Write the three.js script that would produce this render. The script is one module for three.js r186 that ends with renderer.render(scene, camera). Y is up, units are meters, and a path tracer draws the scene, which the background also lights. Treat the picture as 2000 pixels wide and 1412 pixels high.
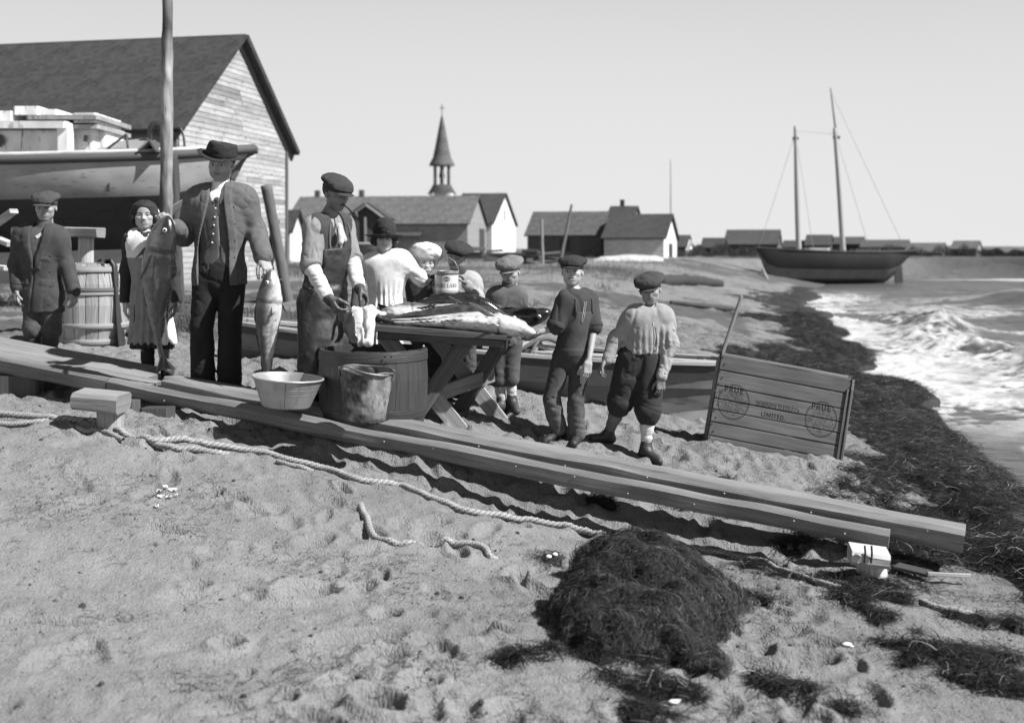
import * as THREE from 'three';
import { mergeGeometries } from 'three/addons/utils/BufferGeometryUtils.js';

// ---------------------------------------------------------------- camera, sky, sun, exposure
const F = 2356, HY = 487, CY = 2.0;                    // lens length in photo pixels, horizon row, eye height above the sea
const scene = new THREE.Scene();
const camera = new THREE.PerspectiveCamera(2 * Math.atan(706 / F) * 180 / Math.PI, 2000 / 1412, 0.1, 9000);
camera.position.set(0, CY, 0);
camera.setViewOffset(2000, 1412, 0, 706 - HY, 2000, 1412);   // rising front of a plate camera
camera.focus = 8.35; camera.userData.fStop = 1.9;
camera.updateProjectionMatrix();

const EXPOSURE = 1.7;
{
  const W = 512, H = 256, data = new Float32Array(W * H * 4);
  for (let j = 0; j < H; j++) {
    const el = Math.max(0, ((j + 0.5) / H - 0.5) * 180);
    for (let i = 0; i < W; i++) {
      const az = (i + 0.5) / W * 360;
      const cloud = 0.03 * Math.sin(az * 0.0349 + 1.3) + 0.012 * Math.sin(az * 0.1396 + el * 0.15);
      const L = 0.485 * (0.11 + 0.89 * Math.exp(-Math.pow(el / 22, 2.6))) * (1 + cloud);
      const k = (j * W + i) * 4; data[k] = data[k + 1] = data[k + 2] = L; data[k + 3] = 1;
    }
  }
  const sky = new THREE.DataTexture(data, W, H, THREE.RGBAFormat, THREE.FloatType);
  sky.mapping = THREE.EquirectangularReflectionMapping; sky.magFilter = THREE.LinearFilter; sky.minFilter = THREE.LinearFilter; sky.needsUpdate = true;
  scene.background = sky; scene.environment = sky;
}
const sun = new THREE.DirectionalLight(0xffffff, 5);
{
  const az = -22 * Math.PI / 180, el = 47 * Math.PI / 180;   // from the right, a little towards the viewer
  const v = new THREE.Vector3(Math.cos(el) * Math.cos(az), Math.sin(el), -Math.cos(el) * Math.sin(az));
  sun.position.set(0, 0, -9).addScaledVector(v, 120); sun.target.position.set(0, 0, -9);
  sun.castShadow = true; sun.shadow.mapSize.set(4096, 4096); sun.shadow.radius = 1.2;
  Object.assign(sun.shadow.camera, { left: -40, right: 40, top: 40, bottom: -40, near: 1, far: 300 });
  scene.add(sun, sun.target);
}
const renderer = new THREE.WebGLRenderer({ antialias: true });
renderer.setSize(1024, 722); renderer.shadowMap.enabled = true;
renderer.toneMapping = THREE.LinearToneMapping; renderer.toneMappingExposure = EXPOSURE;

// ---------------------------------------------------------------- numbers
const V = (x, y, z) => new THREE.Vector3(x, y, z);
const rng = s => () => { s |= 0; s = s + 0x6D2B79F5 | 0; let t = Math.imul(s ^ s >>> 15, 1 | s); t = t + Math.imul(t ^ t >>> 7, 61 | t) ^ t; return ((t ^ t >>> 14) >>> 0) / 4294967296; };
const clamp = (x, a = 0, b = 1) => x < a ? a : x > b ? b : x;
const ss = (a, b, x) => { const t = clamp((x - a) / (b - a)); return t * t * (3 - 2 * t); };
const gauss = x => Math.exp(-x * x);
const mix = (a, b, t) => a + (b - a) * t;
const smin = (a, b, k) => { const h = Math.max(k - Math.abs(a - b), 0) / k; return Math.min(a, b) - h * h * k / 4; };
const smax = (a, b, k) => -smin(-a, -b, k);
const lut = pts => x => { if (x <= pts[0][0]) return pts[0][1]; for (let i = 1; i < pts.length; i++) if (x <= pts[i][0]) { const [x0, y0] = pts[i - 1], [x1, y1] = pts[i]; return y0 + (y1 - y0) * (x - x0) / (x1 - x0); } return pts[pts.length - 1][1]; };
const PERM = new Uint8Array(1024), GR = new Float32Array(256);
{ const r = rng(77), p = [...Array(256).keys()]; for (let i = 255; i > 0; i--) { const j = Math.floor(r() * (i + 1)); [p[i], p[j]] = [p[j], p[i]]; } for (let i = 0; i < 1024; i++) PERM[i] = p[i & 255]; for (let i = 0; i < 256; i++) GR[i] = r() * 2 - 1; }
const fade = t => t * t * (3 - 2 * t);
function N3(x, y, z) {
  const xi = Math.floor(x), yi = Math.floor(y), zi = Math.floor(z), u = fade(x - xi), v = fade(y - yi), w = fade(z - zi), X = xi & 255, Y = yi & 255, Z = zi & 255;
  const g = (a, b, c) => GR[PERM[PERM[PERM[X + a & 255] + (Y + b & 255)] + (Z + c & 255)]];
  const x00 = mix(g(0, 0, 0), g(1, 0, 0), u), x10 = mix(g(0, 1, 0), g(1, 1, 0), u), x01 = mix(g(0, 0, 1), g(1, 0, 1), u), x11 = mix(g(0, 1, 1), g(1, 1, 1), u);
  return mix(mix(x00, x10, v), mix(x01, x11, v), w);
}
function N2(x, y) {
  const xi = Math.floor(x), yi = Math.floor(y), u = fade(x - xi), v = fade(y - yi), X = xi & 255, Y = yi & 255;
  const g = (a, b) => GR[PERM[PERM[X + a & 255] + (Y + b & 255)]];
  return mix(mix(g(0, 0), g(1, 0), u), mix(g(0, 1), g(1, 1), u), v);
}
const fbm2 = (x, y, o = 4) => { let s = 0, a = 0.5; for (let i = 0; i < o; i++) { s += a * N2(x, y); x = x * 2.03 + 7.7; y = y * 2.03 + 3.1; a *= 0.5; } return s; };
const P = (px, py, d, dz = 0) => { d -= dz; return V((px - 1000) / F * d, CY - (py - HY) / F * d, -d); };   // a point seen at that place of the photo, d metres off
const X = (px, d) => (px - 1000) / F * d;

// ---------------------------------------------------------------- textures (grey multipliers and heights)
function tex(w, h, sx, sy, fn, srgb = true) {
  const a = new Uint8Array(w * h * 4);
  for (let j = 0; j < h; j++) for (let i = 0; i < w; i++) { let v = clamp(fn(i / w, j / h)); if (srgb) v = v <= 0.0031308 ? v * 12.92 : 1.055 * Math.pow(v, 1 / 2.4) - 0.055; const k = (j * w + i) * 4; a[k] = a[k + 1] = a[k + 2] = v * 255; a[k + 3] = 255; }
  const t = new THREE.DataTexture(a, w, h, THREE.RGBAFormat);
  t.wrapS = t.wrapT = THREE.RepeatWrapping; t.magFilter = THREE.LinearFilter; t.minFilter = THREE.LinearMipmapLinearFilter; t.generateMipmaps = true;
  t.repeat.set(1 / sx, 1 / sy); if (srgb) t.colorSpace = THREE.SRGBColorSpace; t.needsUpdate = true; return t;
}
// periodic value noise on a lattice of px by py cells
function pn(u, v, px, py, seed = 0) {
  const x = u * px, y = v * py, xi = Math.floor(x), yi = Math.floor(y), a = fade(x - xi), b = fade(y - yi);
  const g = (i, j) => GR[PERM[PERM[(((xi + i) % px + px) % px + seed) & 255] + (((yi + j) % py + py) % py + seed * 3 & 255)]];
  return mix(mix(g(0, 0), g(1, 0), a), mix(g(0, 1), g(1, 1), a), b);
}
const pf = (u, v, px, py, o, seed = 0) => { let s = 0, a = 0.5; for (let i = 0; i < o; i++) { s += a * pn(u, v, px, py, seed + i * 11); px *= 2; py *= 2; a *= 0.5; } return s; };
const rt = rng(5);
const T = {
  wood: tex(1024, 512, 1.3, 0.4, (u, v) => { const w = v + 0.012 * pn(u, v, 5, 6, 4), g = pf(u, w, 3, 28, 4, 1), f = pn(u, w, 12, 180, 9), c = pn(u, w, 6, 90, 21); return 0.78 + 0.3 * g + 0.1 * f - 0.5 * ss(0.72, 0.95, c) * ss(-0.2, 0.5, pn(u, v, 7, 9, 33)); }),
  woodB: tex(1024, 512, 1.3, 0.4, (u, v) => { const w = v + 0.012 * pn(u, v, 5, 6, 4); return 0.5 + 0.3 * pf(u, w, 3, 28, 4, 1) + 0.12 * pn(u, w, 12, 180, 9) - 0.6 * ss(0.72, 0.95, pn(u, w, 6, 90, 21)); }, false),
  cloth: tex(512, 512, 0.34, 0.34, (u, v) => 0.86 + 0.22 * pf(u, v, 9, 9, 4, 3) + 0.09 * pn(u, v, 160, 160, 8)),
  clothB: tex(512, 512, 0.34, 0.34, (u, v) => 0.5 + 0.35 * pf(u, v, 14, 14, 4, 5) + 0.18 * Math.sin((u + v) * Math.PI * 2 * 96) * 0.5 + 0.15 * pn(u, v, 200, 200, 2), false),
  grime: tex(512, 512, 0.7, 0.7, (u, v) => 0.75 + 0.5 * pf(u, v, 6, 6, 5, 7) - 0.2 * ss(0.25, 0.7, pn(u, v, 17, 17, 13)) + 0.2 * ss(0.62, 0.85, pn(u, v, 29, 29, 19)) + 0.15 * pn(u, v, 70, 70, 3)),
  grimeB: tex(512, 512, 0.7, 0.7, (u, v) => 0.5 + 0.6 * pf(u, v, 10, 10, 5, 7), false),
  sand: tex(1024, 1024, 1.7, 1.7, (u, v) => 0.84 + 0.2 * pf(u, v, 10, 10, 5, 2) + 0.14 * pn(u, v, 260, 260, 5) + 0.12 * pn(u, v, 420, 420, 15) - 0.4 * ss(0.75, 0.95, pn(u, v, 120, 120, 41))),
  sandB: tex(1024, 1024, 1.7, 1.7, (u, v) => 0.5 + 0.35 * pf(u, v, 70, 70, 4, 2) + 0.3 * pn(u, v, 330, 330, 5), false),
  shingle: tex(512, 512, 1.6, 1.6, (u, v) => { const r = Math.floor(v * 12), fv = v * 12 - r, q = u * 14 + (r % 2) * 0.5 + 0.2 * GR[r * 7 & 255], c = Math.floor(q); return 0.72 + 0.2 * GR[PERM[(c % 14 + 14) % 14 + r * 17 & 255]] - 0.45 * ss(0.14, 0, fv) - 0.3 * ss(0.07, 0, q - c) + 0.12 * pn(u, v, 30, 30, 6) + 0.2 * pn(u, v, 4, 4, 9); }),
  plaster: tex(512, 512, 1.2, 1.2, (u, v) => 0.85 + 0.22 * pf(u, v, 5, 9, 5, 23) - 0.3 * ss(0.5, 0.8, pn(u, v, 9, 40, 3))),
  tin: tex(512, 512, 0.7, 0.7, (u, v) => 0.88 + 0.14 * pf(u, v, 6, 9, 5, 7) - 0.12 * ss(0.3, 0.7, pn(u, v, 13, 13, 13))),
  water: tex(1024, 1024, 3.1, 3.1, (u, v) => 0.5 + 0.55 * pf(u, v, 8, 12, 6, 12), false),
  fish: tex(512, 512, 0.3, 0.3, (u, v) => 0.82 + 0.3 * pf(u, v, 12, 12, 4, 31) + 0.1 * pn(u, v, 60, 60, 4)),
};
const mats = {};
function mat(key, o) {
  if (mats[key]) return mats[key];
  const { map, bump, bs = 0.002, ...rest } = o;
  const m = new (rest.clearcoat || rest.sheen ? THREE.MeshPhysicalMaterial : THREE.MeshStandardMaterial)({ vertexColors: true, roughness: 0.85, metalness: 0, side: THREE.DoubleSide, ...rest });
  if (map) m.map = map; if (bump) { m.bumpMap = bump; m.bumpScale = bs; }
  m.name = key; return mats[key] = m;
}
const M = {
  wood: mat('wood', { map: T.wood, bump: T.woodB, bs: 0.004, roughness: 0.8 }),
  wet: mat('wet_wood', { map: T.wood, bump: T.woodB, bs: 0.004, roughness: 0.42 }),
  cloth: mat('cloth', { map: T.cloth, bump: T.clothB, bs: 0.0022, roughness: 0.95 }),
  oil: mat('oilskin', { map: T.grime, bump: T.grimeB, bs: 0.006, roughness: 0.5 }),
  skin: mat('skin', { roughness: 0.52, bump: T.grimeB, bs: 0.0012 }),
  hair: mat('hair', { roughness: 0.8, bump: T.woodB, bs: 0.004 }),
  felt: mat('felt', { map: T.cloth, roughness: 0.95, bump: T.clothB, bs: 0.001 }),
  leather: mat('leather', { map: T.cloth, roughness: 0.55 }),
  zinc: mat('zinc', { map: T.tin, bump: T.grimeB, bs: 0.0008, roughness: 0.42, metalness: 0.45 }),
  tarred: mat('tarred_wood', { map: T.grime, bump: T.woodB, bs: 0.003, roughness: 0.5 }),
  rust: mat('old_metal', { map: T.grime, bump: T.grimeB, bs: 0.004, roughness: 0.55, metalness: 0.25 }),
  iron: mat('iron', { map: T.grime, roughness: 0.5, metalness: 0.5 }),
  paint: mat('paint', { map: T.plaster, roughness: 0.6 }),
  wall: mat('siding', { map: T.plaster, roughness: 0.85 }),
  shingle: mat('shingles', { map: T.shingle, roughness: 0.9 }),
  fish: mat('fish_skin', { map: T.fish, bump: T.grimeB, bs: 0.002, roughness: 0.25, clearcoat: 0.5, clearcoatRoughness: 0.2 }),
  flesh: mat('fish_flesh', { map: T.cloth, bump: T.grimeB, bs: 0.003, roughness: 0.35 }),
  plain: mat('plain', { roughness: 0.6 }),
  gloss: mat('gloss', { roughness: 0.12 }),
  rope: mat('rope', { map: T.cloth, roughness: 0.9 }),
  weed: mat('seaweed', { map: T.cloth, roughness: 0.58 }),
  grass: mat('grass', { roughness: 0.8 }),
  stone: mat('stone', { map: T.grime, bump: T.grimeB, bs: 0.01, roughness: 0.9 }),
};

// ---------------------------------------------------------------- names, things, parts
const used = {};
const numbered = n => { const k = used[n] = (used[n] ?? -1) + 1; return k ? n + '_' + String(k).padStart(3, '0') : n; };
function shade(g, tone = 1, fn) {            // vertex colours: a tone, or a function of the point (and normal)
  const p = g.attributes.position, n = g.attributes.normal, c = new Float32Array(p.count * 3);
  for (let i = 0; i < p.count; i++) { const t = fn ? fn(p.getX(i), p.getY(i), p.getZ(i), i, n) * tone : tone; c[i * 3] = c[i * 3 + 1] = c[i * 3 + 2] = t; }
  g.setAttribute('color', new THREE.BufferAttribute(c, 3)); return g;
}
function prep(g, tone) {
  if (g.index) { } else { const n = g.attributes.position.count, a = new Uint32Array(n); for (let i = 0; i < n; i++) a[i] = i; g.setIndex(new THREE.BufferAttribute(a, 1)); }
  if (!g.attributes.normal) g.computeVertexNormals();
  if (!g.attributes.color || tone !== undefined) shade(g, tone ?? 1);
  if (!g.attributes.uv) boxUV(g);
  for (const k of Object.keys(g.attributes)) if (!['position', 'normal', 'uv', 'color'].includes(k)) g.deleteAttribute(k);
  return g;
}
function boxUV(g) {                          // metres along the two axes each face looks across; vertices on a change of axis are doubled
  const p = g.attributes.position, n = g.attributes.normal, col = g.attributes.color, ix = g.index, nt = ix ? ix.count / 3 : p.count / 3, map = new Map(), src = [], ax = [], idx = new Uint32Array(nt * 3);
  for (let t = 0; t < nt; t++) {
    const v = [0, 1, 2].map(k => ix ? ix.getX(t * 3 + k) : t * 3 + k); let x = 0, y = 0, z = 0; for (const q of v) { x += n.getX(q); y += n.getY(q); z += n.getZ(q); }
    x = Math.abs(x); y = Math.abs(y); z = Math.abs(z); const a = x > y && x > z ? 0 : y > z ? 1 : 2;
    for (let k = 0; k < 3; k++) { const key = v[k] * 3 + a; let m = map.get(key); if (m === undefined) { m = src.length; map.set(key, m); src.push(v[k]); ax.push(a); } idx[t * 3 + k] = m; }
  }
  const N = src.length, P2 = new Float32Array(N * 3), N2_ = new Float32Array(N * 3), C2 = col && new Float32Array(N * 3), U = new Float32Array(N * 2);
  for (let i = 0; i < N; i++) { const s = src[i], X0 = p.getX(s), Y0 = p.getY(s), Z0 = p.getZ(s); P2.set([X0, Y0, Z0], i * 3); N2_.set([n.getX(s), n.getY(s), n.getZ(s)], i * 3); if (col) C2.set([col.getX(s), col.getY(s), col.getZ(s)], i * 3); U[i * 2] = ax[i] === 0 ? Z0 : X0; U[i * 2 + 1] = ax[i] === 1 ? Z0 : Y0; }
  g.setAttribute('position', new THREE.BufferAttribute(P2, 3)); g.setAttribute('normal', new THREE.BufferAttribute(N2_, 3)); if (col) g.setAttribute('color', new THREE.BufferAttribute(C2, 3)); g.setAttribute('uv', new THREE.BufferAttribute(U, 2)); g.setIndex(new THREE.BufferAttribute(idx, 1)); return g;
}
const join = list => { list = list.filter(Boolean).map(g => prep(g)); return list.length === 1 ? list[0] : mergeGeometries(list); };
function thing(name, label, category, base, group) {
  const o = new THREE.Group(); o.name = numbered(name); o.position.copy(base); o.userData = { label, category }; if (group) o.userData.group = group; scene.add(o); return o;
}
function part(t, name, geo, m, tone, label) {           // geometry in world places; t a thing or a part of one
  let root = t; while (root.parent && root.parent !== scene) root = root.parent;
  geo = Array.isArray(geo) ? join(geo) : prep(geo, tone);
  geo.translate(-root.position.x, -root.position.y, -root.position.z);
  const o = new THREE.Mesh(geo, m); o.name = name; o.castShadow = o.receiveShadow = true; if (label) o.userData.label = label; t.add(o); return o;
}
function solo(name, label, category, geo, m, base, group, tone) {
  geo = Array.isArray(geo) ? join(geo) : prep(geo, tone); geo.translate(-base.x, -base.y, -base.z);
  const o = new THREE.Mesh(geo, m); o.name = numbered(name); o.position.copy(base); o.castShadow = o.receiveShadow = true; o.userData = { label, category }; if (group) o.userData.group = group; scene.add(o); return o;
}
function struct(name, geo, m, label, kind = 'structure') {
  const o = new THREE.Mesh(prep(geo), m); o.name = name; o.receiveShadow = o.castShadow = true; o.userData = { kind, label, category: name.replace(/_/g, ' ') }; scene.add(o); return o;
}

// ---------------------------------------------------------------- shapes
let boardSeed = 0;
// a sawn board from a to b: t thick along "up", w wide across; edges bevelled, faces slightly uneven, grain along it
function board(a, b, w, t, up = V(0, 1, 0), o = {}) {
  const { bev = Math.min(w, t) * 0.12, seg = 6, tone = 1, wob = 0.0025, w2 = w, t2 = t, vary = 0.14 } = o;
  const ax = b.clone().sub(a), L = ax.length(); ax.normalize();
  const sd = ax.clone().cross(up).normalize(), u = sd.clone().cross(ax).normalize(), s = ++boardSeed * 3.17;
  const pos = [], uv = [], idx = [], col = [], K = 8;
  for (let i = 0; i <= seg; i++) {
    const f = i / seg, W = mix(w, w2, f) / 2, H = mix(t, t2, f) / 2, B = bev;
    const ring = [[-W + B, H], [W - B, H], [W, H - B], [W, -H + B], [W - B, -H], [-W + B, -H], [-W, -H + B], [-W, H - B]];
    let run = s;
    for (let k = 0; k <= K; k++) {
      const [q0, q1] = ring[k % K]; const [e0, e1] = ring[(k + K - 1) % K]; if (k) run += Math.hypot(q0 - e0, q1 - e1);
      const n = wob * N3(f * L * 3 + s, q0 * 9, q1 * 9 + s);
      const c = a.clone().addScaledVector(ax, f * L).addScaledVector(sd, q0 + Math.sign(q0) * n).addScaledVector(u, q1 + Math.sign(q1) * n);
      pos.push(c.x, c.y, c.z); uv.push(f * L + s * 0.37, run); const tv = tone * (1 + vary * 2 * fbm2(f * L * 2.2 + s, k * 0.9 + s, 3)); col.push(tv, tv, tv);
    }
  }
  for (let i = 0; i < seg; i++) for (let k = 0; k < K; k++) { const p = i * 9 + k, q = p + 9; idx.push(p, q, p + 1, p + 1, q, q + 1); }
  for (const e of [0, seg]) { const c0 = pos.length / 3; for (let k = 0; k < K; k++) { const j = (e * 9 + k) * 3; pos.push(pos[j], pos[j + 1], pos[j + 2]); uv.push(s + pos[j] * 1.5, pos[j + 1] * 1.5); const tt = tone * 0.8; col.push(tt, tt, tt); } for (let k = 1; k < K - 1; k++) e ? idx.push(c0, c0 + k + 1, c0 + k) : idx.push(c0, c0 + k, c0 + k + 1); }
  const g = new THREE.BufferGeometry();
  g.setAttribute('position', new THREE.Float32BufferAttribute(pos, 3)); g.setAttribute('uv', new THREE.Float32BufferAttribute(uv, 2)); g.setAttribute('color', new THREE.Float32BufferAttribute(col, 3));
  g.setIndex(idx); const flat = g.toNonIndexed(); flat.computeVertexNormals(); return prep(flat);
}
// a round pole through points with radii
function pole(pts, rad, o = {}) {
  const { seg = 24, k = 12, tone = 1, lump = 0, fn } = o;
  const c = pts.length > 2 ? new THREE.CatmullRomCurve3(pts) : new THREE.LineCurve3(pts[0], pts[1]);
  const R = Array.isArray(rad) ? lut(rad.map((r, i) => [i / (rad.length - 1), r])) : () => rad;
  const fr = c.computeFrenetFrames(seg, false), pos = [], uv = [], idx = [], col = [], s = ++boardSeed * 1.9;
  const L = c.getLength();
  for (let i = 0; i <= seg; i++) {
    const f = i / seg, p = c.getPointAt(f), r0 = R(f);
    for (let j = 0; j <= k; j++) { const a = j / k * Math.PI * 2, r = r0 * (1 + lump * N3(Math.cos(a) * 1.5 + s, Math.sin(a) * 1.5, f * L * 6)); const q = p.clone().addScaledVector(fr.normals[i], Math.cos(a) * r).addScaledVector(fr.binormals[i], Math.sin(a) * r); pos.push(q.x, q.y, q.z); uv.push(f * L + s, j / k * 2 * Math.PI * r0); const t = tone * (fn ? fn(q, f, a) : 1); col.push(t, t, t); }
  }
  for (let i = 0; i < seg; i++) for (let j = 0; j < k; j++) { const p = i * (k + 1) + j, q = p + k + 1; idx.push(p, p + 1, q, p + 1, q + 1, q); }
  for (const e of [0, seg]) { const c0 = pos.length / 3, q = c.getPointAt(e / seg); pos.push(q.x, q.y, q.z); uv.push(0, 0); col.push(tone, tone, tone); for (let j = 0; j < k; j++) { const p = e * (k + 1) + j; e ? idx.push(c0, p, p + 1) : idx.push(c0, p + 1, p); } }
  const g = new THREE.BufferGeometry();
  g.setAttribute('position', new THREE.Float32BufferAttribute(pos, 3)); g.setAttribute('uv', new THREE.Float32BufferAttribute(uv, 2)); g.setAttribute('color', new THREE.Float32BufferAttribute(col, 3)); g.setIndex(idx); g.computeVertexNormals(); return g;
}
function lathe(pts, at, o = {}) {            // [[r, y], ...] turned about y; o.tilt a quaternion
  const g = new THREE.LatheGeometry(pts.map(p => new THREE.Vector2(Math.max(p[0], 1e-4), p[1])), o.seg ?? 48);
  if (o.warp) { const p = g.attributes.position; for (let i = 0; i < p.count; i++) { const q = o.warp(p.getX(i), p.getY(i), p.getZ(i)); p.setXYZ(i, ...q); } g.computeVertexNormals(); }
  const u = g.attributes.uv, p = g.attributes.position; for (let i = 0; i < u.count; i++) u.setXY(i, u.getX(i) * 2 * Math.PI * (o.ur ?? 0.3), p.getY(i));
  if (o.tilt) g.applyQuaternion(o.tilt); g.translate(at.x, at.y, at.z); return prep(g, o.tone);
}
const ball = (c, r, tone = 1, sx = 1, sy = 1, sz = 1, n = 14) => { const g = new THREE.SphereGeometry(r, n, Math.ceil(n * 0.7)); g.scale(sx, sy, sz); g.translate(c.x, c.y, c.z); return prep(g, tone); };
function sheet(nu, nv, fn, tone) {            // a grid; fn(u, v) -> [x, y, z, tone?, uvx?, uvy?]
  const pos = [], uv = [], col = [], idx = [];
  for (let j = 0; j <= nv; j++) for (let i = 0; i <= nu; i++) { const q = fn(i / nu, j / nv); pos.push(q[0], q[1], q[2]); const t = q[3] ?? tone ?? 1; col.push(t, t, t); uv.push(q[4] ?? q[0], q[5] ?? q[2]); }
  for (let j = 0; j < nv; j++) for (let i = 0; i < nu; i++) { const p = j * (nu + 1) + i, q = p + nu + 1; idx.push(p, p + 1, q, p + 1, q + 1, q); }
  const g = new THREE.BufferGeometry();
  g.setAttribute('position', new THREE.Float32BufferAttribute(pos, 3)); g.setAttribute('uv', new THREE.Float32BufferAttribute(uv, 2)); g.setAttribute('color', new THREE.Float32BufferAttribute(col, 3)); g.setIndex(idx); g.computeVertexNormals(); return g;
}

// ---------------------------------------------------------------- signed distance fields on a grid, meshed with surface nets
class Field {
  constructor(lo, hi, h) { this.lo = lo; this.h = h; this.n = [0, 1, 2].map(i => Math.ceil((hi[i] - lo[i]) / h) + 1); this.g = new Float32Array(this.n[0] * this.n[1] * this.n[2]).fill(9); }
  run(lo, hi, fn) {
    const { h, n, g } = this, a = [0, 1, 2].map(i => Math.max(0, Math.floor((lo[i] - this.lo[i]) / h))), b = [0, 1, 2].map(i => Math.min(n[i] - 1, Math.ceil((hi[i] - this.lo[i]) / h)));
    for (let k = a[2]; k <= b[2]; k++) { const z = this.lo[2] + k * h; for (let j = a[1]; j <= b[1]; j++) { const y = this.lo[1] + j * h; let q = (k * n[1] + j) * n[0] + a[0]; for (let i = a[0]; i <= b[0]; i++, q++) g[q] = fn(this.lo[0] + i * h, y, z, g[q]); } }
    return this;
  }
  add(d, k, sub) { return sub ? (old => smax(old, -d, k)) : (old => smin(old, d, k)); }
  // tapered capsule; f < 1 flattens it along the unit vector n
  cap(a, b, ra, rb = ra, k = 0.02, o = {}) {
    const { n, f = 1, sub } = o, R = Math.max(ra, rb) + k + this.h * 4, ax = b.x - a.x, ay = b.y - a.y, az = b.z - a.z, l2 = ax * ax + ay * ay + az * az || 1e-9, e = 1 / f - 1;
    return this.run([Math.min(a.x, b.x) - R, Math.min(a.y, b.y) - R, Math.min(a.z, b.z) - R], [Math.max(a.x, b.x) + R, Math.max(a.y, b.y) + R, Math.max(a.z, b.z) + R], (x, y, z, old) => {
      const t = clamp(((x - a.x) * ax + (y - a.y) * ay + (z - a.z) * az) / l2); let px = x - a.x - ax * t, py = y - a.y - ay * t, pz = z - a.z - az * t;
      if (n) { const c = (px * n.x + py * n.y + pz * n.z) * e; px += n.x * c; py += n.y * c; pz += n.z * c; }
      let d = Math.sqrt(px * px + py * py + pz * pz) - mix(ra, rb, t); if (n) d *= f;
      return sub ? smax(old, -d, k) : smin(old, d, k);
    });
  }
  // ellipsoid; o.b = [right, up, front] unit vectors; o.warp bends the local point
  ell(c, r, k = 0.02, o = {}) {
    const { b, sub, rx, warp } = o, m = Math.min(...r), R = Math.max(...r) * (o.grow ?? 1.05) + k + this.h * 4, cs = rx ? Math.cos(rx) : 1, sn = rx ? Math.sin(rx) : 0;
    return this.run([c.x - R, c.y - R, c.z - R], [c.x + R, c.y + R, c.z + R], (x, y, z, old) => {
      let px = x - c.x, py = y - c.y, pz = z - c.z;
      if (b) { const q = px * b[0].x + py * b[0].y + pz * b[0].z, w = px * b[1].x + py * b[1].y + pz * b[1].z; pz = px * b[2].x + py * b[2].y + pz * b[2].z; px = q; py = w; }
      if (rx) { const q = py * cs + pz * sn; pz = pz * cs - py * sn; py = q; }
      if (warp) [px, py, pz] = warp(px, py, pz);
      const k0 = Math.sqrt((px / r[0]) ** 2 + (py / r[1]) ** 2 + (pz / r[2]) ** 2), k1 = Math.sqrt((px / r[0] / r[0]) ** 2 + (py / r[1] / r[1]) ** 2 + (pz / r[2] / r[2]) ** 2);
      const d = k1 < 1e-6 ? -m : k0 * (k0 - 1) / k1;
      return sub ? smax(old, -d, k) : smin(old, d, k);
    });
  }
  val(p) { const { lo, h, n, g } = this, x = (p.x - lo[0]) / h, y = (p.y - lo[1]) / h, z = (p.z - lo[2]) / h, i = Math.floor(x), j = Math.floor(y), k = Math.floor(z); if (i < 0 || j < 0 || k < 0 || i >= n[0] - 1 || j >= n[1] - 1 || k >= n[2] - 1) return 9; const q = (k * n[1] + j) * n[0] + i, a = x - i, b = y - j, c = z - k, s = n[0], t = n[0] * n[1]; return mix(mix(mix(g[q], g[q + 1], a), mix(g[q + s], g[q + s + 1], a), b), mix(mix(g[q + t], g[q + t + 1], a), mix(g[q + s + t], g[q + s + t + 1], a), b), c); }
  all(fn) { return this.run([-1e9, -1e9, -1e9], [1e9, 1e9, 1e9], fn); }
  cut(p, n, k = 0.006) { return this.all((x, y, z, old) => old > 1 ? old : smax(old, (x - p.x) * n.x + (y - p.y) * n.y + (z - p.z) * n.z, k)); }      // keeps the side n points away from
  bump(fn, band = 0.05) { return this.all((x, y, z, old) => Math.abs(old) < band ? old - fn(x, y, z) : old); }
  mesh(tone, xf) {
    const { n, g, h, lo } = this, [nx, ny, nz] = n, id = new Int32Array(g.length).fill(-1), pos = [], idx = [], sx = 1, sy = nx, sz = nx * ny;
    const E = [[0, 1], [2, 3], [4, 5], [6, 7], [0, 2], [1, 3], [4, 6], [5, 7], [0, 4], [1, 5], [2, 6], [3, 7]], o = [0, sx, sy, sx + sy, sz, sx + sz, sy + sz, sx + sy + sz];
    for (let k = 0; k < nz - 1; k++) for (let j = 0; j < ny - 1; j++) for (let i = 0; i < nx - 1; i++) {
      const q = k * sz + j * sy + i; let m = 0; for (let c = 0; c < 8; c++) if (g[q + o[c]] < 0) m |= 1 << c; if (m === 0 || m === 255) continue;
      let x = 0, y = 0, z = 0, w = 0;
      for (const [a, b] of E) { if ((m >> a & 1) === (m >> b & 1)) continue; const ga = g[q + o[a]], t = ga / (ga - g[q + o[b]]); x += mix(a & 1, b & 1, t); y += mix(a >> 1 & 1, b >> 1 & 1, t); z += mix(a >> 2, b >> 2, t); w++; }
      id[q] = pos.length / 3; pos.push(lo[0] + (i + x / w) * h, lo[1] + (j + y / w) * h, lo[2] + (k + z / w) * h);
    }
    for (let k = 1; k < nz - 1; k++) for (let j = 1; j < ny - 1; j++) for (let i = 1; i < nx - 1; i++) {
      const q = k * sz + j * sy + i, s = g[q] < 0;
      if (s !== g[q + sx] < 0) { const a = id[q], b = id[q - sy], c = id[q - sy - sz], d = id[q - sz]; s ? idx.push(a, c, b, a, d, c) : idx.push(a, b, c, a, c, d); }
      if (s !== g[q + sy] < 0) { const a = id[q], b = id[q - sz], c = id[q - sx - sz], d = id[q - sx]; s ? idx.push(a, c, b, a, d, c) : idx.push(a, b, c, a, c, d); }
      if (s !== g[q + sz] < 0) { const a = id[q], b = id[q - sx], c = id[q - sx - sy], d = id[q - sy]; s ? idx.push(a, c, b, a, d, c) : idx.push(a, b, c, a, c, d); }
    }
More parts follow.
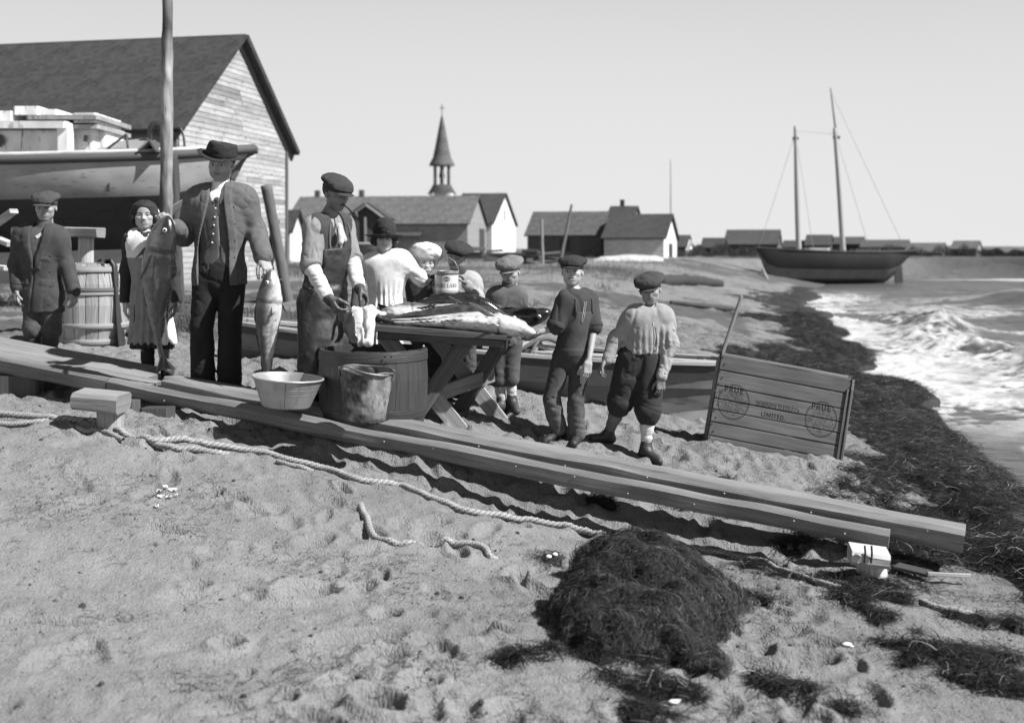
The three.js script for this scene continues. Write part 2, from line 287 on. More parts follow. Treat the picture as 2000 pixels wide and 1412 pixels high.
    const geo = new THREE.BufferGeometry(); geo.setAttribute('position', new THREE.Float32BufferAttribute(pos, 3)); geo.setIndex(idx);
    if (!pos.length) return null;
    geo.computeVertexNormals();
    if (typeof tone === 'function') { const c = new Float32Array(pos.length); for (let i = 0; i < pos.length; i += 3) c[i] = c[i + 1] = c[i + 2] = tone(pos[i], pos[i + 1], pos[i + 2]); geo.setAttribute('color', new THREE.BufferAttribute(c, 3)); } else shade(geo, tone ?? 1);
    if (xf) geo.applyMatrix4(xf);
    return geo;
  }
}

// ---------------------------------------------------------------- ground
const shoreL = lut([[-60, -6], [0, 2.3], [4, 3.0], [6.5, 3.38], [9, 3.82], [14.1, 4.74], [23.2, 6.3], [29, 7.9], [41.6, 10.2], [58, 14.2], [74, 19.5], [78, 26], [80, 33], [83, 60], [86, 400], [9000, 4000]]);
const shoreX = d => shoreL(d) + (0.55 * N2(d * 0.31, 7) + 0.25 * N2(d * 0.8, 3)) * ss(11, 16, d) * ss(72, 45, d);
const shoreS = (x, d) => (shoreX(d) - x) * 0.95;
function land(x, d) {
  const p = 0.68 - 0.147 * x + 0.157 * (d - 9), q = 0.27 - 0.05 * x + 0.03 * (d - 5), e = Math.max(d, 8);
  const r = 0.95 + 0.33 * (1 - Math.exp(-(e - 8) / 25)) + 0.002 * Math.min(e, 160) + 0.0006 * Math.max(0, e - 160);
  let g = smin(smax(p, q, 0.12), r, 0.2);
  g += 0.09 * Math.exp(-((x + 0.95) ** 2 + (d - 8.35) ** 2) / 0.3);
  { const tl = (x + 3.82) / 5.93, dl = 9 - 2.3 * tl - 0.05; g -= 0.1 * gauss((d - dl) / 0.33) * ss(-0.25, 0.0, tl) * ss(1.02, 0.85, tl); }
  return Math.max(-2.5, smin(g, 0.19 * shoreS(x, d) + 0.02, 0.1)) + 0.09 * Math.exp(-((x - 1.8) ** 2 / 0.6 + (d - 9.05) ** 2 / 0.3)) + 0.1 * Math.exp(-((x - 2.45) ** 2 / 0.15 + (d - 9.0) ** 2 / 0.25));
}
// footprints and scuffs
const dents = new Map();
{
  const r = rng(31), put = (x, d, a, l, w, dep) => { for (let i = -1; i <= 1; i++) for (let j = -1; j <= 1; j++) { const k = (Math.floor(x * 2) + i) + ',' + (Math.floor(d * 2) + j); if (!dents.has(k)) dents.set(k, []); dents.get(k).push([x, d, Math.cos(a), Math.sin(a), l, w, dep]); } };
  for (let i = 0; i < 760; i++) {
    const d = 3.6 + 8 * Math.pow(r(), 1.1), x = (r() * 1.1 - 0.5) * d * 0.9; if (x > shoreX(d) - 1.6) continue;
    const left = x < -0.7 && d < 6.2; if (left && r() < 0.6) continue;
    put(x, d, r() * 3.14, 0.05 + 0.09 * r(), 0.03 + 0.045 * r(), (left ? 0.4 : 1) * (0.012 + 0.034 * r()));
  }
  // deep prints in the open sand before the heap
  for (const [px, py, l, w, a, dep] of [[600, 1185, 0.11, 0.06, 0.3, 0.05], [700, 1265, 0.16, 0.05, 0.5, 0.05], [445, 1280, 0.05, 0.04, 0, 0.045], [735, 1372, 0.06, 0.06, 1, 0.06], [615, 1110, 0.09, 0.04, 0.9, 0.045], [700, 1170, 0.07, 0.035, 0.7, 0.035], [490, 1080, 0.06, 0.03, 0.2, 0.03], [385, 1190, 0.05, 0.03, 0.6, 0.03], [540, 1170, 0.04, 0.02, 0.2, 0.03], [560, 1370, 0.03, 0.03, 0, 0.03], [480, 1330, 0.03, 0.02, 0.9, 0.025], [95, 1265, 0.12, 0.025, 0.1, 0.03], [655, 1275, 0.03, 0.02, 0.5, 0.03], [1580, 1245, 0.1, 0.06, 0.4, 0.04], [1490, 1230, 0.04, 0.03, 0.4, 0.03]]) {
    const d = (CY - 0.3) * F / (py - HY), x = X(px, d); put(x, d, a, l * 1.25, w * 1.6, dep * 1.45);
  }
}
function gh(x, d) {
  let g = land(x, d); const s = shoreS(x, d), on = ss(-0.1, 0.5, s);
  const tr = on * ss(6.6, 8.2, d) * ss(26, 12, d);                       // trampled sand round the people
  g += on * ss(12, 17, d) * ss(95, 60, d) * (0.05 * fbm2(x * 1.7 + 20, d * 0.9, 4) + 0.03 * N2(x * 5, d * 3.1));
  g += on * (0.045 * fbm2(x * 0.8, d * 0.8, 3) + 0.014 * fbm2(x * 3.7, d * 3.7, 3)) * ss(2.5, 4, d) + tr * (0.04 * fbm2(x * 4.7 + 3, d * 4.7, 3) + 0.03 * Math.abs(N2(x * 8.5, d * 8.5)) + 0.02 * Math.abs(N2(x * 17, d * 17 + 5)));
  if (d < 14) {
    g += on * (0.006 * N2(x * 11, d * 13) + 0.012 * ss(-1.6, 0.2, x + 0.4 * N2(x, d)) * Math.abs(N2(x * 9 + 4, d * 9)) + 0.004 * N2(x * 31, d * 31));
    const L = dents.get(Math.floor(x * 2) + ',' + Math.floor(d * 2));
    if (L) for (const [cx, cd, c, s1, l, w, dep] of L) { const u = ((x - cx) * c + (d - cd) * s1) / l, v = (-(x - cx) * s1 + (d - cd) * c) / w, q = u * u + v * v; if (q < 4) g += dep * (-Math.exp(-q * q * 1.4) + 0.38 * Math.exp(-((Math.sqrt(q) - 1.35) ** 2) * 9)); }
  }
  return g;
}
function hit(px, py, h = 0) {                 // where the line of sight through that place of the photo meets the ground
  let d = 3; for (; d < 300; d *= 1.004) if (CY - (py - HY) / F * d <= land(X(px, d), d) + h) break;
  return V(X(px, d), gh(X(px, d), d) + h, -d);
}
const G = (x, d, h = 0) => V(x, gh(x, d) + h, -d);

// seaweed cast up along the water
const patches = [[1290, 1350, 85, 26, -0.1], [1200, 1335, 40, 16, 0.3], [1255, 1398, 60, 14, 0], [1690, 1150, 110, 34, 0.15], [1600, 1135, 110, 18, 0.2], [1690, 1195, 60, 60, 0.4], [1780, 1260, 120, 20, 0.42], [1890, 1315, 120, 24, 0.42], [1985, 1365, 70, 26, 0.5], [1900, 1290, 150, 18, 0.1], [1930, 1225, 110, 18, 0.12], [1540, 1350, 70, 30, 0.4], [1500, 1115, 60, 9, 0.35], [1560, 1080, 55, 9, 0.2], [1080, 1100, 50, 26, 0.3], [1040, 1285, 90, 24, 0], [1200, 1290, 110, 16, 0.1], [1480, 1165, 40, 12, 0.3], [1640, 1390, 60, 14, 0.2], [950, 1300, 60, 12, 0], [1380, 1005, 70, 10, 0.35], [1180, 990, 40, 7, 0.2], [1420, 945, 60, 8, 0.2], [310, 745, 30, 6, 0.2], [370, 838, 22, 6, 0], [1590, 1010, 60, 14, 0.1]].map(([px, py, rx, ry, a]) => { const h = hit(px, py), d = -h.z; return [h.x, d, rx * d / F, ry * d * d / (F * (CY - h.y)), a]; });
function weedMask(x, d) {
  const s = shoreS(x, d), n = fbm2(x * 2.3, d * 1.9, 4);
  const w = 1.35 + 0.55 * N2(d * 0.55, 3) + 0.15 * ss(8.5, 6.5, d) + 0.25 * ss(10, 18, d);
  let m = ss(w + 0.3, w - 0.35, s + 1.1 * n) * ss(-0.3, -0.12, s + 0.25 * n) * ss(70, 45, d) * ss(6.35, 7.1, d + 0.9 * n + 0.12 * (shoreX(d) - x));
  if (d < 9.5) for (const [cx, cd, rx, rd, a] of patches) { const ux = (x - cx) + (d - cd) * a * 0.5, ud = (d - cd) + (x - cx) * a * 0.8, q = (ux / rx) ** 2 + (ud / rd) ** 2; if (q < 3) m = Math.max(m, ss(1.05, 0.5, q + 1.5 * n + 0.7 * N2(x * 13, d * 9))); }
  return m;
}
const weedH = (x, d) => { const s = shoreS(x, d), m = weedMask(x, d); return -0.05 + m * (0.06 + 0.03 * fbm2(x * 5, d * 5, 3) + 0.012 * N2(x * 30, d * 30)) + m * 0.13 * ss(1.0, 0.25, s) * (0.75 + 0.5 * N2(x * 1.3, d * 1.3)); };

function groundSheet(d0, d1, rows, u0, u1, cols, drop) {
  const k = Math.log(d1 / d0);
  return sheet(cols, rows, (a, b) => { const d = d0 * Math.exp(k * b), u = mix(u0, u1, a), x = u * (d + 1); const h = gh(x, d) - drop; const s = shoreS(x, d);
    let t = 0.195 + 0.035 * fbm2(x * 0.9 + 9, d * 0.9, 3) + 0.02 * fbm2(x * 5, d * 5, 2);
    t *= mix(0.45, 1, ss(0.1, 1.1, s));                                                       // wet by the water
    if (d > 30) { const n = fbm2(x * 0.06, d * 0.09, 4) + 0.4 * fbm2(x * 0.7, d * 0.35, 4), veg = ss(24, 45, d) * ss(0.02, 0.25, n + ss(12, 30, s) * 0.25); t = mix(t, 0.085, veg * 0.9); }
    else if (d > 12) { const n = fbm2(x * 0.35, d * 0.22, 4) + 0.5 * fbm2(x * 1.6, d * 0.9, 4); t = mix(t, 0.06, ss(0.02, 0.18, n) * ss(10.5, 15, d) * 0.85 * ss(0, 2.5, s)); }
    if (d > 76) t = mix(t, 0.06, ss(76, 79, d) * ss(0.3, 1.2, s) * ss(0.13, 0.2, x / d) * (0.75 + 0.5 * N2(x * 0.2, d * 0.2)));
    return [x, h, -d, t, x, d]; });
}
struct('sand_beach', mergeGeometries([groundSheet(2.7, 13.5, 520, -0.6, 0.56, 560, 0), groundSheet(13.3, 92, 420, -0.62, 0.62, 460, 0.004), groundSheet(13.2, 6000, 260, -1.6, 1.6, 300, 0.09), sheet(60, 40, (a, b) => { const x = mix(-40, 12, a), d = mix(-40, 15, b * b * 0.2 + b * 0.8); return [x, land(x, d) - 0.06 - 0.5 * ss(2.2, 5, d) * ss(0.75, 0.6, Math.abs(x) / (d + 1.2)), -d, 0.19, x, d]; })].map(g => prep(g))), mat('sand', { map: T.sand, bump: T.sandB, bs: 0.009, roughness: 0.95 }), 'grey trampled sand beach sloping down to the water');

// sea
function seaH(x, d) {
  const sd = (x - shoreX(d)) * 0.95, far = ss(0, 6, sd);
  let h = 0.03 * Math.sin(d * 1.15 + x * 0.35 + 2 * N2(x * 0.2, d * 0.12)) * far + far * 0.24 * fbm2(x * 0.22 + 4, d * 0.42, 4) + 0.035 * fbm2(x * 1.3, d * 2.1, 3) * ss(0, 1.5, sd);
  const roll = gauss((sd - 2.7 - 0.9 * N2(d * 0.25, 1)) / 0.75) * ss(11.5, 15, d) * ss(44, 26, d);
  h += 0.38 * roll * (0.8 + 0.5 * N2(d * 0.5, 8)) + roll * 0.2 * fbm2(x * 2.6, d * 3.4, 4);
  const far2 = gauss((sd - 8.5 - N2(d * 0.2, 5)) / 1.1) * ss(20, 26, d) * ss(60, 45, d); h += 0.42 * far2 * ss(-0.1, 0.3, N2(d * 0.16, 17));
  return h - 0.02 * ss(0.4, 0, sd);
}
function foam(x, d) {
  const sd = (x - shoreX(d)) * 0.95, n = fbm2(x * 0.9, d * 0.55, 4), f = fbm2(x * 5.2, d * 8.5, 4);
  let m = ss(12.2, 15.5, d + 1.2 * n) * ss(34, 24, d) * ss(-0.2, 0.2, sd) * ss(4.2, 1.9, sd + 2.9 * n) * ss(-0.12, 0.1, n + 0.8 * f + 0.1);
  m = Math.max(m, ss(22, 27, d) * ss(62, 48, d) * ss(3.6, 1.2, sd + 2.2 * n) * ss(-0.1, 0.1, n + 0.75 * f));
  m = Math.max(m, 0.75 * ss(0.08, 0.2, fbm2(x * 0.16 + 30, d * 0.5, 4)) * ss(1, 4, sd) * ss(9, 15, d) * ss(60, 30, d) * ss(12, 5, sd) * ss(-0.1, 0.3, f + 0.2));
  const l = sd - 0.62 - 0.22 * N2(d * 0.7, 2) - 0.05 * (d - 9); m = Math.max(m, 0.9 * gauss(l / 0.05) * ss(13.5, 11, d) * ss(-0.5, 0.2, N2(d * 2.1, 9)));
  const l2 = sd - 0.08 - 0.12 * N2(d * 0.9, 12); m = Math.max(m, 0.75 * ss(0.22, 0.05, Math.abs(l2)) * ss(0.0, 0.3, N2(d * 0.9, 22) + 0.25) * ss(13, 9, d));
  m = Math.max(m, 0.8 * ss(77.2, 78.4, d) * ss(81, 80, d) * ss(-0.2, 0.3, N2(x * 0.3, 2) + 0.2));
  return clamp(m);
}
{
  const rowsD = []; for (let i = 0; i <= 640; i++) rowsD.push(4 * Math.exp(Math.log(90 / 4) * i / 640));
  const g = sheet(260, 640, (a, b) => { const d = rowsD[Math.round(b * 640)], x0 = Math.min(shoreX(d), 60) - 0.9, w = a < 0.8 ? Math.pow(a / 0.8, 1.6) * (8 + d * 0.32) : (8 + d * 0.32) * Math.exp((a - 0.8) / 0.2 * 3), x = x0 + w; const m = foam(x, d);
    return [x, seaH(x, d) + m * 0.03 * (1 + N2(x * 7, d * 7)), -d, mix(0.075, 0.56, m), x, d]; });
  struct('sea', prep(g), mat('sea_water', { bump: T.water, bs: 0.09, roughness: 0.34 }), 'choppy grey sea with white surf breaking on the shore');
}

// seaweed bank: a lumpy dark sheet, and strands strewn over it
struct('seaweed_bank', mergeGeometries([
  sheet(70, 420, (a, b) => { const d = 4.2 * Math.exp(Math.log(72 / 4.2) * b), x = shoreX(d) + 0.35 - a * 3.6; const h = weedH(x, d); return [x, gh(x, d) + h, -d, 0.014 + 0.008 * N2(x * 8, d * 8), x, d]; }),
  sheet(150, 190, (a, b) => { const d = mix(3.9, 9, b), x = mix(-0.6, 2.75, a) * d / 6.2; const in_ = shoreX(d) - x > 3.0 ? 1 : ss(2.6, 3.2, shoreX(d) - x); return [x, gh(x, d) + weedH(x, d) * 0.8 - 0.006 - 0.03 * (1 - in_) * 0, -d - 0.001, 0.015, x, d]; }),
].map(g => prep(g))), M.weed, 'dark bank of wet seaweed thrown up along the waterline', 'stuff');

function strandGeo() {
  const pos = [], idx = [], N = 6; for (let i = 0; i <= N; i++) { const t = i / N - 0.5, y = 0.09 * Math.sin(t * 5) + 0.05 * (0.25 - t * t) * 4, z = 0.12 * Math.sin(t * 4 + 1), w = 0.011 * (1 - (2 * t) ** 4 * 0.7); pos.push(t, y, z - w, t, y + w * 0.55, z, t, y, z + w); }
  for (let i = 0; i < N; i++) for (let k = 0; k < 3; k++) { const a = i * 3 + k, b = i * 3 + (k + 1) % 3; idx.push(a, a + 3, b, b, a + 3, b + 3); }
  const g = new THREE.BufferGeometry(); g.setAttribute('position', new THREE.Float32BufferAttribute(pos, 3)); g.setIndex(idx); g.computeVertexNormals(); return prep(g, 1);
}
const STRAND = strandGeo();
function strands(n, pick, o = {}) {          // pick(r) -> [Vector3, yaw, tilt, length, tone, roll?]
  const r = rng(o.seed ?? 3), m = new THREE.InstancedMesh(STRAND, o.mat ?? M.weed, n), q = new THREE.Quaternion(), e = new THREE.Euler(), mt = new THREE.Matrix4(), c = new THREE.Color();
  let k = 0; for (let tries = 0; k < n && tries < n * 60; tries++) { const s = pick(r); if (!s) continue; const [p, yaw, tilt, len, tone, thick = 1] = s; q.setFromEuler(e.set((r() - 0.5) * 1.6 * (o.flat ?? 1), yaw, tilt * (o.flat ?? 1), 'YZX')); mt.compose(p, q, V(len, len * (o.flat ?? 1) * (0.35 + 0.4 * r()), 0.12 * thick * (0.7 + 0.6 * r()) + len * 0.25)); m.setMatrixAt(k, mt); m.setColorAt(k, c.setRGB(tone, tone, tone)); k++; }
  m.count = k; m.castShadow = m.receiveShadow = true; return m;
}
{
  const m = strands(42000, r => { const d = 4 + 30 * Math.pow(r(), 2.4), x = shoreX(d) + 0.25 - 3.4 * r(); if (Math.abs(x / d) > 0.5 || weedMask(x, d) < 0.35 + 0.4 * r()) return null; const y = gh(x, d) + weedH(x, d); return [V(x, y + 0.008, -d), r() * 6.28, (r() - 0.5) * 0.7, (0.07 + 0.14 * r()) * (1 + d * 0.02), r() < 0.06 ? 0.2 + 0.4 * r() : 0.006 + 0.02 * r()]; }, { seed: 8 });  // the few pale strands are wet glints put in as colour
  m.name = 'seaweed_litter'; m.userData = { kind: 'stuff', label: 'loose strands of dark seaweed on the bank by the water', category: 'seaweed' }; scene.add(m);
  const f = strands(26000, r => { const d = 3.7 + 6 * Math.pow(r(), 1.2), x = (r() * 0.95 - 0.42) * d; if (shoreX(d) - x < 0.3) return null; const mk = weedMask(x, d), deb = ss(0.03, 0.42, fbm2(x * 1.7 + 5, d * 2.6, 4) + ss(-1, 2, x) * 0.1 - ss(-0.6, -1.8, x) * ss(6.5, 5, d) * 0.12); if (r() > Math.max(mk, deb * 0.16)) return null; return [V(x, gh(x, d) + Math.max(0, weedH(x, d)) + 0.004, -d), r() * 6.28, (r() - 0.5) * 0.35, 0.04 + 0.11 * r() * r() + mk * 0.05, r() < 0.03 ? 0.2 : 0.012 + 0.025 * r(), 0.8]; }, { seed: 9, flat: 0.3 });  // rare pale scraps are glints given by tone
  f.name = 'seaweed_scraps'; f.userData = { kind: 'stuff', label: 'thin scraps of seaweed scattered over the foreground sand', category: 'seaweed' }; scene.add(f);
}
{
  const m = strands(26000, r => { const d = 12 + 40 * Math.pow(r(), 1.3), x = (r() * 0.8 - 0.36) * d, s = shoreS(x, d); if (s < 0.8 || s > 11) return null; const n = fbm2(x * 0.55 + 11, d * 0.28, 4); if (n < 0.02 + 0.16 * r()) return null; return [G(x, d, 0.005), r() * 6.28, (r() - 0.5) * 0.3, (0.04 + 0.1 * r()) * (1 + d * 0.015), 0.025 + 0.05 * r(), 1.2]; }, { seed: 17 });
  m.name = 'wrack'; m.userData = { kind: 'stuff', label: 'dark streaks of dried wrack along the middle of the beach', category: 'seaweed' }; scene.add(m);
}
{
  const r = rng(61), n = 2600, m = new THREE.InstancedMesh(prep(new THREE.IcosahedronGeometry(1, 1), 1), M.stone, n), q = new THREE.Quaternion(), mt = new THREE.Matrix4(), c = new THREE.Color(); let k = 0;
  while (k < n) { const d = 3.7 + 8 * Math.pow(r(), 1.2), x = (r() * 0.95 - 0.45) * d; if (shoreX(d) - x < 0.5) continue; const z = 0.003 + 0.009 * r() * r() * r() + (r() < 0.04 ? 0.008 : 0), t = r() < 0.12 ? 0.4 : 0.04 + 0.14 * r(); q.setFromEuler(new THREE.Euler(r() * 3, r() * 3, r() * 3)); mt.compose(G(x, d, z * 0.2), q, V(z, z * (0.5 + 0.4 * r()), z * (0.7 + 0.5 * r()))); m.setMatrixAt(k, mt); m.setColorAt(k, c.setRGB(t, t, t)); k++; }
  m.castShadow = m.receiveShadow = true; m.name = 'pebbles'; m.userData = { kind: 'stuff', label: 'small pebbles and shell bits strewn over the sand', category: 'pebbles' }; scene.add(m);
}
// grass and weeds on the higher ground
{
  const m = strands(22000, r => { const d = 13 + 75 * Math.pow(r(), 1.5), x = (r() * 0.95 - 0.45) * d, s = shoreS(x, d); if (s < 5) return null; const n = fbm2(x * 0.3 + 2, d * 0.2, 4) + ss(-3, -6, x) * 0.12; if (n + 0.25 * N2(x * 2.2, d * 1.4) < 0.14 + 0.12 * r()) return null; return [G(x, d, 0.04), r() * 6.28, 0.9 + (r() - 0.5) * 1.3, (0.1 + 0.16 * r()) * (1 + d * 0.012), 0.04 + 0.08 * r(), 2]; }, { seed: 12, mat: M.grass });
  m.name = 'beach_grass'; m.userData = { kind: 'stuff', label: 'rough grass tufts on the ground behind the beach', category: 'grass' }; scene.add(m);
}

// ---------------------------------------------------------------- buildings
const poly = (pts, tone = 1) => { const g = new THREE.BufferGeometry(), idx = []; g.setAttribute('position', new THREE.Float32BufferAttribute(pts.flatMap(p => [p.x, p.y, p.z]), 3)); for (let i = 1; i < pts.length - 1; i++) idx.push(0, i, i + 1); g.setIndex(idx); return prep(g, tone); };
// a gabled house: near corner of long wall and gable at px, gable's far end pxG, long wall's other end pxL, all at or beyond d
function shed(o) {
  const { px, d, th, pxG, pxL, pyE, pyR, over = 0.2, wall = 0.3, gable = wall, roof = 0.05, roofT = 0.1 } = o, a = th * Math.PI / 180;
  const ax = -Math.cos(a), ad = Math.sin(a), gx = Math.sin(a), gd = Math.cos(a), x0 = X(px, d), tg = (pxG - 1000) / F, tl = (pxL - 1000) / F;
  const w = (tg * d - x0) / (gx - tg * gd), L = o.L ?? (tl * d - x0) / (ax - tl * ad), yE = CY - (pyE - HY) / F * d, yR = CY - (pyR - HY) / F * (d + gd * w / 2);
  const yB = Math.min(land(x0, d), land(x0 + gx * w, d + gd * w)) - 0.4, pt = (u, v, y) => V(x0 + ax * u + gx * v, y, -(d + ad * u + gd * v));
  const t = thing(o.name, o.label, o.cat ?? 'building', pt(L / 2, w / 2, yB));
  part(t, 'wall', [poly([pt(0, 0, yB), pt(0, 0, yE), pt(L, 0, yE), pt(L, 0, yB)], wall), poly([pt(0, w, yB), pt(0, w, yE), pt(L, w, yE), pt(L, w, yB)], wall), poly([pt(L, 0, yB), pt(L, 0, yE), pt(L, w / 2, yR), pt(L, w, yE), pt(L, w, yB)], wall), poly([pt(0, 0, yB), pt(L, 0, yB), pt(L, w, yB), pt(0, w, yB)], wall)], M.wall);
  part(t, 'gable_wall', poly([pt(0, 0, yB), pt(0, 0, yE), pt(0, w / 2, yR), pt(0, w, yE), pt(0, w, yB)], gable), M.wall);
  const run = w / 2, rise = yR - yE, sl = Math.hypot(run, rise), k = rise / run, ov = over;
  const roofs = [-1, 1].map(s => { const v0 = s < 0 ? -ov : w + ov, y0 = yE - k * ov; const mid = (u) => pt(u, (v0 + w / 2) / 2, (y0 + yR) / 2 + 0.01), nrm = V(0, run / sl, 0).add(V(gx, 0, -gd).multiplyScalar(s * rise / sl)); const off = nrm.clone().multiplyScalar(roofT / 2); return board(mid(-ov).add(off), mid(L + ov).add(off), Math.hypot(run + ov, rise + k * ov), roofT, nrm, { tone: roof, seg: 4, wob: 0.01, bev: 0.02 }); });
  const r = part(t, 'roof', roofs, M.shingle);
  const box = (u0, u1, v0, v1, y0, y1) => board(pt((u0 + u1) / 2, (v0 + v1) / 2, y0), pt((u0 + u1) / 2, (v0 + v1) / 2, y1), Math.abs(v1 - v0), Math.abs(u1 - u0), V(ax, 0, -ad), { seg: 1, wob: 0, bev: 0.01 });
  o.extra?.({ t, r, pt, w, L, yE, yR, yB, box, k, ax, ad, gx, gd });
  return t;
}
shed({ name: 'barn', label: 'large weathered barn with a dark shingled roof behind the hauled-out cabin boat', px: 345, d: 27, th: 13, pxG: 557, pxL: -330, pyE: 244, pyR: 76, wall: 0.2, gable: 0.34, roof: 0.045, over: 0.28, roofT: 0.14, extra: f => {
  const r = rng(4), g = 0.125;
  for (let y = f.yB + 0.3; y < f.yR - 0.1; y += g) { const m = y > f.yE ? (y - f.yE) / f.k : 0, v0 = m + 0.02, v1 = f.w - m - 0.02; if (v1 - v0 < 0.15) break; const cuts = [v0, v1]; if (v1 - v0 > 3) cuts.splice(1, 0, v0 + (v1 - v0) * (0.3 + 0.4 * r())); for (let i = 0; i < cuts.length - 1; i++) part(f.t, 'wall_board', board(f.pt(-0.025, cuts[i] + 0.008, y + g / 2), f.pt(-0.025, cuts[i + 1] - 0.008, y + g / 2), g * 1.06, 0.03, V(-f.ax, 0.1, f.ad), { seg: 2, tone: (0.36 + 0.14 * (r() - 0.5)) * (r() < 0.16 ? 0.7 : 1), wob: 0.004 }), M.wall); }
  for (const s of [0, 1]) { const e = v => s ? f.w - v : v; part(f.t, 'barge_board', board(f.pt(-0.07, e(-0.3), f.yE - f.k * 0.3 - 0.05), f.pt(-0.07, e(f.w / 2), f.yR - 0.05), 0.2, 0.06, V(-f.ax, 0, f.ad), { tone: 0.075 }), M.wood); }
  part(f.t, 'corner_board', board(f.pt(-0.06, f.w - 0.05, f.yB), f.pt(-0.06, f.w - 0.05, f.yE - 0.1), 0.13, 0.04, V(-f.ax, 0, f.ad), { tone: 0.1 }), M.wood);
} });
shed({ name: 'cottage', label: 'small cottage with a dark roof just right of the big barn', px: 566, d: 58, th: 10, pxG: 590, pxL: 520, pyE: 448, pyR: 412, wall: 0.6, gable: 0.7, roof: 0.05, extra: f => part(f.r, 'chimney', f.box(0.8, 1.2, f.w / 2 - 0.2, f.w / 2 + 0.2, f.yR - 0.3, f.yR + 0.7), M.stone, 0.1) });
shed({ name: 'hut', label: 'dark little hut with its pale-edged gable to the viewer, behind the cloche hat', px: 682, d: 46, th: 90, pxG: 748, L: 3.2, pyE: 424, pyR: 400, wall: 0.07, roof: 0.06, over: 0.12, extra: f => { for (const s of [0, 1]) { const e = v => s ? f.w - v : v; part(f.t, 'barge_board', board(f.pt(-0.15, e(-0.12), f.yE - f.k * 0.12), f.pt(-0.15, e(f.w / 2), f.yR), 0.09, 0.04, V(0, 0, 1), { tone: s ? 0.4 : 0.16 }), M.wood); } part(f.t, 'door_post', board(f.pt(-0.05, f.w * 0.5, f.yB), f.pt(-0.05, f.w * 0.47, f.yE), 0.09, 0.06, V(0, 0, 1), { tone: 0.3 }), M.wood); } });
shed({ name: 'storehouse', label: 'long low storehouse with a wide grey roof below the church steeple', px: 913, d: 84, th: 10, pxG: 949, pxL: 560, pyE: 436, pyR: 384, wall: 0.3, gable: 0.3, roof: 0.13, extra: f => {
  part(f.t, 'door', f.box(5.2, 6.4, -0.06, 0.04, f.yB, f.yE - 0.9), M.wood, 0.04); part(f.t, 'canopy', board(f.pt(3.2, -0.5, f.yE - 0.75), f.pt(7.6, -0.5, f.yE - 0.75), 1.1, 0.07, V(0, 1, 0.3), { tone: 0.06 }), M.wood);
  part(f.t, 'door', f.box(-0.04, 0.06, f.w * 0.62, f.w * 0.9, f.yB, f.yE - 0.3), M.wood, 0.06);
  for (const u of [5.5, 8.9]) part(f.r, 'chimney', f.box(u + 3, u + 3.35, f.w / 2 - 0.17, f.w / 2 + 0.17, f.yR - 0.3, f.yR + 0.55), M.stone, 0.13);
} });
shed({ name: 'white_house', label: 'tall white house with a bright gable and dark roof behind the storehouse', px: 961, d: 96, th: 11, pxG: 1007, pxL: 880, pyE: 436, pyR: 379, wall: 0.75, gable: 0.85, roof: 0.05, extra: f => { const w = part(f.t, 'window', f.box(-0.05, 0.03, f.w * 0.45, f.w * 0.55, f.yE + 0.4, f.yE + 1.3), M.plain, 0.5); part(w, 'pane', f.box(-0.07, -0.03, f.w * 0.46, f.w * 0.54, f.yE + 0.5, f.yE + 1.2), M.gloss, 0.35); } });
shed({ name: 'fish_shed', label: 'unpainted grey shed with a broad roof, left of the white-walled shed', px: 1174, d: 84, th: 12, pxG: 1197, pxL: 1030, pyE: 459, pyR: 415, wall: 0.11, gable: 0.16, roof: 0.09, extra: f => { part(f.t, 'door', f.box(-0.04, 0.05, f.w * 0.3, f.w * 0.55, f.yB, f.yE - 0.2), M.wood, 0.05); part(f.t, 'door', f.box(2.2, 2.9, -0.05, 0.04, f.yB, f.yE - 0.3), M.wood, 0.05); } });
shed({ name: 'white_shed', label: 'white-walled shed with dark roof and a dark doorway in its bright gable', px: 1297, d: 80, th: 14, pxG: 1322, pxL: 1180, pyE: 465, pyR: 420, wall: 0.6, gable: 0.88, roof: 0.045, extra: f => part(f.t, 'door', f.box(-0.05, 0.05, f.w * 0.35, f.w * 0.62, f.yB, f.yE - 0.35), M.wood, 0.05) });  // gable toned lighter than the wall, as the sunlit side
shed({ name: 'house', label: 'dark roofed house with a chimney peeping over the two sheds', px: 1236, d: 112, th: 12, pxG: 1250, pxL: 1188, pyE: 424, pyR: 404, wall: 0.15, roof: 0.04, extra: f => part(f.r, 'chimney', f.box(f.L * 0.5, f.L * 0.5 + 0.4, f.w / 2 - 0.2, f.w / 2 + 0.2, f.yR - 0.3, f.yR + 0.7), M.stone, 0.06) });
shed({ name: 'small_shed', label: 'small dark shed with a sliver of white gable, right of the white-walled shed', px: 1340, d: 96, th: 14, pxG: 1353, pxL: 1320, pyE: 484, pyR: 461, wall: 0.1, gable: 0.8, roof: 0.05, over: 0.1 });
const farSheds = [[1412, 114, 16, 1419, 1372, 484, 466, 0.05, 'low dark shed touching the left side of the broad dark shed'], [1574, 128, 17, 1580, 1530, 484, 471, 0.05, 'low dark shed between the broad dark shed and the left-hand mast'], [1858, 118, 22, 1866, 1826, 494, 484, 0.07, 'small low shed just left of the little grey hut'], [1519, 118, 15, 1526, 1416, 478, 450, 0.06, 'broad dark shed standing alone, left of the beached schooner'], [1622, 126, 17, 1628, 1574, 480, 460, 0.05, 'dark shed behind the schooner\'s left-hand mast'], [1684, 130, 18, 1690, 1620, 478, 464, 0.06, 'low dark shed behind the schooner between its two masts and the stern'], [1772, 122, 20, 1778, 1682, 484, 470, 0.08, 'long low shed above the schooner\'s stern'], [1840, 112, 22, 1850, 1770, 496, 476, 0.1, 'low sloping-roofed shed just right of the schooner']];
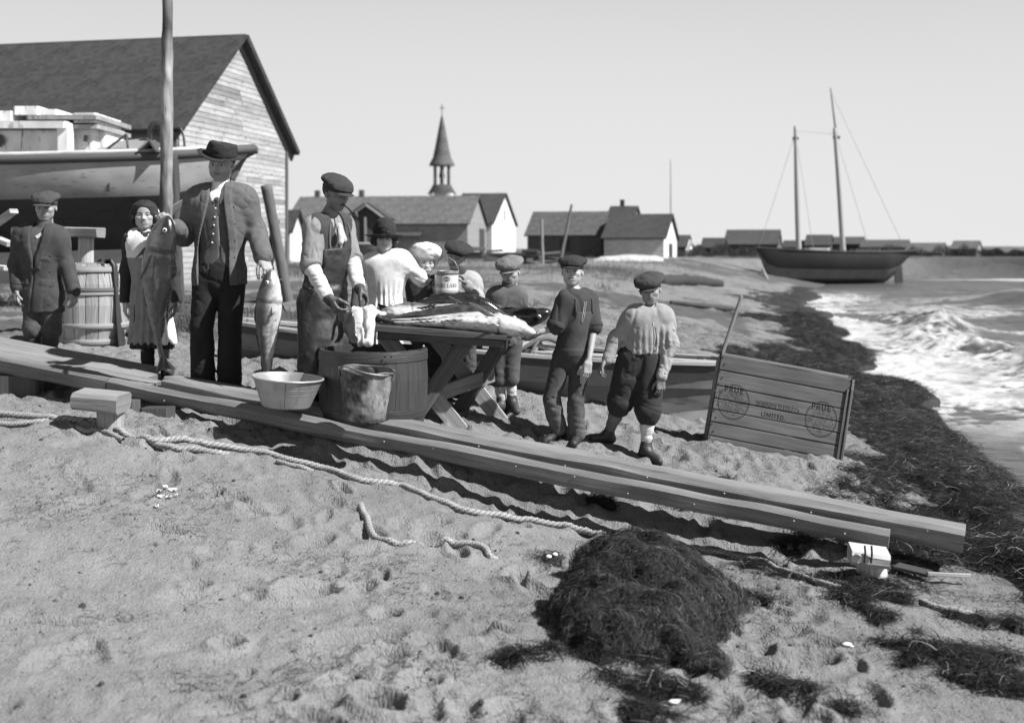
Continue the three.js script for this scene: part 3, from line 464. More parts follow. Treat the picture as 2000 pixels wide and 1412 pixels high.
for (const [px, d, th, pxG, pxL, pyE, pyR, tone, label] of farSheds) shed({ name: 'far_shed', label, px, d, th, pxG, pxL, pyE, pyR, wall: tone * 1.7, gable: tone * 2, roof: tone, over: 0.15, extra: f => part(f.t, 'door', f.box(f.L * 0.4, f.L * 0.4 + 0.9, -0.06, 0.04, f.yB, f.yE - 0.2), M.wood, tone * 0.6) });
shed({ name: 'beach_hut', label: 'little grey hut alone at the far right of the shore', px: 1908, d: 104, th: 24, pxG: 1919, pxL: 1858, pyE: 488, pyR: 472, wall: 0.13, gable: 0.3, roof: 0.1, over: 0.1, extra: f => part(f.t, 'door', f.box(f.L * 0.5, f.L * 0.5 + 0.8, -0.06, 0.04, f.yB, f.yE - 0.1), M.wood, 0.06) });
// church
{
  const d = 150, k = d / F, y = py => CY - (py - HY) * k, c = V(X(863, d), 0, -d), t = thing('church', 'church with a slender dark spire over an open belfry, beyond the roofs', 'church', V(c.x, 1.2, c.z));
  const oct = (pts, tone, m, name, par = t) => part(par, name, lathe(pts, c, { seg: 8, tone }), m);
  oct([[29 * k, y(379)], [27 * k, y(377)], [19 * k, y(364)], [18.5 * k, y(361)], [0, y(361)]], 0.07, M.shingle, 'skirt_roof');
  const sp = oct([[25 * k, y(324)], [24.5 * k, y(320)], [18 * k, y(308)], [13 * k, y(285)], [8 * k, y(258)], [3 * k, y(232)], [0, y(222)]], 0.13, M.shingle, 'spire'); oct([[0, y(324) + 0.02], [25 * k, y(324) + 0.02]], 0.1, M.wood, 'soffit');
  for (let i = 0; i < 6; i++) { const a = i / 6 * 6.283 + 0.35; part(t, 'belfry_post', pole([V(c.x + Math.cos(a) * 15.5 * k, y(363), c.z + Math.sin(a) * 15.5 * k), V(c.x + Math.cos(a) * 15.5 * k, y(322), c.z + Math.sin(a) * 15.5 * k)], 2.4 * k, { seg: 2, k: 8, tone: 0.22 }), M.wood); }
  part(t, 'bell', lathe([[0, y(330)], [3 * k, y(331)], [5 * k, y(340)], [6.5 * k, y(346)]], c, { seg: 16, tone: 0.05 }), M.iron);
  part(sp, 'cross', [pole([V(c.x, y(224), c.z), V(c.x, y(203), c.z)], 0.05, { seg: 1, k: 6, tone: 0.1 }), pole([V(c.x - 0.35, y(211), c.z), V(c.x + 0.35, y(211), c.z)], 0.05, { seg: 1, k: 6, tone: 0.1 })], M.iron);
  part(t, 'tower', board(V(c.x, 1.2, c.z), V(c.x, y(378), c.z), 46 * k, 46 * k, V(0, 0, 1), { tone: 0.6, seg: 1, wob: 0 }), M.wall);
  const a = V(c.x - 9, 0, c.z - 0.5), b = V(c.x + 3, 0, c.z - 0.5); part(t, 'nave', board(a.setY(3.4), b.setY(3.4), 7, 4.4, V(0, 1, 0), { tone: 0.6, seg: 1, wob: 0 }), M.wall);
}
// land and bushes far along the shore
{
  const g = sheet(160, 3, (a, b) => { const az = mix(-0.6, 0.62, a), d = 420, x = az * d; const h = (3.0 + 2.2 * fbm2(x * 0.02, 3, 4)) * [1, 1, 0.75, 0][Math.round((1 - b) * 3)] * (b > 0.9 ? 1 : 1); return [x, b < 0.1 ? 0 : 1.5 + (h - 1.5) * b, -d - b * 30, 0.09, x, b * 4]; });
  struct('far_shore', g, M.grass, 'low wooded shore along the horizon');
  const m = strands(14000, r => { const k = r(), c = k < 0.25 ? [1920 + 110 * r(), 100] : k < 0.6 ? [1325 + 160 * r(), 84 + 20 * r()] : [1330 + 680 * r(), 100]; const d = c[1] + 4 * r(), x = X(c[0], d); const h = (0.25 + 0.75 * r()) * (0.5 + 0.6 * N2(c[0] * 0.06, 3)) * 0.8; return [G(x, d, h), r() * 6.28, 1.3 + (r() - 0.5), 0.5, 0.025 + 0.035 * r(), 6]; }, { seed: 21, mat: M.grass });
  m.name = 'shore_bushes'; m.userData = { kind: 'stuff', label: 'low dark bushes along the far shore', category: 'bushes' }; scene.add(m);
}
// poles and odd things on the flats
const stick = (name, label, cat, a, b, r, tone, o = {}) => solo(name, label, cat, pole([a, b], r, { tone, lump: 0.12, ...o }), M.wood, a);
stick('pole', 'thin upright pole before the left end of the grey shed', 'pole', hit(1060, 522, -0.1), P(1058, 428, 52), [0.07, 0.05], 0.3);
stick('pole', 'slanting pole leaning right before the grey shed', 'pole', hit(1092, 524, -0.1), P(1117, 399, 50), [0.08, 0.05], 0.16);
stick('flagpole', 'thin pale flagpole rising behind the white-walled shed', 'flagpole', G(X(1311, 100), 100), P(1310, 312, 100), [0.07, 0.03], 0.3);
stick('pole', 'pale slanting pole on the flat right of the small dark shed', 'pole', G(X(1338, 90), 90), P(1352, 470, 90), 0.09, 0.75);
solo('drift_log', 'long dark log lying on the sand behind the boy in the pale shirt', 'log', pole([hit(1292, 548, 0.1), hit(1350, 549, 0.13), hit(1408, 553, 0.1)], [0.2, 0.22, 0.15], { tone: 0.035, lump: 0.2 }), M.wood, hit(1350, 549));
solo('drift_log', 'thin dark log half buried right of the boy in the pale shirt', 'log', pole([hit(1310, 592, 0.02), hit(1375, 600, 0.05), hit(1440, 606, 0.0)], [0.06, 0.07, 0.04], { tone: 0.05, lump: 0.2 }), M.wood, hit(1375, 600));
{
  const r = rng(9), list = [[968, 512, 1.0, 0.6], [1002, 512, 1.2, 0.5], [1035, 517, 0.7, 0.7], [1075, 516, 0.9, 0.5], [925, 505, 1.3, 0.8]];
  const lab = ['dark heap of fishing gear under the white house', 'low dark cart bed right of the white house', 'squat crate left of the thin upright pole', 'dark box right of the thin upright pole', 'dark stack of planks before the storehouse gable'];
  list.forEach(([px, py, w, h], i) => { const p = hit(px, py), t = thing('gear_pile', lab[i], 'gear pile', p); for (let k = 0; k < 5; k++) part(t, 'plank', board(p.clone().add(V(-w / 2 + (r() - 0.5) * 0.3, 0.05 + k * h / 5, (r() - 0.5) * 0.4)), p.clone().add(V(w / 2 + (r() - 0.5) * 0.3, 0.05 + k * h / 5 + (r() - 0.5) * 0.15, (r() - 0.5) * 0.4)), 0.5, h / 5, V(0, 1, 0), { seg: 1, tone: 0.04 + 0.12 * r() }), M.wood); });
}

// ---------------------------------------------------------------- boats
// hull lofted from bow to stern; v runs from keel to sheer; half(t) breadth, full: fuller sections
function hullGeo(o) {
  const { bow, stern, sheer, keel, half, v0 = 0, v1 = 1, nu = 60, nv = 14, tone = 1, full = 2.2, rake = 0.12, srake = 0.04, off = 0 } = o, ax = stern.clone().sub(bow), L = Math.hypot(ax.x, ax.z), dir = V(ax.x / L, 0, ax.z / L), lat = V(-dir.z, 0, dir.x);
  const at = (t, v, s) => { const k = keel(t), y = k + (sheer(t) - k) * v, q = 1 - Math.pow(Math.max(0, 1 - v), full), b = half(t) * q + (b0 => b0)(off), u = t * L + rake * L * Math.pow(Math.max(0, 1 - v), 1.5) * Math.pow(1 - t, 4) * (1 - t) - srake * L * (1 - v) * Math.pow(t, 8); return V(bow.x + dir.x * u + lat.x * b * s, y, bow.z + dir.z * u + lat.z * b * s); };
  const side = s => sheet(nu, nv, (a, b) => { const v = mix(v0, v1, b), p = at(a, v, s), tt = typeof tone === 'function' ? tone(a, v, p) : tone; return [p.x, p.y, p.z, tt, a * L, p.y]; });
  return { sides: [side(1), side(-1)], at, dir, lat, L };
}
// the cabin boat on the slip at the left
{
  const d = 19.2, y = (py, dd = d) => CY - (py - HY) / F * dd, bow = V(X(500, d), 0, -d), stern = V(X(-330, 18.2), 0, -18.6);
  const sheer = lut([[0, y(290)], [0.09, y(298)], [0.18, y(306)], [0.36, y(316)], [0.6, y(324)], [1, y(326)]]), keel = lut([[0, y(300)], [0.02, y(340)], [0.06, y(405)], [0.12, y(455)], [0.2, y(485)], [1, y(500)]]), half = t => 1.35 * Math.pow(Math.sin(Math.min(1, t * 1.6 + 0.001) * Math.PI / 2), 0.75);
  const t = thing('cabin_boat', 'big white cabin boat hauled out on props before the barn', 'boat', V(X(150, d), land(-7, 19), -d));
  const wl = a => clamp(lut([[0, 0.5], [0.1, 0.5], [0.3, 0.6], [0.6, 0.58], [1, 0.56]])(a));
  const H = o => hullGeo({ bow, stern, sheer, keel, half, rake: 0.05, full: 2.0, ...o });
  part(t, 'topsides', H({ v0: 0.56, v1: 1, nv: 10, tone: (a, v, p) => 0.36 * (1 + 0.18 * fbm2(p.x * 1.5, p.y * 3, 3)) * (1 - 0.35 * ss(0.64, 0.56, v)) }).sides, M.paint);
  part(t, 'bottom', H({ v0: 0, v1: 0.56, nv: 10, tone: 0.04 }).sides, M.paint);
  const h = H({}), rail = [0.004, 0.05, 0.12, 0.2, 0.3, 0.42, 0.55, 0.7, 0.85, 1];
  for (const s of [1, -1]) part(t, 'rub_rail', pole(rail.map(a => h.at(a, 0.975, s)), 0.075, { seg: 50, k: 8, tone: 0.09 }), M.wood);
  for (const s of [1, -1]) part(t, 'toe_rail', pole(rail.map(a => h.at(a, 1.03, s)), 0.035, { seg: 50, k: 6, tone: 0.55 }), M.paint);
  part(t, 'deck', sheet(40, 4, (a, b) => { const p = h.at(a, 0.985, 1), q = h.at(a, 0.985, -1).lerp(p, b); return [q.x, q.y + 0.05 * Math.sin(b * Math.PI), q.z, 0.3]; }), M.wood);
  part(t, 'stem', pole([h.at(0, 1.1, 1), h.at(0, 0.6, 1), h.at(0.004, 0.3, 1), h.at(0.03, 0.1, 1)], 0.08, { tone: 0.12 }), M.wood);
  for (const px of [208, 345]) part(t, 'chafing_strip', board(P(px, 312, 18.0), P(px + 3, 374, 18.05), 0.05, 0.03, V(0, 0, 1), { tone: 0.07 }), M.wood);
  const blk = (px0, px1, py0, py1, d0, d1, tone, name, o = {}) => { const m = (d0 + d1) / 2, a = P((px0 + px1) / 2, py1, d0), b = P((px0 + px1) / 2, py0, d0); a.z = b.z = -m; a.x = b.x; return part(o.par ?? t, name, board(a, b, (px1 - px0) / F * d0, d1 - d0, V(0, 0, 1), { tone, seg: 2, wob: 0.006, bev: 0.03, ...o }), o.m ?? M.paint); };
  const cab = blk(-220, 124, 250, 322, 18.1, 19.8, 0.72, 'cabin');
  blk(-230, 126, 236, 250, 17.95, 19.95, 0.82, 'cabin_roof'); blk(-225, 122, 249, 254, 18.05, 18.1, 0.2, 'eave_strip');
  blk(108, 135, 240, 312, 18.0, 18.2, 0.85, 'corner_post');
  blk(124, 180, 250, 312, 18.3, 19.7, 0.75, 'wheelhouse'); blk(178, 206, 246, 306, 18.6, 19.5, 0.85, 'wheelhouse');
  blk(50, 190, 224, 233, 18.1, 19.7, 0.34, 'roof_edge'); blk(140, 186, 220, 240, 18.2, 19.4, 0.8, 'roof_box'); blk(135, 192, 243, 251, 18.15, 19.7, 0.4, 'roof_edge');
  blk(-60, 24, 216, 240, 18.4, 19.6, 0.75, 'roof_box'); blk(24, 74, 207, 224, 18.4, 19.3, 0.85, 'hatch_cover'); blk(76, 110, 213, 224, 18.5, 19.3, 0.82, 'hatch_cover');
  blk(-220, 150, 310, 318, 18.0, 18.1, 0.1, 'plinth');
  part(cab, 'porthole', [lathe([[0.085, 0], [0.1, 0.02], [0.085, 0.04]], P(-2, 275, 18.08), { tilt: new THREE.Quaternion().setFromAxisAngle(V(1, 0, 0), Math.PI / 2), tone: 0.3 })], M.iron);
  part(cab, 'glass', lathe([[0, 0.01], [0.088, 0.012]], P(-2, 275, 18.085), { tilt: new THREE.Quaternion().setFromAxisAngle(V(1, 0, 0), Math.PI / 2), tone: 0.02 }), M.gloss);
  part(cab, 'rod', pole([P(43, 254, 18.0), P(40, 312, 18.0)], 0.012, { seg: 2, k: 6, tone: 0.2 }), M.iron);
  part(cab, 'door_handle', pole([P(166, 264, 18.25), P(165, 276, 18.25)], 0.03, { seg: 2, k: 8, tone: 0.15 }), M.iron);
  part(t, 'hatch_lid', board(P(190, 296, 18.4), P(308, 282, 18.8), 1.0, 0.05, V(-0.1, 1, 0.35), { tone: 0.3 }), M.wood);
  part(t, 'tent_board', [board(P(280, 296, 18.3), P(301, 277, 18.3), 0.6, 0.03, V(-0.6, 0.7, 0), { tone: 0.35 }), board(P(301, 277, 18.3), P(316, 300, 18.3), 0.6, 0.03, V(0.6, 0.7, 0), { tone: 0.08 })], M.wood);
  part(t, 'stay', [pole([P(206, 293, 18.4), P(246, 262, 18.4)], 0.018, { seg: 2, k: 6, tone: 0.1 }), pole([P(246, 262, 18.4), P(250, 300, 18.4)], 0.018, { seg: 2, k: 6, tone: 0.15 })], M.iron);
  part(t, 'ventilator', pole([P(296, 300, 19), P(295, 268, 19), P(297, 250, 19), P(306, 244, 19), P(318, 250, 19)], [0.04, 0.05, 0.06, 0.08, 0.11], { tone: 0.09 }), M.iron);
  part(t, 'bow_hoop', pole([P(352, 250, 19), P(358, 268, 19), P(360, 300, 19)], 0.02, { seg: 12, k: 6, tone: 0.1 }), M.iron);
  part(t, 'bollard', board(P(372, 304, 18.9), P(372, 291, 18.9), 0.2, 0.14, V(0, 0, 1), { tone: 0.12 }), M.wood);
}
stick('mooring_pole', 'tall barked pole rising out of the picture behind the girl with the big fish', 'pole', G(X(321, 12.8), 12.8, -0.3), P(327, -60, 12.8), [0.084, 0.066, 0.05], 0.36, { k: 16, seg: 60, lump: 0.16, fn: (q, f, a) => (0.68 + 0.75 * N3(q.x * 4, q.y * 1.6, q.z * 4)) * (0.8 + 0.5 * N3(q.x * 24, q.y * 12, q.z * 24)) });
stick('prop_post', 'dark timber propping up the boat just right of the tall pole', 'post', G(X(352, 17.4), 17.4, -0.2), P(337, 300, 17.6), [0.075, 0.065], 0.055);
stick('prop_post', 'stout slanting log shoring the bow of the cabin boat', 'post', G(X(567, 19.6), 19.6, -0.2), P(519, 362, 19.6), [0.085, 0.09], 0.13, { fn: (q, f, a) => 1 });
stick('prop_post', 'short dark brace behind the slanting log at the boat\'s bow', 'post', G(X(515, 21), 21), P(538, 430, 20.5), 0.07, 0.05);
// the schooner on the far beach
{
  const d = 70, k = d / F, y = py => CY - (py - HY) * k, bow = V(X(1477, 68.5), 0, -68.5), stern = V(X(1781, 71), 0, -71);
  const sheer = lut([[0, y(484)], [0.15, y(487)], [0.5, y(492)], [0.85, y(492)], [1, y(489)]]), keel = lut([[0, y(500)], [0.05, y(545)], [0.12, y(560)], [0.8, y(560)], [0.9, y(545)], [1, y(510)]]), half = t => 1.25 * Math.pow(Math.sin(Math.min(1, t * 2 + 0.001) * Math.PI / 2), 0.8) * (1 - 0.35 * ss(0.75, 1, t));
  const t = thing('schooner', 'dark two-masted schooner lying beached at the end of the bay', 'boat', V(X(1630, d), 0, -d)), H = o => hullGeo({ bow, stern, sheer, keel, half, rake: 0.03, srake: 0.1, full: 2.4, ...o });
  part(t, 'topsides', H({ v0: 0.5, tone: 0.028 }).sides, M.paint); part(t, 'bottom', H({ v1: 0.5, tone: (a, v) => v > 0.22 ? 0.17 : 0.04 }).sides, M.paint);
  const h = H({}); part(t, 'deck', sheet(20, 2, (a, b) => { const q = h.at(a, 0.93, -1).lerp(h.at(a, 0.93, 1), b); return [q.x, q.y, q.z, 0.2]; }), M.wood);
  for (const s of [1, -1]) part(t, 'rail', pole([0.01, 0.2, 0.4, 0.6, 0.8, 1].map(a => h.at(a, 1.0, s)), 0.05, { seg: 30, k: 6, tone: 0.05 }), M.wood);
  const mast = (pts, r, tone) => part(t, 'mast', pole(pts, r, { seg: 16, k: 8, tone }), M.wood);
  mast([P(1561, 500, d), P(1558, 400, d), P(1554, 246, d)], [0.17, 0.15, 0.09], 0.42); const m2 = mast([P(1648, 500, d), P(1640, 370, d), P(1631, 250, d)], [0.17, 0.15, 0.11], 0.42);
  part(t, 'topmast', pole([P(1635, 268, d), P(1623, 172, d)], [0.08, 0.04], { seg: 6, k: 8, tone: 0.3 }), M.wood);
  part(t, 'crosstree', [pole([P(1549, 270, d), P(1560, 270, d)], 0.1, { seg: 2, k: 6, tone: 0.12 }), pole([P(1628, 268, d), P(1641, 268, d)], 0.1, { seg: 2, k: 6, tone: 0.12 })], M.wood);
  for (const [a, b] of [[[1554, 262], [1482, 486]], [[1555, 262], [1590, 490]], [[1633, 262], [1700, 490]], [[1624, 180], [1770, 490]], [[1555, 255], [1632, 262]]]) part(t, 'stay', pole([P(...a, d), P(...b, d)], 0.013, { seg: 2, k: 5, tone: 0.4 }), M.rope);
  part(t, 'deckhouse', board(P(1596, 497, d), P(1596, 484, d), 1.3, 1.0, V(0, 0, 1), { tone: 0.5, seg: 1 }), M.paint); part(t, 'deckhouse', board(P(1690, 500, d), P(1690, 486, d), 1.6, 1.0, V(0, 0, 1), { tone: 0.08, seg: 1 }), M.paint);
  part(t, 'rudder', board(P(1757, 553, 71.5), P(1754, 520, 71.5), 0.5, 0.1, V(0, 0, 1), { tone: 0.08 }), M.wood);
}
stick('prop_timber', 'slanting prop under the schooner\'s left end', 'prop', hit(1499, 545), P(1490, 525, 67), 0.08, 0.3);
// upturned white boat on the flat
{
  const d = 62, bow = V(X(1160, d), 0, -d), stern = V(X(1300, d), 0, -d - 1), g = land(X(1230, d), d);
  const h = hullGeo({ bow, stern, sheer: () => g, keel: lut([[0, g + 0.1], [0.1, g + 0.26], [0.5, g + 0.33], [0.9, g + 0.3], [1, g + 0.2]]), half: t => 0.6 * Math.pow(Math.sin(Math.PI * clamp(t, 0.02, 0.98)), 0.6), rake: 0, srake: 0, full: 1.6, tone: 0.5 });
  const t = thing('upturned_boat', 'white boat lying keel up on the grass before the sheds', 'boat', V(X(1230, d), g, -d)); part(t, 'hull', h.sides, M.paint); part(t, 'keel', pole([h.at(0, 0, 1), h.at(0.5, 0, 1), h.at(1, 0, 1)], 0.04, { tone: 0.5 }), M.wood);
}
// round dark boat beside the hut
{
  const d = 40, bow = V(X(640, d), 0, -d), stern = V(X(742, d), 0, -d - 0.5), g = land(X(690, d), d), y = py => CY - (py - HY) / F * d;
  const h = hullGeo({ bow, stern, sheer: () => y(476), keel: lut([[0, y(480)], [0.2, y(500)], [0.8, y(504)], [1, y(482)]]), half: t => 0.6 * Math.pow(Math.sin(Math.PI * clamp(t, 0.02, 0.98)), 0.6), rake: 0, srake: 0, full: 2, tone: 0.11 });
  const t = thing('skiff', 'small grey skiff lying by the dark hut, behind the apron man', 'boat', V(X(690, d), g, -d)); part(t, 'hull', h.sides, M.paint); for (const s of [1, -1]) part(t, 'gunwale', pole([0, 0.2, 0.5, 0.8, 1].map(a => h.at(a, 1, s)), 0.05, { tone: 0.2 }), M.wood);
}
// the dory behind the table
{
  const A = P(462, 640, 11.0), B = P(1470, 722, 10.9), ax = B.clone().sub(A), L = ax.length(), dir = ax.clone().normalize(), up = V(0, 1, 0).addScaledVector(dir, -dir.y).normalize(), lat = dir.clone().cross(up);   // lat points to the viewer
  if (lat.z < 0) lat.negate();
  const half = t => 0.62 * Math.pow(Math.sin(Math.PI * clamp(0.06 + t * 0.9, 0, 1)), 0.7), bot = t => 0.55 * half(t), shr = t => 0.05 * Math.pow(2 * t - 1, 2), dep = 0.5;
  const at = (t, v, s, o = 0) => A.clone().addScaledVector(dir, t * L + (1 - v) * 0.25 * L * 0.12 * (1 - 2 * t)).addScaledVector(up, shr(t) - dep * (1 - v)).addScaledVector(lat, s * (mix(bot(t), half(t), v) + o));
  const t = thing('dory', 'lapstrake dory with a pale band along its side, drawn up behind the fish table', 'boat', V((A.x + B.x) / 2, land((A.x + B.x) / 2, 11), -11));
  const strake = (v0, v1, tone, lap) => { for (const s of [1, -1]) part(t, 'strake', [sheet(60, 2, (a, b) => { const p = at(a, mix(v0, v1, b), s, lap + 0.012 * (1 - b)); return [p.x, p.y, p.z, tone * (1 + 0.25 * fbm2(a * 30, b * 2 + v0 * 9, 3)), a * L, b * 0.2 + v0]; }), sheet(60, 1, (a, b) => { const p = at(a, v0, s, lap + 0.012 - 0.02 * b); return [p.x, p.y, p.z, tone * 0.6, a * L, b * 0.02]; })], M.paint); };
  strake(0.86, 1, 0.06, 0.02); strake(0.57, 0.86, 0.21, 0.012); strake(0.3, 0.57, 0.15, 0.006); strake(0, 0.3, 0.5, 0);
  for (const s of [1, -1]) part(t, 'gunwale', [board(at(0.01, 1.02, s), at(0.5, 1.02, s), 0.05, 0.035, up, { tone: 0.36, seg: 1 }), ...[0, 1, 2, 3, 4, 5, 6, 7, 8, 9].map(i => board(at(i / 10, 1.03, s, 0.015), at((i + 1) / 10 + 0.004, 1.03, s, 0.015), 0.055, 0.034, up, { tone: 0.38, seg: 1, wob: 0 }))], M.wood);
  part(t, 'bottom', sheet(30, 2, (a, b) => { const p = at(a, 0, 1).lerp(at(a, 0, -1), b); return [p.x, p.y, p.z, 0.1]; }), M.wood);
  for (const u of [0.3, 0.52, 0.76]) part(t, 'thwart', board(at(u, 0.72, 1), at(u, 0.72, -1), 0.2, 0.03, up, { tone: 0.25 }), M.wood);
  for (let i = 1; i < 12; i++) part(t, 'frame', [1, -1].map(s => board(at(i / 12, 0.02, s, -0.02), at(i / 12, 1, s, -0.02), 0.04, 0.03, dir, { tone: 0.3 })), M.wood);
  // gear lying in it
  const hp = (u, s, h) => at(u, 0.95, s).addScaledVector(up, h);
  solo('fishing_gear', 'bent wooden gear and hoops lying across the dory right of the table', 'fishing gear', [pole([hp(0.545, 0.5, 0), hp(0.56, 0.3, 0.1), hp(0.62, 0, 0.06)], 0.022, { tone: 0.4 }), pole([hp(0.55, 0.4, 0.05), hp(0.6, 0.2, 0.16), hp(0.66, -0.2, 0.02)], 0.02, { tone: 0.12 }), pole([hp(0.57, 0.6, 0), hp(0.585, 0.3, 0.13), hp(0.6, -0.3, 0)], 0.014, { tone: 0.1 })], M.wood, hp(0.58, 0.3, -0.3));
  solo('oar', 'pale oar lying along the dory behind the dark-capped boy', 'oar', [pole([hp(0.6, 0.2, 0.03), hp(0.95, 0.1, 0.02)], 0.025, { tone: 0.4 }), board(hp(0.48, 0.2, 0.04), hp(0.6, 0.2, 0.035), 0.13, 0.02, up, { tone: 0.4 })], M.wood, hp(0.7, 0.2, -0.3));
}

// ---------------------------------------------------------------- timbers of the landing ramp
const B1 = (t, off = 0, dy = 0) => V(mix(-3.82, 2.11, t), mix(1.19, 0.433, t) + dy, -(mix(9.0, 6.7, t)) - off);     // top front edge of the front beam
const tB1 = px => { let t = 0; for (let i = 0; i < 40; i++) { const p = B1(t), k = (px - 1000) / F; t -= (p.x / -p.z - k) / 0.78; } return t; };
{
  // weathered timber: a board with nail heads and long checks
  const timber = (name, label, a, b, w, h, tone, nails, seed, par) => { const r = rng(seed), ax = b.clone().sub(a).normalize(), t = thing(name, label, 'timber', a.clone().lerp(b, 0.5).add(V(0, -h / 2, 0)));
    part(t, 'beam', board(a, b, w, h, V(0, 1, 0), { tone, seg: 90, bev: h * 0.26, wob: 0.011, vary: 0.22 }), M.wood);
    const front = V(0, 1, 0).cross(ax).normalize(); if (front.z < 0) front.negate();
    for (let i = 0; i < nails; i++) { const u = (i + 0.5 + 0.6 * (r() - 0.5)) / nails; part(t, 'nail', ball(a.clone().lerp(b, u).addScaledVector(front, w / 2 + 0.001).add(V(0, (r() - 0.5) * h * 0.4, 0)), 0.006, 0.5, 1, 1, 1, 6), M.iron); }
    return t; };
  const o1 = V(0, -0.056, -0.04);
  timber('ramp_timber', 'long slim front timber of the ramp, its right end resting on the white block', B1(tB1(212)).add(o1), B1(1).add(o1), 0.08, 0.112, 0.2, 16, 3);
  const o2 = V(0, 0.062 - 0.065, -0.165 - 0.11);
  timber('ramp_timber', 'wider rear timber of the ramp, under the tub and the bucket, longest at the right', B1(tB1(312)).add(o2), B1(1.075).add(o2), 0.22, 0.13, 0.22, 10, 4);
  const t = thing('plank_walk', 'weathered planks side by side at the left end of the ramp', 'planks', B1(0.1, 0.25, -0.1));
  part(t, 'beam', board(B1(-0.12).add(o1), B1(tB1(209)).add(o1), 0.08, 0.112, V(0, 1, 0), { tone: 0.17, seg: 30, bev: 0.02, wob: 0.006 }), M.wood);
  for (let k = 0; k < 3; k++) { const q = 0.17 + k * 0.165; part(t, 'plank', board(B1(-0.12, q, k * 0.024 - 0.02), B1(tB1(290) - 0.012 * k, q, k * 0.024 - 0.015), 0.158, 0.05, V(0, 1, 0.14), { tone: [0.23, 0.26, 0.24][k], seg: 30, wob: 0.004, bev: 0.008 }), M.wood); }
  // blocks and posts that carry the ramp
  const blockPost = (name, label, px0, px1, pyT, pyB, d, dep, hasPost, tone, px2, pyG) => { const k = d / F, c = P((px0 + px1) / 2, (pyT + pyB) / 2, d), w = (px1 - px0) * k, h = (pyB - pyT) * k, tt = thing(name, label, 'block', V(c.x, gh(c.x, d), c.z));
    part(tt, 'block', board(c.clone().add(V(-w / 2, 0.01, 0)), c.clone().add(V(w / 2, -0.012, 0.03)), dep, h, V(0, 1, 0.06), { tone, seg: 8, bev: h * 0.22, wob: 0.008 }), M.wood);
    if (hasPost) part(tt, 'post', pole([V(X(px2, d), gh(X(px2, d), d) - 0.2, c.z - 0.02), V(X(px2, d), c.y - h / 2 + 0.015, c.z - 0.03)], [0.085, 0.08], { tone: tone * 1.1, k: 14, lump: 0.1 }), M.wood); return tt; };
  blockPost('ramp_support', 'wooden block on a short round post before the left end of the ramp', 152, 244, 765, 799, 7.62, 0.22, true, 0.3, 212, 850);
  blockPost('ramp_support', 'whitish block with worn edges under the right end of the front timber', 1660, 1731, 1070, 1098, 6.62, 0.2, true, 0.62, 1706, 1115);
  const st = (label, px, d, w, tone) => { const x = X(px, d), g = gh(x, d), y = B1(tB1(px)).y - 0.11; solo('ramp_support', label, 'block', board(V(x, g - 0.1, -d), V(x, y, -d), w, 0.16, V(0, 0, 1), { tone, seg: 3, wob: 0.01, bev: 0.02 }), M.wood, V(x, g, -d)); };
  st('dark squared stump under the front timber, right of the round post', 308, 8.32, 0.2, 0.07); st('short peg under the planks just behind the block of wood', 253, 8.5, 0.12, 0.12); st('stump deep in shade under the far left of the planks', 40, 9.05, 0.3, 0.1);
  solo('cord', 'dark cord tied twice round the whitish block', 'cord', [0, 1].map(i => pole([P(1690 + i * 13, 1066, 6.5), P(1691 + i * 13, 1084, 6.5), P(1689 + i * 13, 1100, 6.5)], 0.006, { k: 6, seg: 6, tone: 0.05 })), M.rope, P(1695, 1084, 6.5));
}
// ---------------------------------------------------------------- ropes: three strands laid up
function rope(pts, r, o = {}) {
  { const c0 = new THREE.CatmullRomCurve3(pts, false, 'centripetal'), n0 = Math.ceil(c0.getLength() / 0.06), q = []; for (let i = 0; i <= n0; i++) { const p = c0.getPoint(i / n0), u = i / n0 * (o.hs.length - 1), k = Math.min(o.hs.length - 2, Math.floor(u)); let yy = 0; for (const [a, b] of [[0, 0], [0.1, 0], [-0.1, 0], [0, 0.04], [0.2, 0], [-0.2, 0], [0, -0.04]]) yy += gh(p.x + a, -p.z - a * 0.3 + b) / 7; p.y = Math.max(yy, gh(p.x, -p.z) - 0.02) + mix(o.hs[k], o.hs[k + 1], u - k); q.push(p); } pts = q; }
  const c = new THREE.CatmullRomCurve3(pts, false, 'centripetal'), L = c.getLength(), n = Math.ceil(L / 0.011), K = 12, pos = [], idx = [], uv = [], col = [];
  for (let i = 0; i <= n; i++) { const p = c.getPointAt(i / n), t = c.getTangentAt(i / n), s = t.clone().cross(V(0, 1, 0)).normalize(), u = s.clone().cross(t);
    for (let k = 0; k < K; k++) { const a = k / K * 6.2832, lob = Math.abs(Math.cos(1.5 * (a - i / n * L / (r * 4.6) * 6.2832))), q = r * (0.5 + 0.54 * lob), w = p.clone().addScaledVector(s, Math.cos(a) * q).addScaledVector(u, Math.sin(a) * q); pos.push(w.x, w.y, w.z); uv.push(i * 0.011, a * r); const tt = (o.tone ?? 0.36) * mix(0.04, 1.1, Math.pow(lob, 1.1)); col.push(tt, tt, tt); } }  // shade in the grooves between strands deepened in the colour
  for (let i = 0; i < n; i++) for (let k = 0; k < K; k++) { const a = i * K + k, b = i * K + (k + 1) % K; idx.push(a, b, a + K, b, b + K, a + K); }
  const g = new THREE.BufferGeometry(); g.setAttribute('position', new THREE.Float32BufferAttribute(pos, 3)); g.setAttribute('uv', new THREE.Float32BufferAttribute(uv, 2)); g.setAttribute('color', new THREE.Float32BufferAttribute(col, 3)); g.setIndex(idx); g.computeVertexNormals(); return g;
}
const rp = (list, h = 0.012) => list.map(([px, py, dh]) => hit(px, py, dh ?? h));
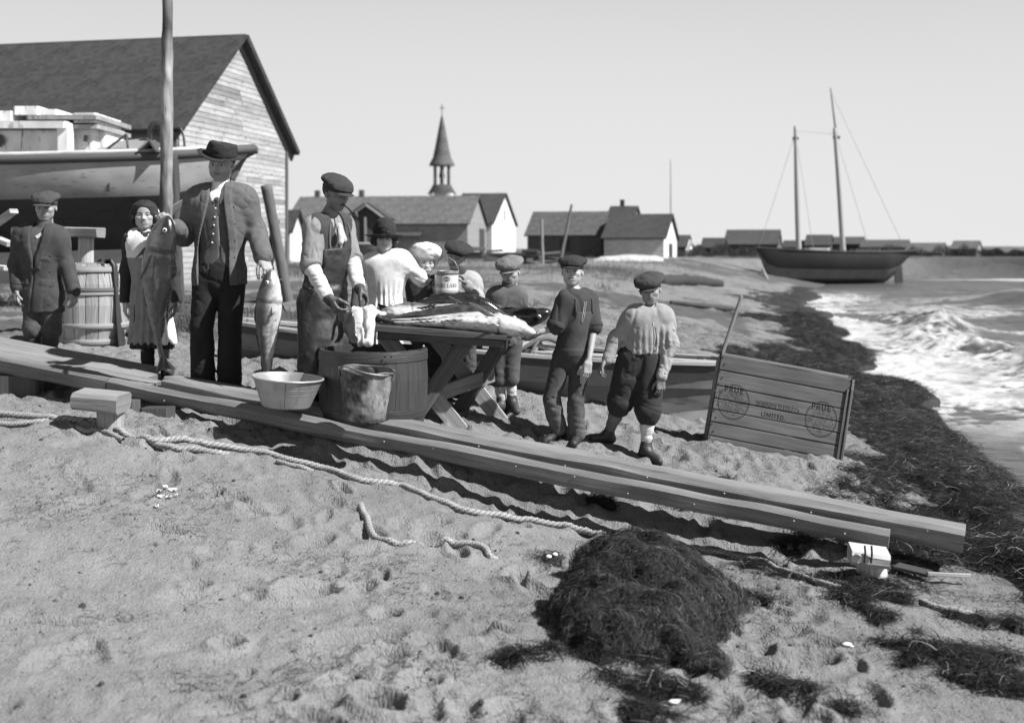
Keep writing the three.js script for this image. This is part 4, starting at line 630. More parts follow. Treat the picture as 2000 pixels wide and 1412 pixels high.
{
  const one = (label, list, r, tone, name = 'rope') => { const p = rp(list); r *= 1.22; solo(name, label, 'rope', rope(p, r, { tone, hs: list.map(q => q[2] ?? 0.014) }), M.rope, p[Math.floor(p.length / 2)]); };
  one('thick rope running in front of the ramp posts from the left edge', [[-60, 808], [0, 816], [60, 822], [113, 830], [155, 836], [198, 844], [248, 858], [301, 872], [340, 885], [386, 890], [425, 893], [452, 896, -0.03]], 0.018, 0.4);
  one('second thinner turn of rope lying just below the first at the left', [[-60, 824], [0, 831], [70, 833], [110, 838, -0.02], [150, 846, 0], [195, 853], [240, 868]], 0.015, 0.36);
  one('long rope slanting down the sand beneath the ramp to the seaweed heap', [[290, 866, 0.03], [308, 869, 0.03], [354, 872], [395, 872], [425, 874], [496, 885], [566, 901], [637, 918], [664, 929], [706, 943], [742, 949], [780, 960, 0.0], [812, 970], [860, 986], [919, 1002], [970, 1012], [1025, 1021], [1096, 1032], [1150, 1041], [1185, 1046]], 0.0185, 0.42);
  one('short doubled bit of rope beside the long rope', [[540, 906], [560, 911], [592, 917], [612, 925, -0.02]], 0.014, 0.36);
  one('piece of rope showing on the sand right of the seaweed heap', [[1352, 1078, -0.02], [1379, 1085], [1430, 1094], [1500, 1110], [1560, 1126], [1632, 1147], [1660, 1152, -0.02]], 0.016, 0.34);
  one('last stretch of rope on the wet sand at the far right', [[1790, 1174, -0.02], [1820, 1185], [1860, 1196], [1886, 1201], [1910, 1206, -0.02]], 0.017, 0.36);
  one('curved loose end of rope on the open sand', [[704, 990, 0], [708, 1000], [715, 1012], [722, 1030], [735, 1045], [760, 1055], [795, 1060], [822, 1062, -0.02]], 0.017, 0.4);
  one('short kinked rope end right of the curved one', [[846, 1062, -0.01], [862, 1056], [885, 1056], [930, 1065], [950, 1075], [957, 1085], [972, 1090, -0.02]], 0.016, 0.42);
}
// ---------------------------------------------------------------- coopered things
function cooper(o) {
  const { name, label, cat = 'barrel', c, y0, y1, prof, n, hoops, tone, m = M.wood, seed = 1, fill, lean = 0 } = o, r = rng(seed), R = lut(prof), t = thing(name, label, cat, V(c.x, y0, c.z)), H = y1 - y0, th = 0.022, rows = 8;
  for (let k = 0; k < n; k++) {
    const gp = o.gap ?? 0.03, a0 = (k + gp) / n * 6.2832, a1 = (k + 1 - gp) / n * 6.2832, tt = tone * (1 + (o.vary ?? 0.36) * (r() - 0.5)), top = 1 + 0.012 * (r() - 0.5), pos = [], uv = [], idx = [];
    for (let j = 0; j <= rows; j++) { const v = j / rows, rr = R(v); for (const [a, q] of [[a0, rr], [(a0 + a1) / 2, rr + 0.002], [a1, rr], [a1, rr - th], [a0, rr - th]]) { pos.push(c.x + Math.cos(a) * q, y0 + H * v * top, c.z + Math.sin(a) * q); uv.push(y0 + H * v + k * 0.7, a * rr + k * 0.31 + (q < rr ? 0.3 : 0)); } }
    for (let j = 0; j < rows; j++) for (let i = 0; i < 5; i++) { const p = j * 5 + i, q = j * 5 + (i + 1) % 5; idx.push(p, q, p + 5, q, q + 5, p + 5); }
    const e = rows * 5; idx.push(e, e + 1, e + 2, e, e + 2, e + 3, e, e + 3, e + 4);
    let g = new THREE.BufferGeometry(); g.setAttribute('position', new THREE.Float32BufferAttribute(pos, 3)); g.setAttribute('uv', new THREE.Float32BufferAttribute(uv, 2)); g.setIndex(idx); g = g.toNonIndexed(); g.computeVertexNormals();
    part(t, 'stave', shade(g, tt), m);
  }
  for (const [v0, v1, ht, hm, hth = 0.006] of hoops) { const q0 = R(v0), q1 = R(v1), Y = v => y0 + H * v; part(t, 'hoop', lathe([[q0 + 0.001, Y(v0)], [q0 + hth, Y(v0) + 0.001], [q1 + hth, Y(v1) - 0.001], [q1 + 0.001, Y(v1)]], V(c.x, 0, c.z), { seg: 48, tone: ht }), hm ?? M.iron); }
  if (fill) part(t, fill.name, lathe([[0, y0 + H * fill.v], [R(fill.v) - th, y0 + H * fill.v]], V(c.x, 0, c.z), { tone: fill.tone }), fill.m);
  return { t, R, H };
}
const TUB = { d: 8.36, c: V(X(729, 8.36), 0, -8.36) };
{
  const k = TUB.d / F, y1 = CY - (688 - HY) / F * 8.0, y0 = gh(TUB.c.x, TUB.d) - 0.02; TUB.y1 = y1;
  const b = cooper({ name: 'tub', label: 'big dark half-barrel tub before the fish table, split fish hanging into it', cat: 'tub', c: TUB.c, y0, y1, prof: [[0, 0.345], [0.25, 0.37], [0.6, 0.378], [1, 0.366]], n: 24, tone: 0.055, vary: 0.12, gap: 0.01, m: M.wet, seed: 2, hoops: [[0.86, 0.985, 0.056, M.wet, 0.008], [0.12, 0.24, 0.05, M.wet, 0.007]], fill: { name: 'brine', v: 0.72, tone: 0.02, m: M.gloss } });
  for (const px of [752, 764]) part(b.t, 'rivet', ball(P(px, 697, 7.985), 0.007, 0.02, 1, 1, 1, 8), M.iron);
  part(b.t, 'rivet', ball(P(827, 676, 8.2), 0.008, 0.6, 1, 1, 1, 8), M.iron);
}
{
  const d = 12.2, c = V(X(178, d), 0, -d), y1 = CY - (515 - HY) / F * 11.9, y0 = gh(c.x, d) - 0.03;
  const b = cooper({ name: 'barrel', label: 'pale stave barrel with wooden hoops behind the boy in the jacket', c, y0, y1, prof: [[0, 0.3], [0.25, 0.345], [0.5, 0.36], [0.75, 0.345], [1, 0.295]], n: 18, tone: 0.36, seed: 6, hoops: [[0.9, 0.97, 0.3, M.wood, 0.02], [0.66, 0.71, 0.12, M.wood, 0.016], [0.62, 0.655, 0.3, M.wood, 0.014], [0.22, 0.28, 0.38, M.wood, 0.02], [0.03, 0.09, 0.4, M.wood, 0.018]], fill: { name: 'lid', v: 0.95, tone: 0.25, m: M.wood } });
  // cloth hung over its right side
  const g = sheet(14, 40, (a, b) => { const q = [lut([[0, 196], [0.08, 204], [0.2, 212], [0.5, 219], [1, 226]])(b), lut([[0, 509], [0.1, 505], [0.2, 520], [0.5, 590], [1, 682]])(b)], w = lut([[0, 18], [0.2, 26], [1, 30]])(b); const p = P(q[0] + (a - 0.4) * w, q[1] + 4 * N2(a * 4, b * 4), 12.1 - 0.1 * Math.sin(a * 9 + b * 2)); p.z += 0.05 * Math.sin(a * 12); return [p.x, Math.max(p.y, gh(p.x, 12) + 0.01), p.z, 0.035]; });
  solo('oilskin', 'dark oilskin hung over the right side of the pale barrel', 'cloth', g, M.oil, V(c.x + 0.35, y0, c.z));
}
{
  const t = thing('bench', 'rough hewn log nailed across a post behind the pale barrel', 'bench', G(X(168, 13.6), 13.6)); part(t, 'log', board(P(30, 452, 13.7), P(196, 455, 13.5), 0.2, 0.11, V(0, 1, 0), { tone: 0.34, seg: 12, wob: 0.012 }), M.wood); part(t, 'post', pole([G(X(166, 13.6), 13.6, -0.2), P(167, 462, 13.6)], [0.09, 0.085], { tone: 0.5 }), M.wood);
  const lx = [[[-10, 438], [26, 412], 0.5, 'thin pale stick slanting up at the left edge'], [[-20, 462], [20, 477], 0.55, 'short pale board lying at the left edge behind the boy in the jacket'], [[-20, 520], [14, 524], 0.6, 'small pale board low at the left edge']];
  for (const [a, b, tone, label] of lx) solo('board', label, 'board', board(P(...a, 13.2), P(...b, 13), 0.1, 0.05, V(0, 1, 0), { tone, seg: 3 }), M.wood, P(...a, 13.2));
  solo('board', 'pale plank end showing between the big fish and the tall man', 'board', board(P(318, 420, 13.6), P(362, 396, 13.5), 0.1, 0.08, V(0, 1, 0), { tone: 0.5, seg: 3 }), M.wood, P(340, 408, 13.5));
}
// ---------------------------------------------------------------- the splitting table
const TBL = { y: (x, d) => 1.44 - 0.07 * (x + 0.5) + 0.012 * (d - 8.5) };
{
  const p = (x, d, h = 0) => V(x, TBL.y(x, d) + h, -d), t = thing('table', 'rough sawbuck table heaped with cod', 'table', V(-0.5, gh(-0.5, 8.9), -8.9));
  const xL = d => X(736, 8.55) + (d - 8.55) * 0.02, xR = d => X(990, 8.4) + (d - 8.4) * 0.02;
  for (let i = 0; i < 4; i++) { const d = 8.5 + i * 0.22; part(t, 'plank', board(p(xL(d) - 0.02 * (i % 2), d, -0.022), p(xR(d) + 0.03 * (i % 2), d, -0.022), 0.213, 0.045, V(0, 1, 0), { tone: 0.07 + 0.02 * (i % 2), seg: 14, wob: 0.006 }), M.wet); }
  part(t, 'apron_board', board(p(xL(8.4) + 0.02, 8.425, -0.07), p(xR(8.4) - 0.02, 8.425, -0.07), 0.025, 0.05, V(0, 1, 0), { tone: 0.05 }), M.wet);
  const leg = (px0, py0, px1, py1, d, tone) => part(t, 'leg', board(P(px0, py0, d), P(px1, py1, d), 0.035, 0.115, V(1, 0.6, 0), { tone, seg: 8, w2: 0.035 }), M.wood);
  const foot = (px, d0) => { let d = d0; for (let i = 0; i < 30; i++) d = (CY - gh(X(px, d), d) + 0.02) * F / ((HY + (CY - gh(X(px, d), d)) * F / d) - HY); return d; };
  leg(748, 652, 914, 858, 8.6, 0.38); leg(918, 655, 770, 872, 8.55, 0.13);
  leg(846, 655, 992, 840, 9.12, 0.4); leg(984, 660, 880, 830, 9.08, 0.1);
  part(t, 'stretcher', board(P(838, 775, 8.55), P(962, 732, 9.2), 0.04, 0.11, V(0, 1, 0), { tone: 0.22, seg: 6 }), M.wood);
  part(t, 'brace', board(P(738, 648, 8.8), P(775, 648, 8.75), 0.02, 0.07, V(0, 1, 0), { tone: 0.55, seg: 3 }), M.wood);
  part(t, 'cross_bar', board(p(xR(8.5) - 0.03, 8.45, -0.09), p(xR(9.1) - 0.03, 9.15, -0.09), 0.05, 0.08, V(0, 1, 0), { tone: 0.06 }), M.wet);
}
// ---------------------------------------------------------------- washtub, bucket, pail
{
  const d = 8.02, c = P(558, 794, d), yT = CY - (737 - HY) / F * d, h = yT - c.y, R0 = 0.158, R1 = 0.232, q = new THREE.Quaternion().setFromEuler(new THREE.Euler(0.02, 0, -0.07)), R = v => mix(R0, R1, v);
  const t = thing('washtub', 'round galvanised washtub on the rear timber under the hanging cod', 'washtub', c), pr = [[0, 0.006], [R(0) - 0.01, 0], [R(0), 0.004]];
  for (let v = 0.04; v <= 0.97; v += 0.031) pr.push([R(v) + (v > 0.5 && v < 0.72 ? 0.0022 * Math.sin((v - 0.5) / 0.22 * 6.2832 * 3) : 0), h * v]);
  part(t, 'body', lathe([...pr, [R1, h], [R1 - 0.004, h], ...pr.slice(3).reverse().map(([a, b]) => [a - 0.004, b + 0.003]), [0, 0.01]], c, { tilt: q, tone: 0.42, seg: 64 }), M.zinc);
  const rim = new THREE.TorusGeometry(R1 + 0.001, 0.007, 8, 64); rim.rotateX(Math.PI / 2); rim.translate(0, h, 0); rim.applyQuaternion(q); rim.translate(c.x, c.y, c.z); part(t, 'rim', shade(prep(rim), 0.5), M.zinc);
  const a = 1.45; part(t, 'seam', pole([0.02, 0.5, 0.98].map(v => V((R(v) + 0.001) * Math.cos(a), h * v, (R(v) + 0.001) * Math.sin(a)).applyQuaternion(q).add(c)), 0.003, { k: 6, tone: 0.2 }), M.zinc);
}
{
  const d = 7.72, c = P(711, 818, d), top = P(717, 722, d), h = top.y - c.y, R = v => mix(0.136, 0.173, v), q = new THREE.Quaternion().setFromEuler(new THREE.Euler(0.06, 0, -0.07));
  const t = thing('bucket', 'battered tarry bucket standing on the rear timber before the tub', 'bucket', c);
  const warp = (x, y, z) => { const k = 1 + 0.045 * N3(x * 9, y * 9, z * 9) + 0.02 * N3(x * 25, y * 25, z * 25); return [x * k, y + (y > h * 0.9 ? 0.012 * N3(x * 8, 1, z * 8) : 0), z * k]; };
  const pr = []; for (let v = 0; v <= 1.001; v += 0.05) pr.push([R(v), h * v]);
  const g = lathe([[0, 0.004], [R(0) - 0.004, 0], ...pr, ...pr.slice(1).reverse().map(([a, b]) => [a - 0.006, b]), [0, 0.012]], c, { tilt: q, seg: 64, warp }); shade(g, 1, (x, y, z) => 0.05 + 0.26 * ss(0.05, 0.4, fbm2(x * 11 + 3, y * 11, 4) + 0.35 * ss(-0.02, 0.14, x - c.x)) + 0.1 * ss(0.3, 0.5, N3(x * 60, y * 60, z * 60)));  // right side coloured paler for the sun on it, besides the blotches
  part(t, 'body', g, M.rust);
  const rim = new THREE.TorusGeometry(R(1), 0.008, 8, 64); rim.rotateX(Math.PI / 2); rim.translate(0, h, 0); { const p = rim.attributes.position; for (let i = 0; i < p.count; i++) { const w = warp(p.getX(i), p.getY(i), p.getZ(i)); p.setXYZ(i, ...w); } } rim.applyQuaternion(q); rim.translate(c.x, c.y, c.z); part(t, 'rim', shade(prep(rim), 0.14), M.rust);
  const W = (x, y, z) => V(x, y, z).applyQuaternion(q).add(c); part(t, 'handle', pole([W(-R(1), h + 0.005, 0.02), W(-0.12, h + 0.03, 0.11), W(0, h + 0.012, R(1) + 0.004), W(0.11, h - 0.004, 0.14), W(R(1) + 0.004, h - 0.01, 0.02)], 0.006, { k: 8, tone: 0.3 }), M.iron);
  for (const s of [-1, 1]) part(t, 'ear', board(W(s * R(0.9), h * 0.86, 0.02), W(s * (R(1) + 0.006), h + 0.012, 0.02), 0.05, 0.008, V(1, 0, 0), { tone: 0.2, seg: 1 }), M.iron);
}
const PAIL = P(872, 573, 9.48);
{
  const c = PAIL, h = 0.178, R = 0.0935, t = thing('lard_pail', 'tin lard pail with printed label held up over the fish by two children', 'pail', c);
  const cv = document.createElement('canvas'); cv.width = 1024; cv.height = 320; const x = cv.getContext('2d'); x.fillStyle = '#d8d8d8'; x.fillRect(0, 0, 1024, 320);
  x.fillStyle = '#8c8c8c'; x.fillRect(0, 0, 1024, 22); x.fillStyle = '#b8b8b8'; x.fillRect(0, 262, 1024, 58); x.fillStyle = '#eeeeee'; x.fillRect(0, 235, 1024, 26);
  x.textAlign = 'center'; x.textBaseline = 'middle';
  for (const u of [256, 768]) { x.fillStyle = '#2a2a2a'; x.beginPath(); x.arc(u, 82, 46, 0, 7); x.fill(); x.strokeStyle = '#dddddd'; x.lineWidth = 5; x.beginPath(); x.arc(u, 82, 36, 0, 7); x.stroke(); x.fillStyle = '#dddddd'; x.font = 'bold 44px serif'; x.fillText('SN', u, 84); x.fillStyle = '#1c1c1c'; x.font = 'bold 82px serif'; x.fillText('PURE LARD', u, 190, 330); }
  const tx = new THREE.CanvasTexture(cv); tx.colorSpace = THREE.SRGBColorSpace; tx.wrapS = THREE.RepeatWrapping;
  const g = new THREE.CylinderGeometry(R, R, h * 0.86, 64, 1, true); g.rotateY(Math.PI / 2 + 0.06); g.translate(c.x, c.y + h * 0.43, c.z);
  part(t, 'label', prep(g, 0.85), mat('printed_tin', { map: tx, roughness: 0.35, metalness: 0.1 }));
  part(t, 'rim', lathe([[R - 0.004, h * 0.86], [R + 0.003, h * 0.865], [R + 0.006, h * 0.9], [R + 0.002, h * 0.95], [R + 0.007, h * 0.985], [R + 0.002, h], [R - 0.006, h], [R - 0.008, h * 0.86]], c, { seg: 64, tone: 0.35 }), M.zinc);
  part(t, 'bottom', lathe([[0, 0.004], [R - 0.001, 0.004], [R + 0.002, 0], [R + 0.002, 0.012]], c, { seg: 64, tone: 0.3 }), M.zinc);
  part(t, 'handle', pole([[-1, 0.96], [-0.75, 1.35], [-0.1, 1.6], [0.6, 1.42], [1, 0.96]].map(([a, b]) => c.clone().add(V(a * (R + 0.006), h * b, -0.02 + 0.03 * a))), 0.0028, { k: 6, seg: 30, tone: 0.35 }), M.iron);
}
// ---------------------------------------------------------------- packing case with printed boards
{
  const d = 9.15, k = d / F, TL = P(1411, 691, d + 0.12), TR = P(1670, 739, d), BL = P(1393, 885, d), BR = P(1648, 920, d - 0.1), u = TR.clone().sub(TL), dn = BL.clone().sub(TL), W = u.length(), H = dn.length(), U = u.clone().normalize(), D = dn.clone().addScaledVector(U, -dn.dot(U)).normalize(), Nn = U.clone().cross(D).negate(); if (Nn.z < 0) Nn.negate();
  const p = (a, b, c = 0) => TL.clone().addScaledVector(U, a * W).addScaledVector(D, b * H).addScaledVector(Nn, c);
  const t = thing('packing_case', 'wooden packing case with stencilled PRUE rounds sunk in the sand by the water', 'crate', V(p(0.5, 1).x, gh(1.7, 9.2), -9.3));
  const cv = document.createElement('canvas'); cv.width = 1536; cv.height = 1024; const x = cv.getContext('2d'); x.fillStyle = '#ffffff'; x.fillRect(0, 0, 1536, 1024);
  const r = rng(6); x.textAlign = 'center'; x.textBaseline = 'middle'; const ink = '#5a5a5a';
  for (const [cx, cy] of [[220, 470], [1230, 478]]) {
    x.strokeStyle = '#3c3c3c'; x.lineWidth = 9; x.beginPath(); x.arc(cx, cy, 178, 0, 7); x.stroke(); x.lineWidth = 3; x.beginPath(); x.arc(cx, cy, 164, 0, 7); x.stroke();
    x.fillStyle = '#a0a0a0'; for (let i = 0; i < 420; i++) { const a = r() * 6.28, q = 150 * Math.sqrt(r()); x.globalAlpha = 0.3; x.beginPath(); x.arc(cx + Math.cos(a) * q, cy + 20 + Math.sin(a) * q * 0.8, 3 + 9 * r(), 0, 7); x.fill(); } x.globalAlpha = 1;
    x.fillStyle = '#f2f2f2'; x.fillRect(cx - 140, cy - 168, 240, 84); x.fillStyle = '#2c2c2c'; x.font = 'bold 92px sans-serif'; x.fillText('PRUE', cx - 18, cy - 124);
  }
  x.fillStyle = '#262626'; x.font = 'bold 88px serif'; x.fillText('DOMINION TEXTILE Co', 725, 440, 500); x.font = 'bold 66px sans-serif'; x.fillText('LIMITED.', 690, 535, 300);
  const tx = new THREE.CanvasTexture(cv); tx.colorSpace = THREE.SRGBColorSpace;
  const pm = mat('printed_wood', { map: tx, bump: null, roughness: 0.85 }), rows = [0, 0.165, 0.325, 0.455, 0.565, 0.69, 0.83, 1.02];
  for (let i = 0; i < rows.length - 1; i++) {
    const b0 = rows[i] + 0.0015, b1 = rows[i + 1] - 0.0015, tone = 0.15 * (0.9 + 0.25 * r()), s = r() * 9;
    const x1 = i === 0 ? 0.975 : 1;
    const g = sheet(50, 20, (a, b) => { const aa = a * x1, v = mix(b0, b1, b), e = Math.min(b, 1 - b), q = p(aa, v, -0.004 * ss(0.05, 0, e) + 0.003 * N2(aa * 4, i * 3)); const gr = 0.8 + 0.22 * fbm2(aa * 5, v * 60 + s, 4) + 0.16 * N2(aa * 9, v * 240); return [q.x, q.y, q.z, tone * (1 - 0.8 * ss(0.055, 0, e)) * gr * (0.9 + 0.25 * fbm2(aa * 6 + s, v * 6, 3)), aa, 1 - v]; });  // shadow between the boards put into the colour of their edges
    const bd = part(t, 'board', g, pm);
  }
  for (const [a, w] of [[0.962, 0.016], [0.992, 0.014]]) part(t, 'batten', board(p(a, 0.12, 0.008), p(a, 1, 0.008), w * W, 0.016, Nn, { tone: 0.12, seg: 6 }), M.wood);
  const dep = 0.42; part(t, 'side', board(p(1, 0.5, -0.02).addScaledVector(Nn, 0), p(1, 0.5, -dep), 0.018, H * 0.98, D.clone().negate(), { tone: 0.3, seg: 3 }), M.wood); part(t, 'side', board(p(0, 0.5, -0.02), p(0, 0.5, -dep), 0.018, H * 0.98, D.clone().negate(), { tone: 0.2, seg: 3 }), M.wood);
  part(t, 'back', board(p(0, 0.5, -dep), p(1, 0.5, -dep), 0.018, H * 0.98, D.clone().negate(), { tone: 0.2, seg: 3 }), M.wood); part(t, 'top', board(p(0.0, 0.0, -dep / 2), p(0.95, 0.0, -dep / 2), dep, 0.018, D.clone().negate(), { tone: 0.25, seg: 3 }), M.wood);
  for (let i = 0; i < 22; i++) part(t, 'nail', ball(p(i < 14 ? 0.012 + 0.02 * (i % 2) : 0.975, 0.03 + (i % 14) * 0.068, 0.003), 0.005, 0.03, 1, 1, 1, 5), M.iron);
}
// spade stuck upright
{
  const c = hit(1371, 818), dc = -c.z, a = P(1449, 578, dc + 0.25), b = P(1408, 700, dc + 0.13), t = thing('spade', 'long handled spade stuck in the sand left of the packing case', 'spade', c);
  part(t, 'handle', pole([a, b], [0.017, 0.019], { tone: 0.2 }), M.wood); part(t, 'socket', pole([a.clone().lerp(b, 0.9), b, c], [0.02, 0.03, 0.028], { tone: 0.03 }), M.iron); part(t, 'blade', board(c.clone().add(V(0, -0.02, 0)), c.clone().add(V(-0.06, -0.26, 0.03)), 0.16, 0.01, V(0, 0, 1), { tone: 0.04 }), M.iron);
}
// ---------------------------------------------------------------- heap of seaweed
{
  const cx = 0.61, cd = 5.75, H = (x, d) => { const n = fbm2(x * 3.2 + 2, d * 3.2, 4), v = (d - cd) / 0.84, w = 0.43 * (1 - 0.32 * ss(-0.2, 1, v)), u = (x - cx - 0.06 * v) / w, q = Math.max(0, Math.sqrt(u * u + v * v) + n * 0.8), hg = mix(0.17, 0.31, ss(-0.9, 0.55, v)); return hg * Math.pow(Math.max(0, 1 - Math.pow(q, 2.3)), 0.62) + (0.09 * n + 0.03 * N2(x * 9, d * 9)) * ss(1.02, 0.8, q) - 0.025; };
  const t = thing('seaweed_heap', 'rounded heap of dark seaweed in the foreground sand', 'seaweed heap', G(cx, cd));
  part(t, 'heap', sheet(120, 160, (a, b) => { const x = cx + (a - 0.5) * 1.5, d = cd + (b - 0.5) * 2.2, h = H(x, d); return [x, gh(x, d) + h + (h > 0 ? 0.018 * fbm2(x * 14, d * 14, 3) : 0), -d, 0.014, x, d]; }), M.weed);
  const m = strands(26000, r => { const x = cx + (r() - 0.5) * 1.15, d = cd + (r() - 0.5) * 1.95, h = H(x, d); if (h < (r() < 0.12 ? -0.02 : 0.005)) return null; const e = 0.03, gx = (H(x + e, d) - H(x - e, d)) / (2 * e), gd = (H(x, d + e) - H(x, d - e)) / (2 * e), yaw = Math.atan2(gd, gx) + (r() - 0.5) * 3.4; const sl = Math.atan(gx * Math.cos(yaw) + gd * Math.sin(yaw)); return [V(x, gh(x, d) + Math.max(h, 0) + 0.012, -d), yaw, sl + (r() - 0.5) * 0.5, 0.04 + 0.09 * r(), r() < 0.05 ? 0.12 + 0.2 * r() : 0.022 + 0.1 * r() * r(), 0.8]; }, { seed: 44 });  // lighter strands: glints on wet weed set by their tone
  m.name = 'strands'; m.userData = { kind: 'stuff' }; m.position.set(-t.position.x, -t.position.y, -t.position.z); t.add(m);
  solo('shell', 'pair of tiny white shells at the left foot of the seaweed heap', 'shells', [ball(hit(1072, 1087, 0.02), 0.016, 0.8, 1, 0.7, 1), ball(hit(1084, 1084, 0.02), 0.015, 0.8, 1, 0.7, 1)], M.plain, hit(1078, 1086));
  const r = rng(15); solo('paper_scrap', 'crumpled white scrap on the bare sand at the left', 'paper', [[312, 966, 0.05], [322, 962, 0.04], [336, 964, 0.06], [330, 974, 0.05], [310, 976, 0.05], [318, 972, 0.03], [305, 990, 0.04], [344, 972, 0.035]].map(([px, py, s]) => { const c = hit(px, py, 0.012); return sheet(4, 4, (a, b) => [c.x + (a - 0.5) * 0.6 * s * (0.7 + 0.6 * r()) + (r() - 0.5) * 0.008, c.y - 0.006 + 0.018 * r(), c.z + (b - 0.5) * s * 0.3 + (r() - 0.5) * 0.008, 0.8]); }), M.plain, hit(322, 970));
  for (const [px, py, l] of [[1655, 1258, 'pale fish scrap on the sand in front of the ramp\'s right block'], [1316, 1376, 'small white pebble at the bottom edge among seaweed']]) solo('pebble', l, 'pebble', [ball(hit(px, py, 0.01), 0.014, 0.75, 1.6, 0.6, 1), ball(hit(px + 9, py, 0.008), 0.007, 0.7, 1.6, 0.6, 1)], M.plain, hit(px, py));
  solo('paddle', 'dark wooden paddle half under seaweed right of the whitish block', 'paddle', [board(hit(1752, 1108, 0.04), hit(1818, 1120, 0.05), 0.1, 0.02, V(0, 1, 0), { tone: 0.06 }), board(hit(1812, 1120, 0.05), hit(1895, 1124, 0.05), 0.02, 0.02, V(0, 1, 0), { tone: 0.3 })], M.wood, hit(1815, 1118));
}

// ---------------------------------------------------------------- cod
// spine from snout to tail, dorsal direction D at the head; flat: how thin the fish is seen from above
function cod(name, label, pts, D, o = {}) {
  const { deep = 1, thick = 1, back = 0.05, belly = 0.5, open = false, seed = 1, slit = 0, cat = 'fish', twist = 0, N = 56, K = 28 } = o, c = new THREE.CatmullRomCurve3(pts), L = c.getLength();
  const hy = lut([[0, 0.012], [0.015, 0.032], [0.05, 0.058], [0.12, 0.085], [0.2, 0.104], [0.3, 0.112], [0.42, 0.104], [0.56, 0.08], [0.7, 0.052], [0.82, 0.031], [0.92, 0.019], [1, 0.016]]), hz = lut([[0, 0.012], [0.02, 0.036], [0.08, 0.06], [0.18, 0.075], [0.3, 0.076], [0.45, 0.068], [0.6, 0.05], [0.75, 0.03], [0.9, 0.014], [1, 0.006]]);
  const fr = t => { const T0 = c.getTangentAt(clamp(t)), S = T0.clone().cross(D).normalize(), Dd = S.clone().cross(T0).normalize(); return [c.getPointAt(clamp(t)), T0, S, Dd]; };
  const surf = (t, a, k = 1) => { const [p, , S, Dd] = fr(t), s = Math.sin(a), co = Math.cos(a), gill = 1 + 0.05 * gauss((t - 0.235) / 0.012) * (1 - Math.abs(s) * 0.6) - 0.1 * gauss((t - 0.255) / 0.01) * (Math.abs(co) * 0.9 + 0.1), mouth = 1 - 0.16 * gauss((s + 0.35 + t * 2.2) / 0.16) * ss(0.115, 0.06, t); const fl = o.lump ? 1 + o.lump * fbm2(t * 9 + seed, a * 1.6 + seed, 3) : 1; k *= fl; return p.clone().addScaledVector(Dd, s * hy(t) * L * deep * k * gill * mouth * (s < 0 ? 1.0 : 0.9)).addScaledVector(S, Math.sign(co) * Math.pow(Math.abs(co), 0.85) * hz(t) * L * thick * k * gill * mouth); };
  const g = sheet(K, N, (u, v) => { const t = Math.pow(v, 1.15), a = u * 6.28318, q = surf(t, a), s = Math.sin(a), n = fbm2(t * 22 + seed * 3, a * 2.2 + seed, 4), n2 = N2(t * 90, a * 14 + seed);
    let tone = mix(belly, back, ss(-0.55, 0.35, s + 0.45 * n)); tone *= 1 + 0.9 * n * ss(-0.8, 0.2, s) + 0.2 * n2 * ss(-0.4, 0.2, s) - 0.3 * ss(0.1, 0.4, n) * ss(0.2, -0.6, s); tone *= 1 - 0.8 * ss(0.66, 0.8, N2(t * 70 + seed, a * 9 + seed)) * ss(0.1, -0.2, s); if (Math.abs(s - 0.12 - 0.2 * gauss((t - 0.35) / 0.15)) < 0.045 && t > 0.26) tone = mix(tone, belly * 1.1, 0.55);
    if (t < 0.25) tone *= mix(0.75, 1, ss(-0.9, -0.3, -s)); tone *= 1 - 0.55 * gauss((t - 0.256) / 0.006) * ss(0.8, 0.3, s); if (s < 0.1 && t < 0.11) tone *= 1 - 0.7 * gauss((s + 0.35 + t * 2.2) / 0.08);
    if (open && t > 0.3 && t < 0.72 && Math.abs(s + 0.2 - 0.1 * Math.sin(t * 8)) < 0.28 * Math.sin((t - 0.3) / 0.42 * Math.PI)) tone = 0.3 + 0.4 * ss(-0.2, 0.5, Math.sin(t * 190)) * gauss((s + 0.15) / 0.12) + 0.1 * n;
    return [q.x, q.y, q.z, Math.max(0.02, tone), t * L, a * 0.08 * L]; });
  const o0 = thing(name, label, cat, c.getPointAt(0.5), o.group); part(o0, 'body', g, M.fish);
  const fin = (nm, t0, t1, h, a, swp, tone, sd = 0) => { const gg = sheet(10, 6, (u, v) => { const t = mix(t0, t1, u), e = surf(t, a, 0.94), [, T0, S, Dd] = fr(t), out = Dd.clone().multiplyScalar(Math.sin(a)).addScaledVector(S, Math.cos(a)), H = h * L * Math.pow(Math.sin(Math.PI * clamp(0.12 + u * 0.83)), 0.7) * v; const q = e.addScaledVector(out, H).addScaledVector(T0, swp * H).addScaledVector(S, 0.006 * Math.sin(u * 20 + v * 4)); return [q.x, q.y, q.z, tone * (0.9 + 0.2 * Math.sin(u * 60)), q.x, q.y]; }); part(o0, nm, gg, M.fish); };
  const H = Math.PI / 2;
  if (!o.noFins) { const fh = o.fins ?? 1; for (const [a, b, h] of [[0.29, 0.44, 0.06 * fh], [0.47, 0.67, 0.045 * fh], [0.7, 0.86, 0.035 * fh]]) fin('dorsal_fin', a, b, h, H, 0.6, back * 1.3); for (const [a, b, h] of [[0.5, 0.66, 0.035 * fh], [0.7, 0.85, 0.03 * fh]]) fin('anal_fin', a, b, h, -H, 0.6, belly * 0.5); for (const a of [-0.35, Math.PI + 0.35]) fin('pectoral_fin', 0.27, 0.33, 0.05 + 0.04 * fh, a, 2.2, back * 1.8); fin('pelvic_fin', 0.24, 0.27, 0.06, -H + 0.3, 1.5, belly * 0.7); }
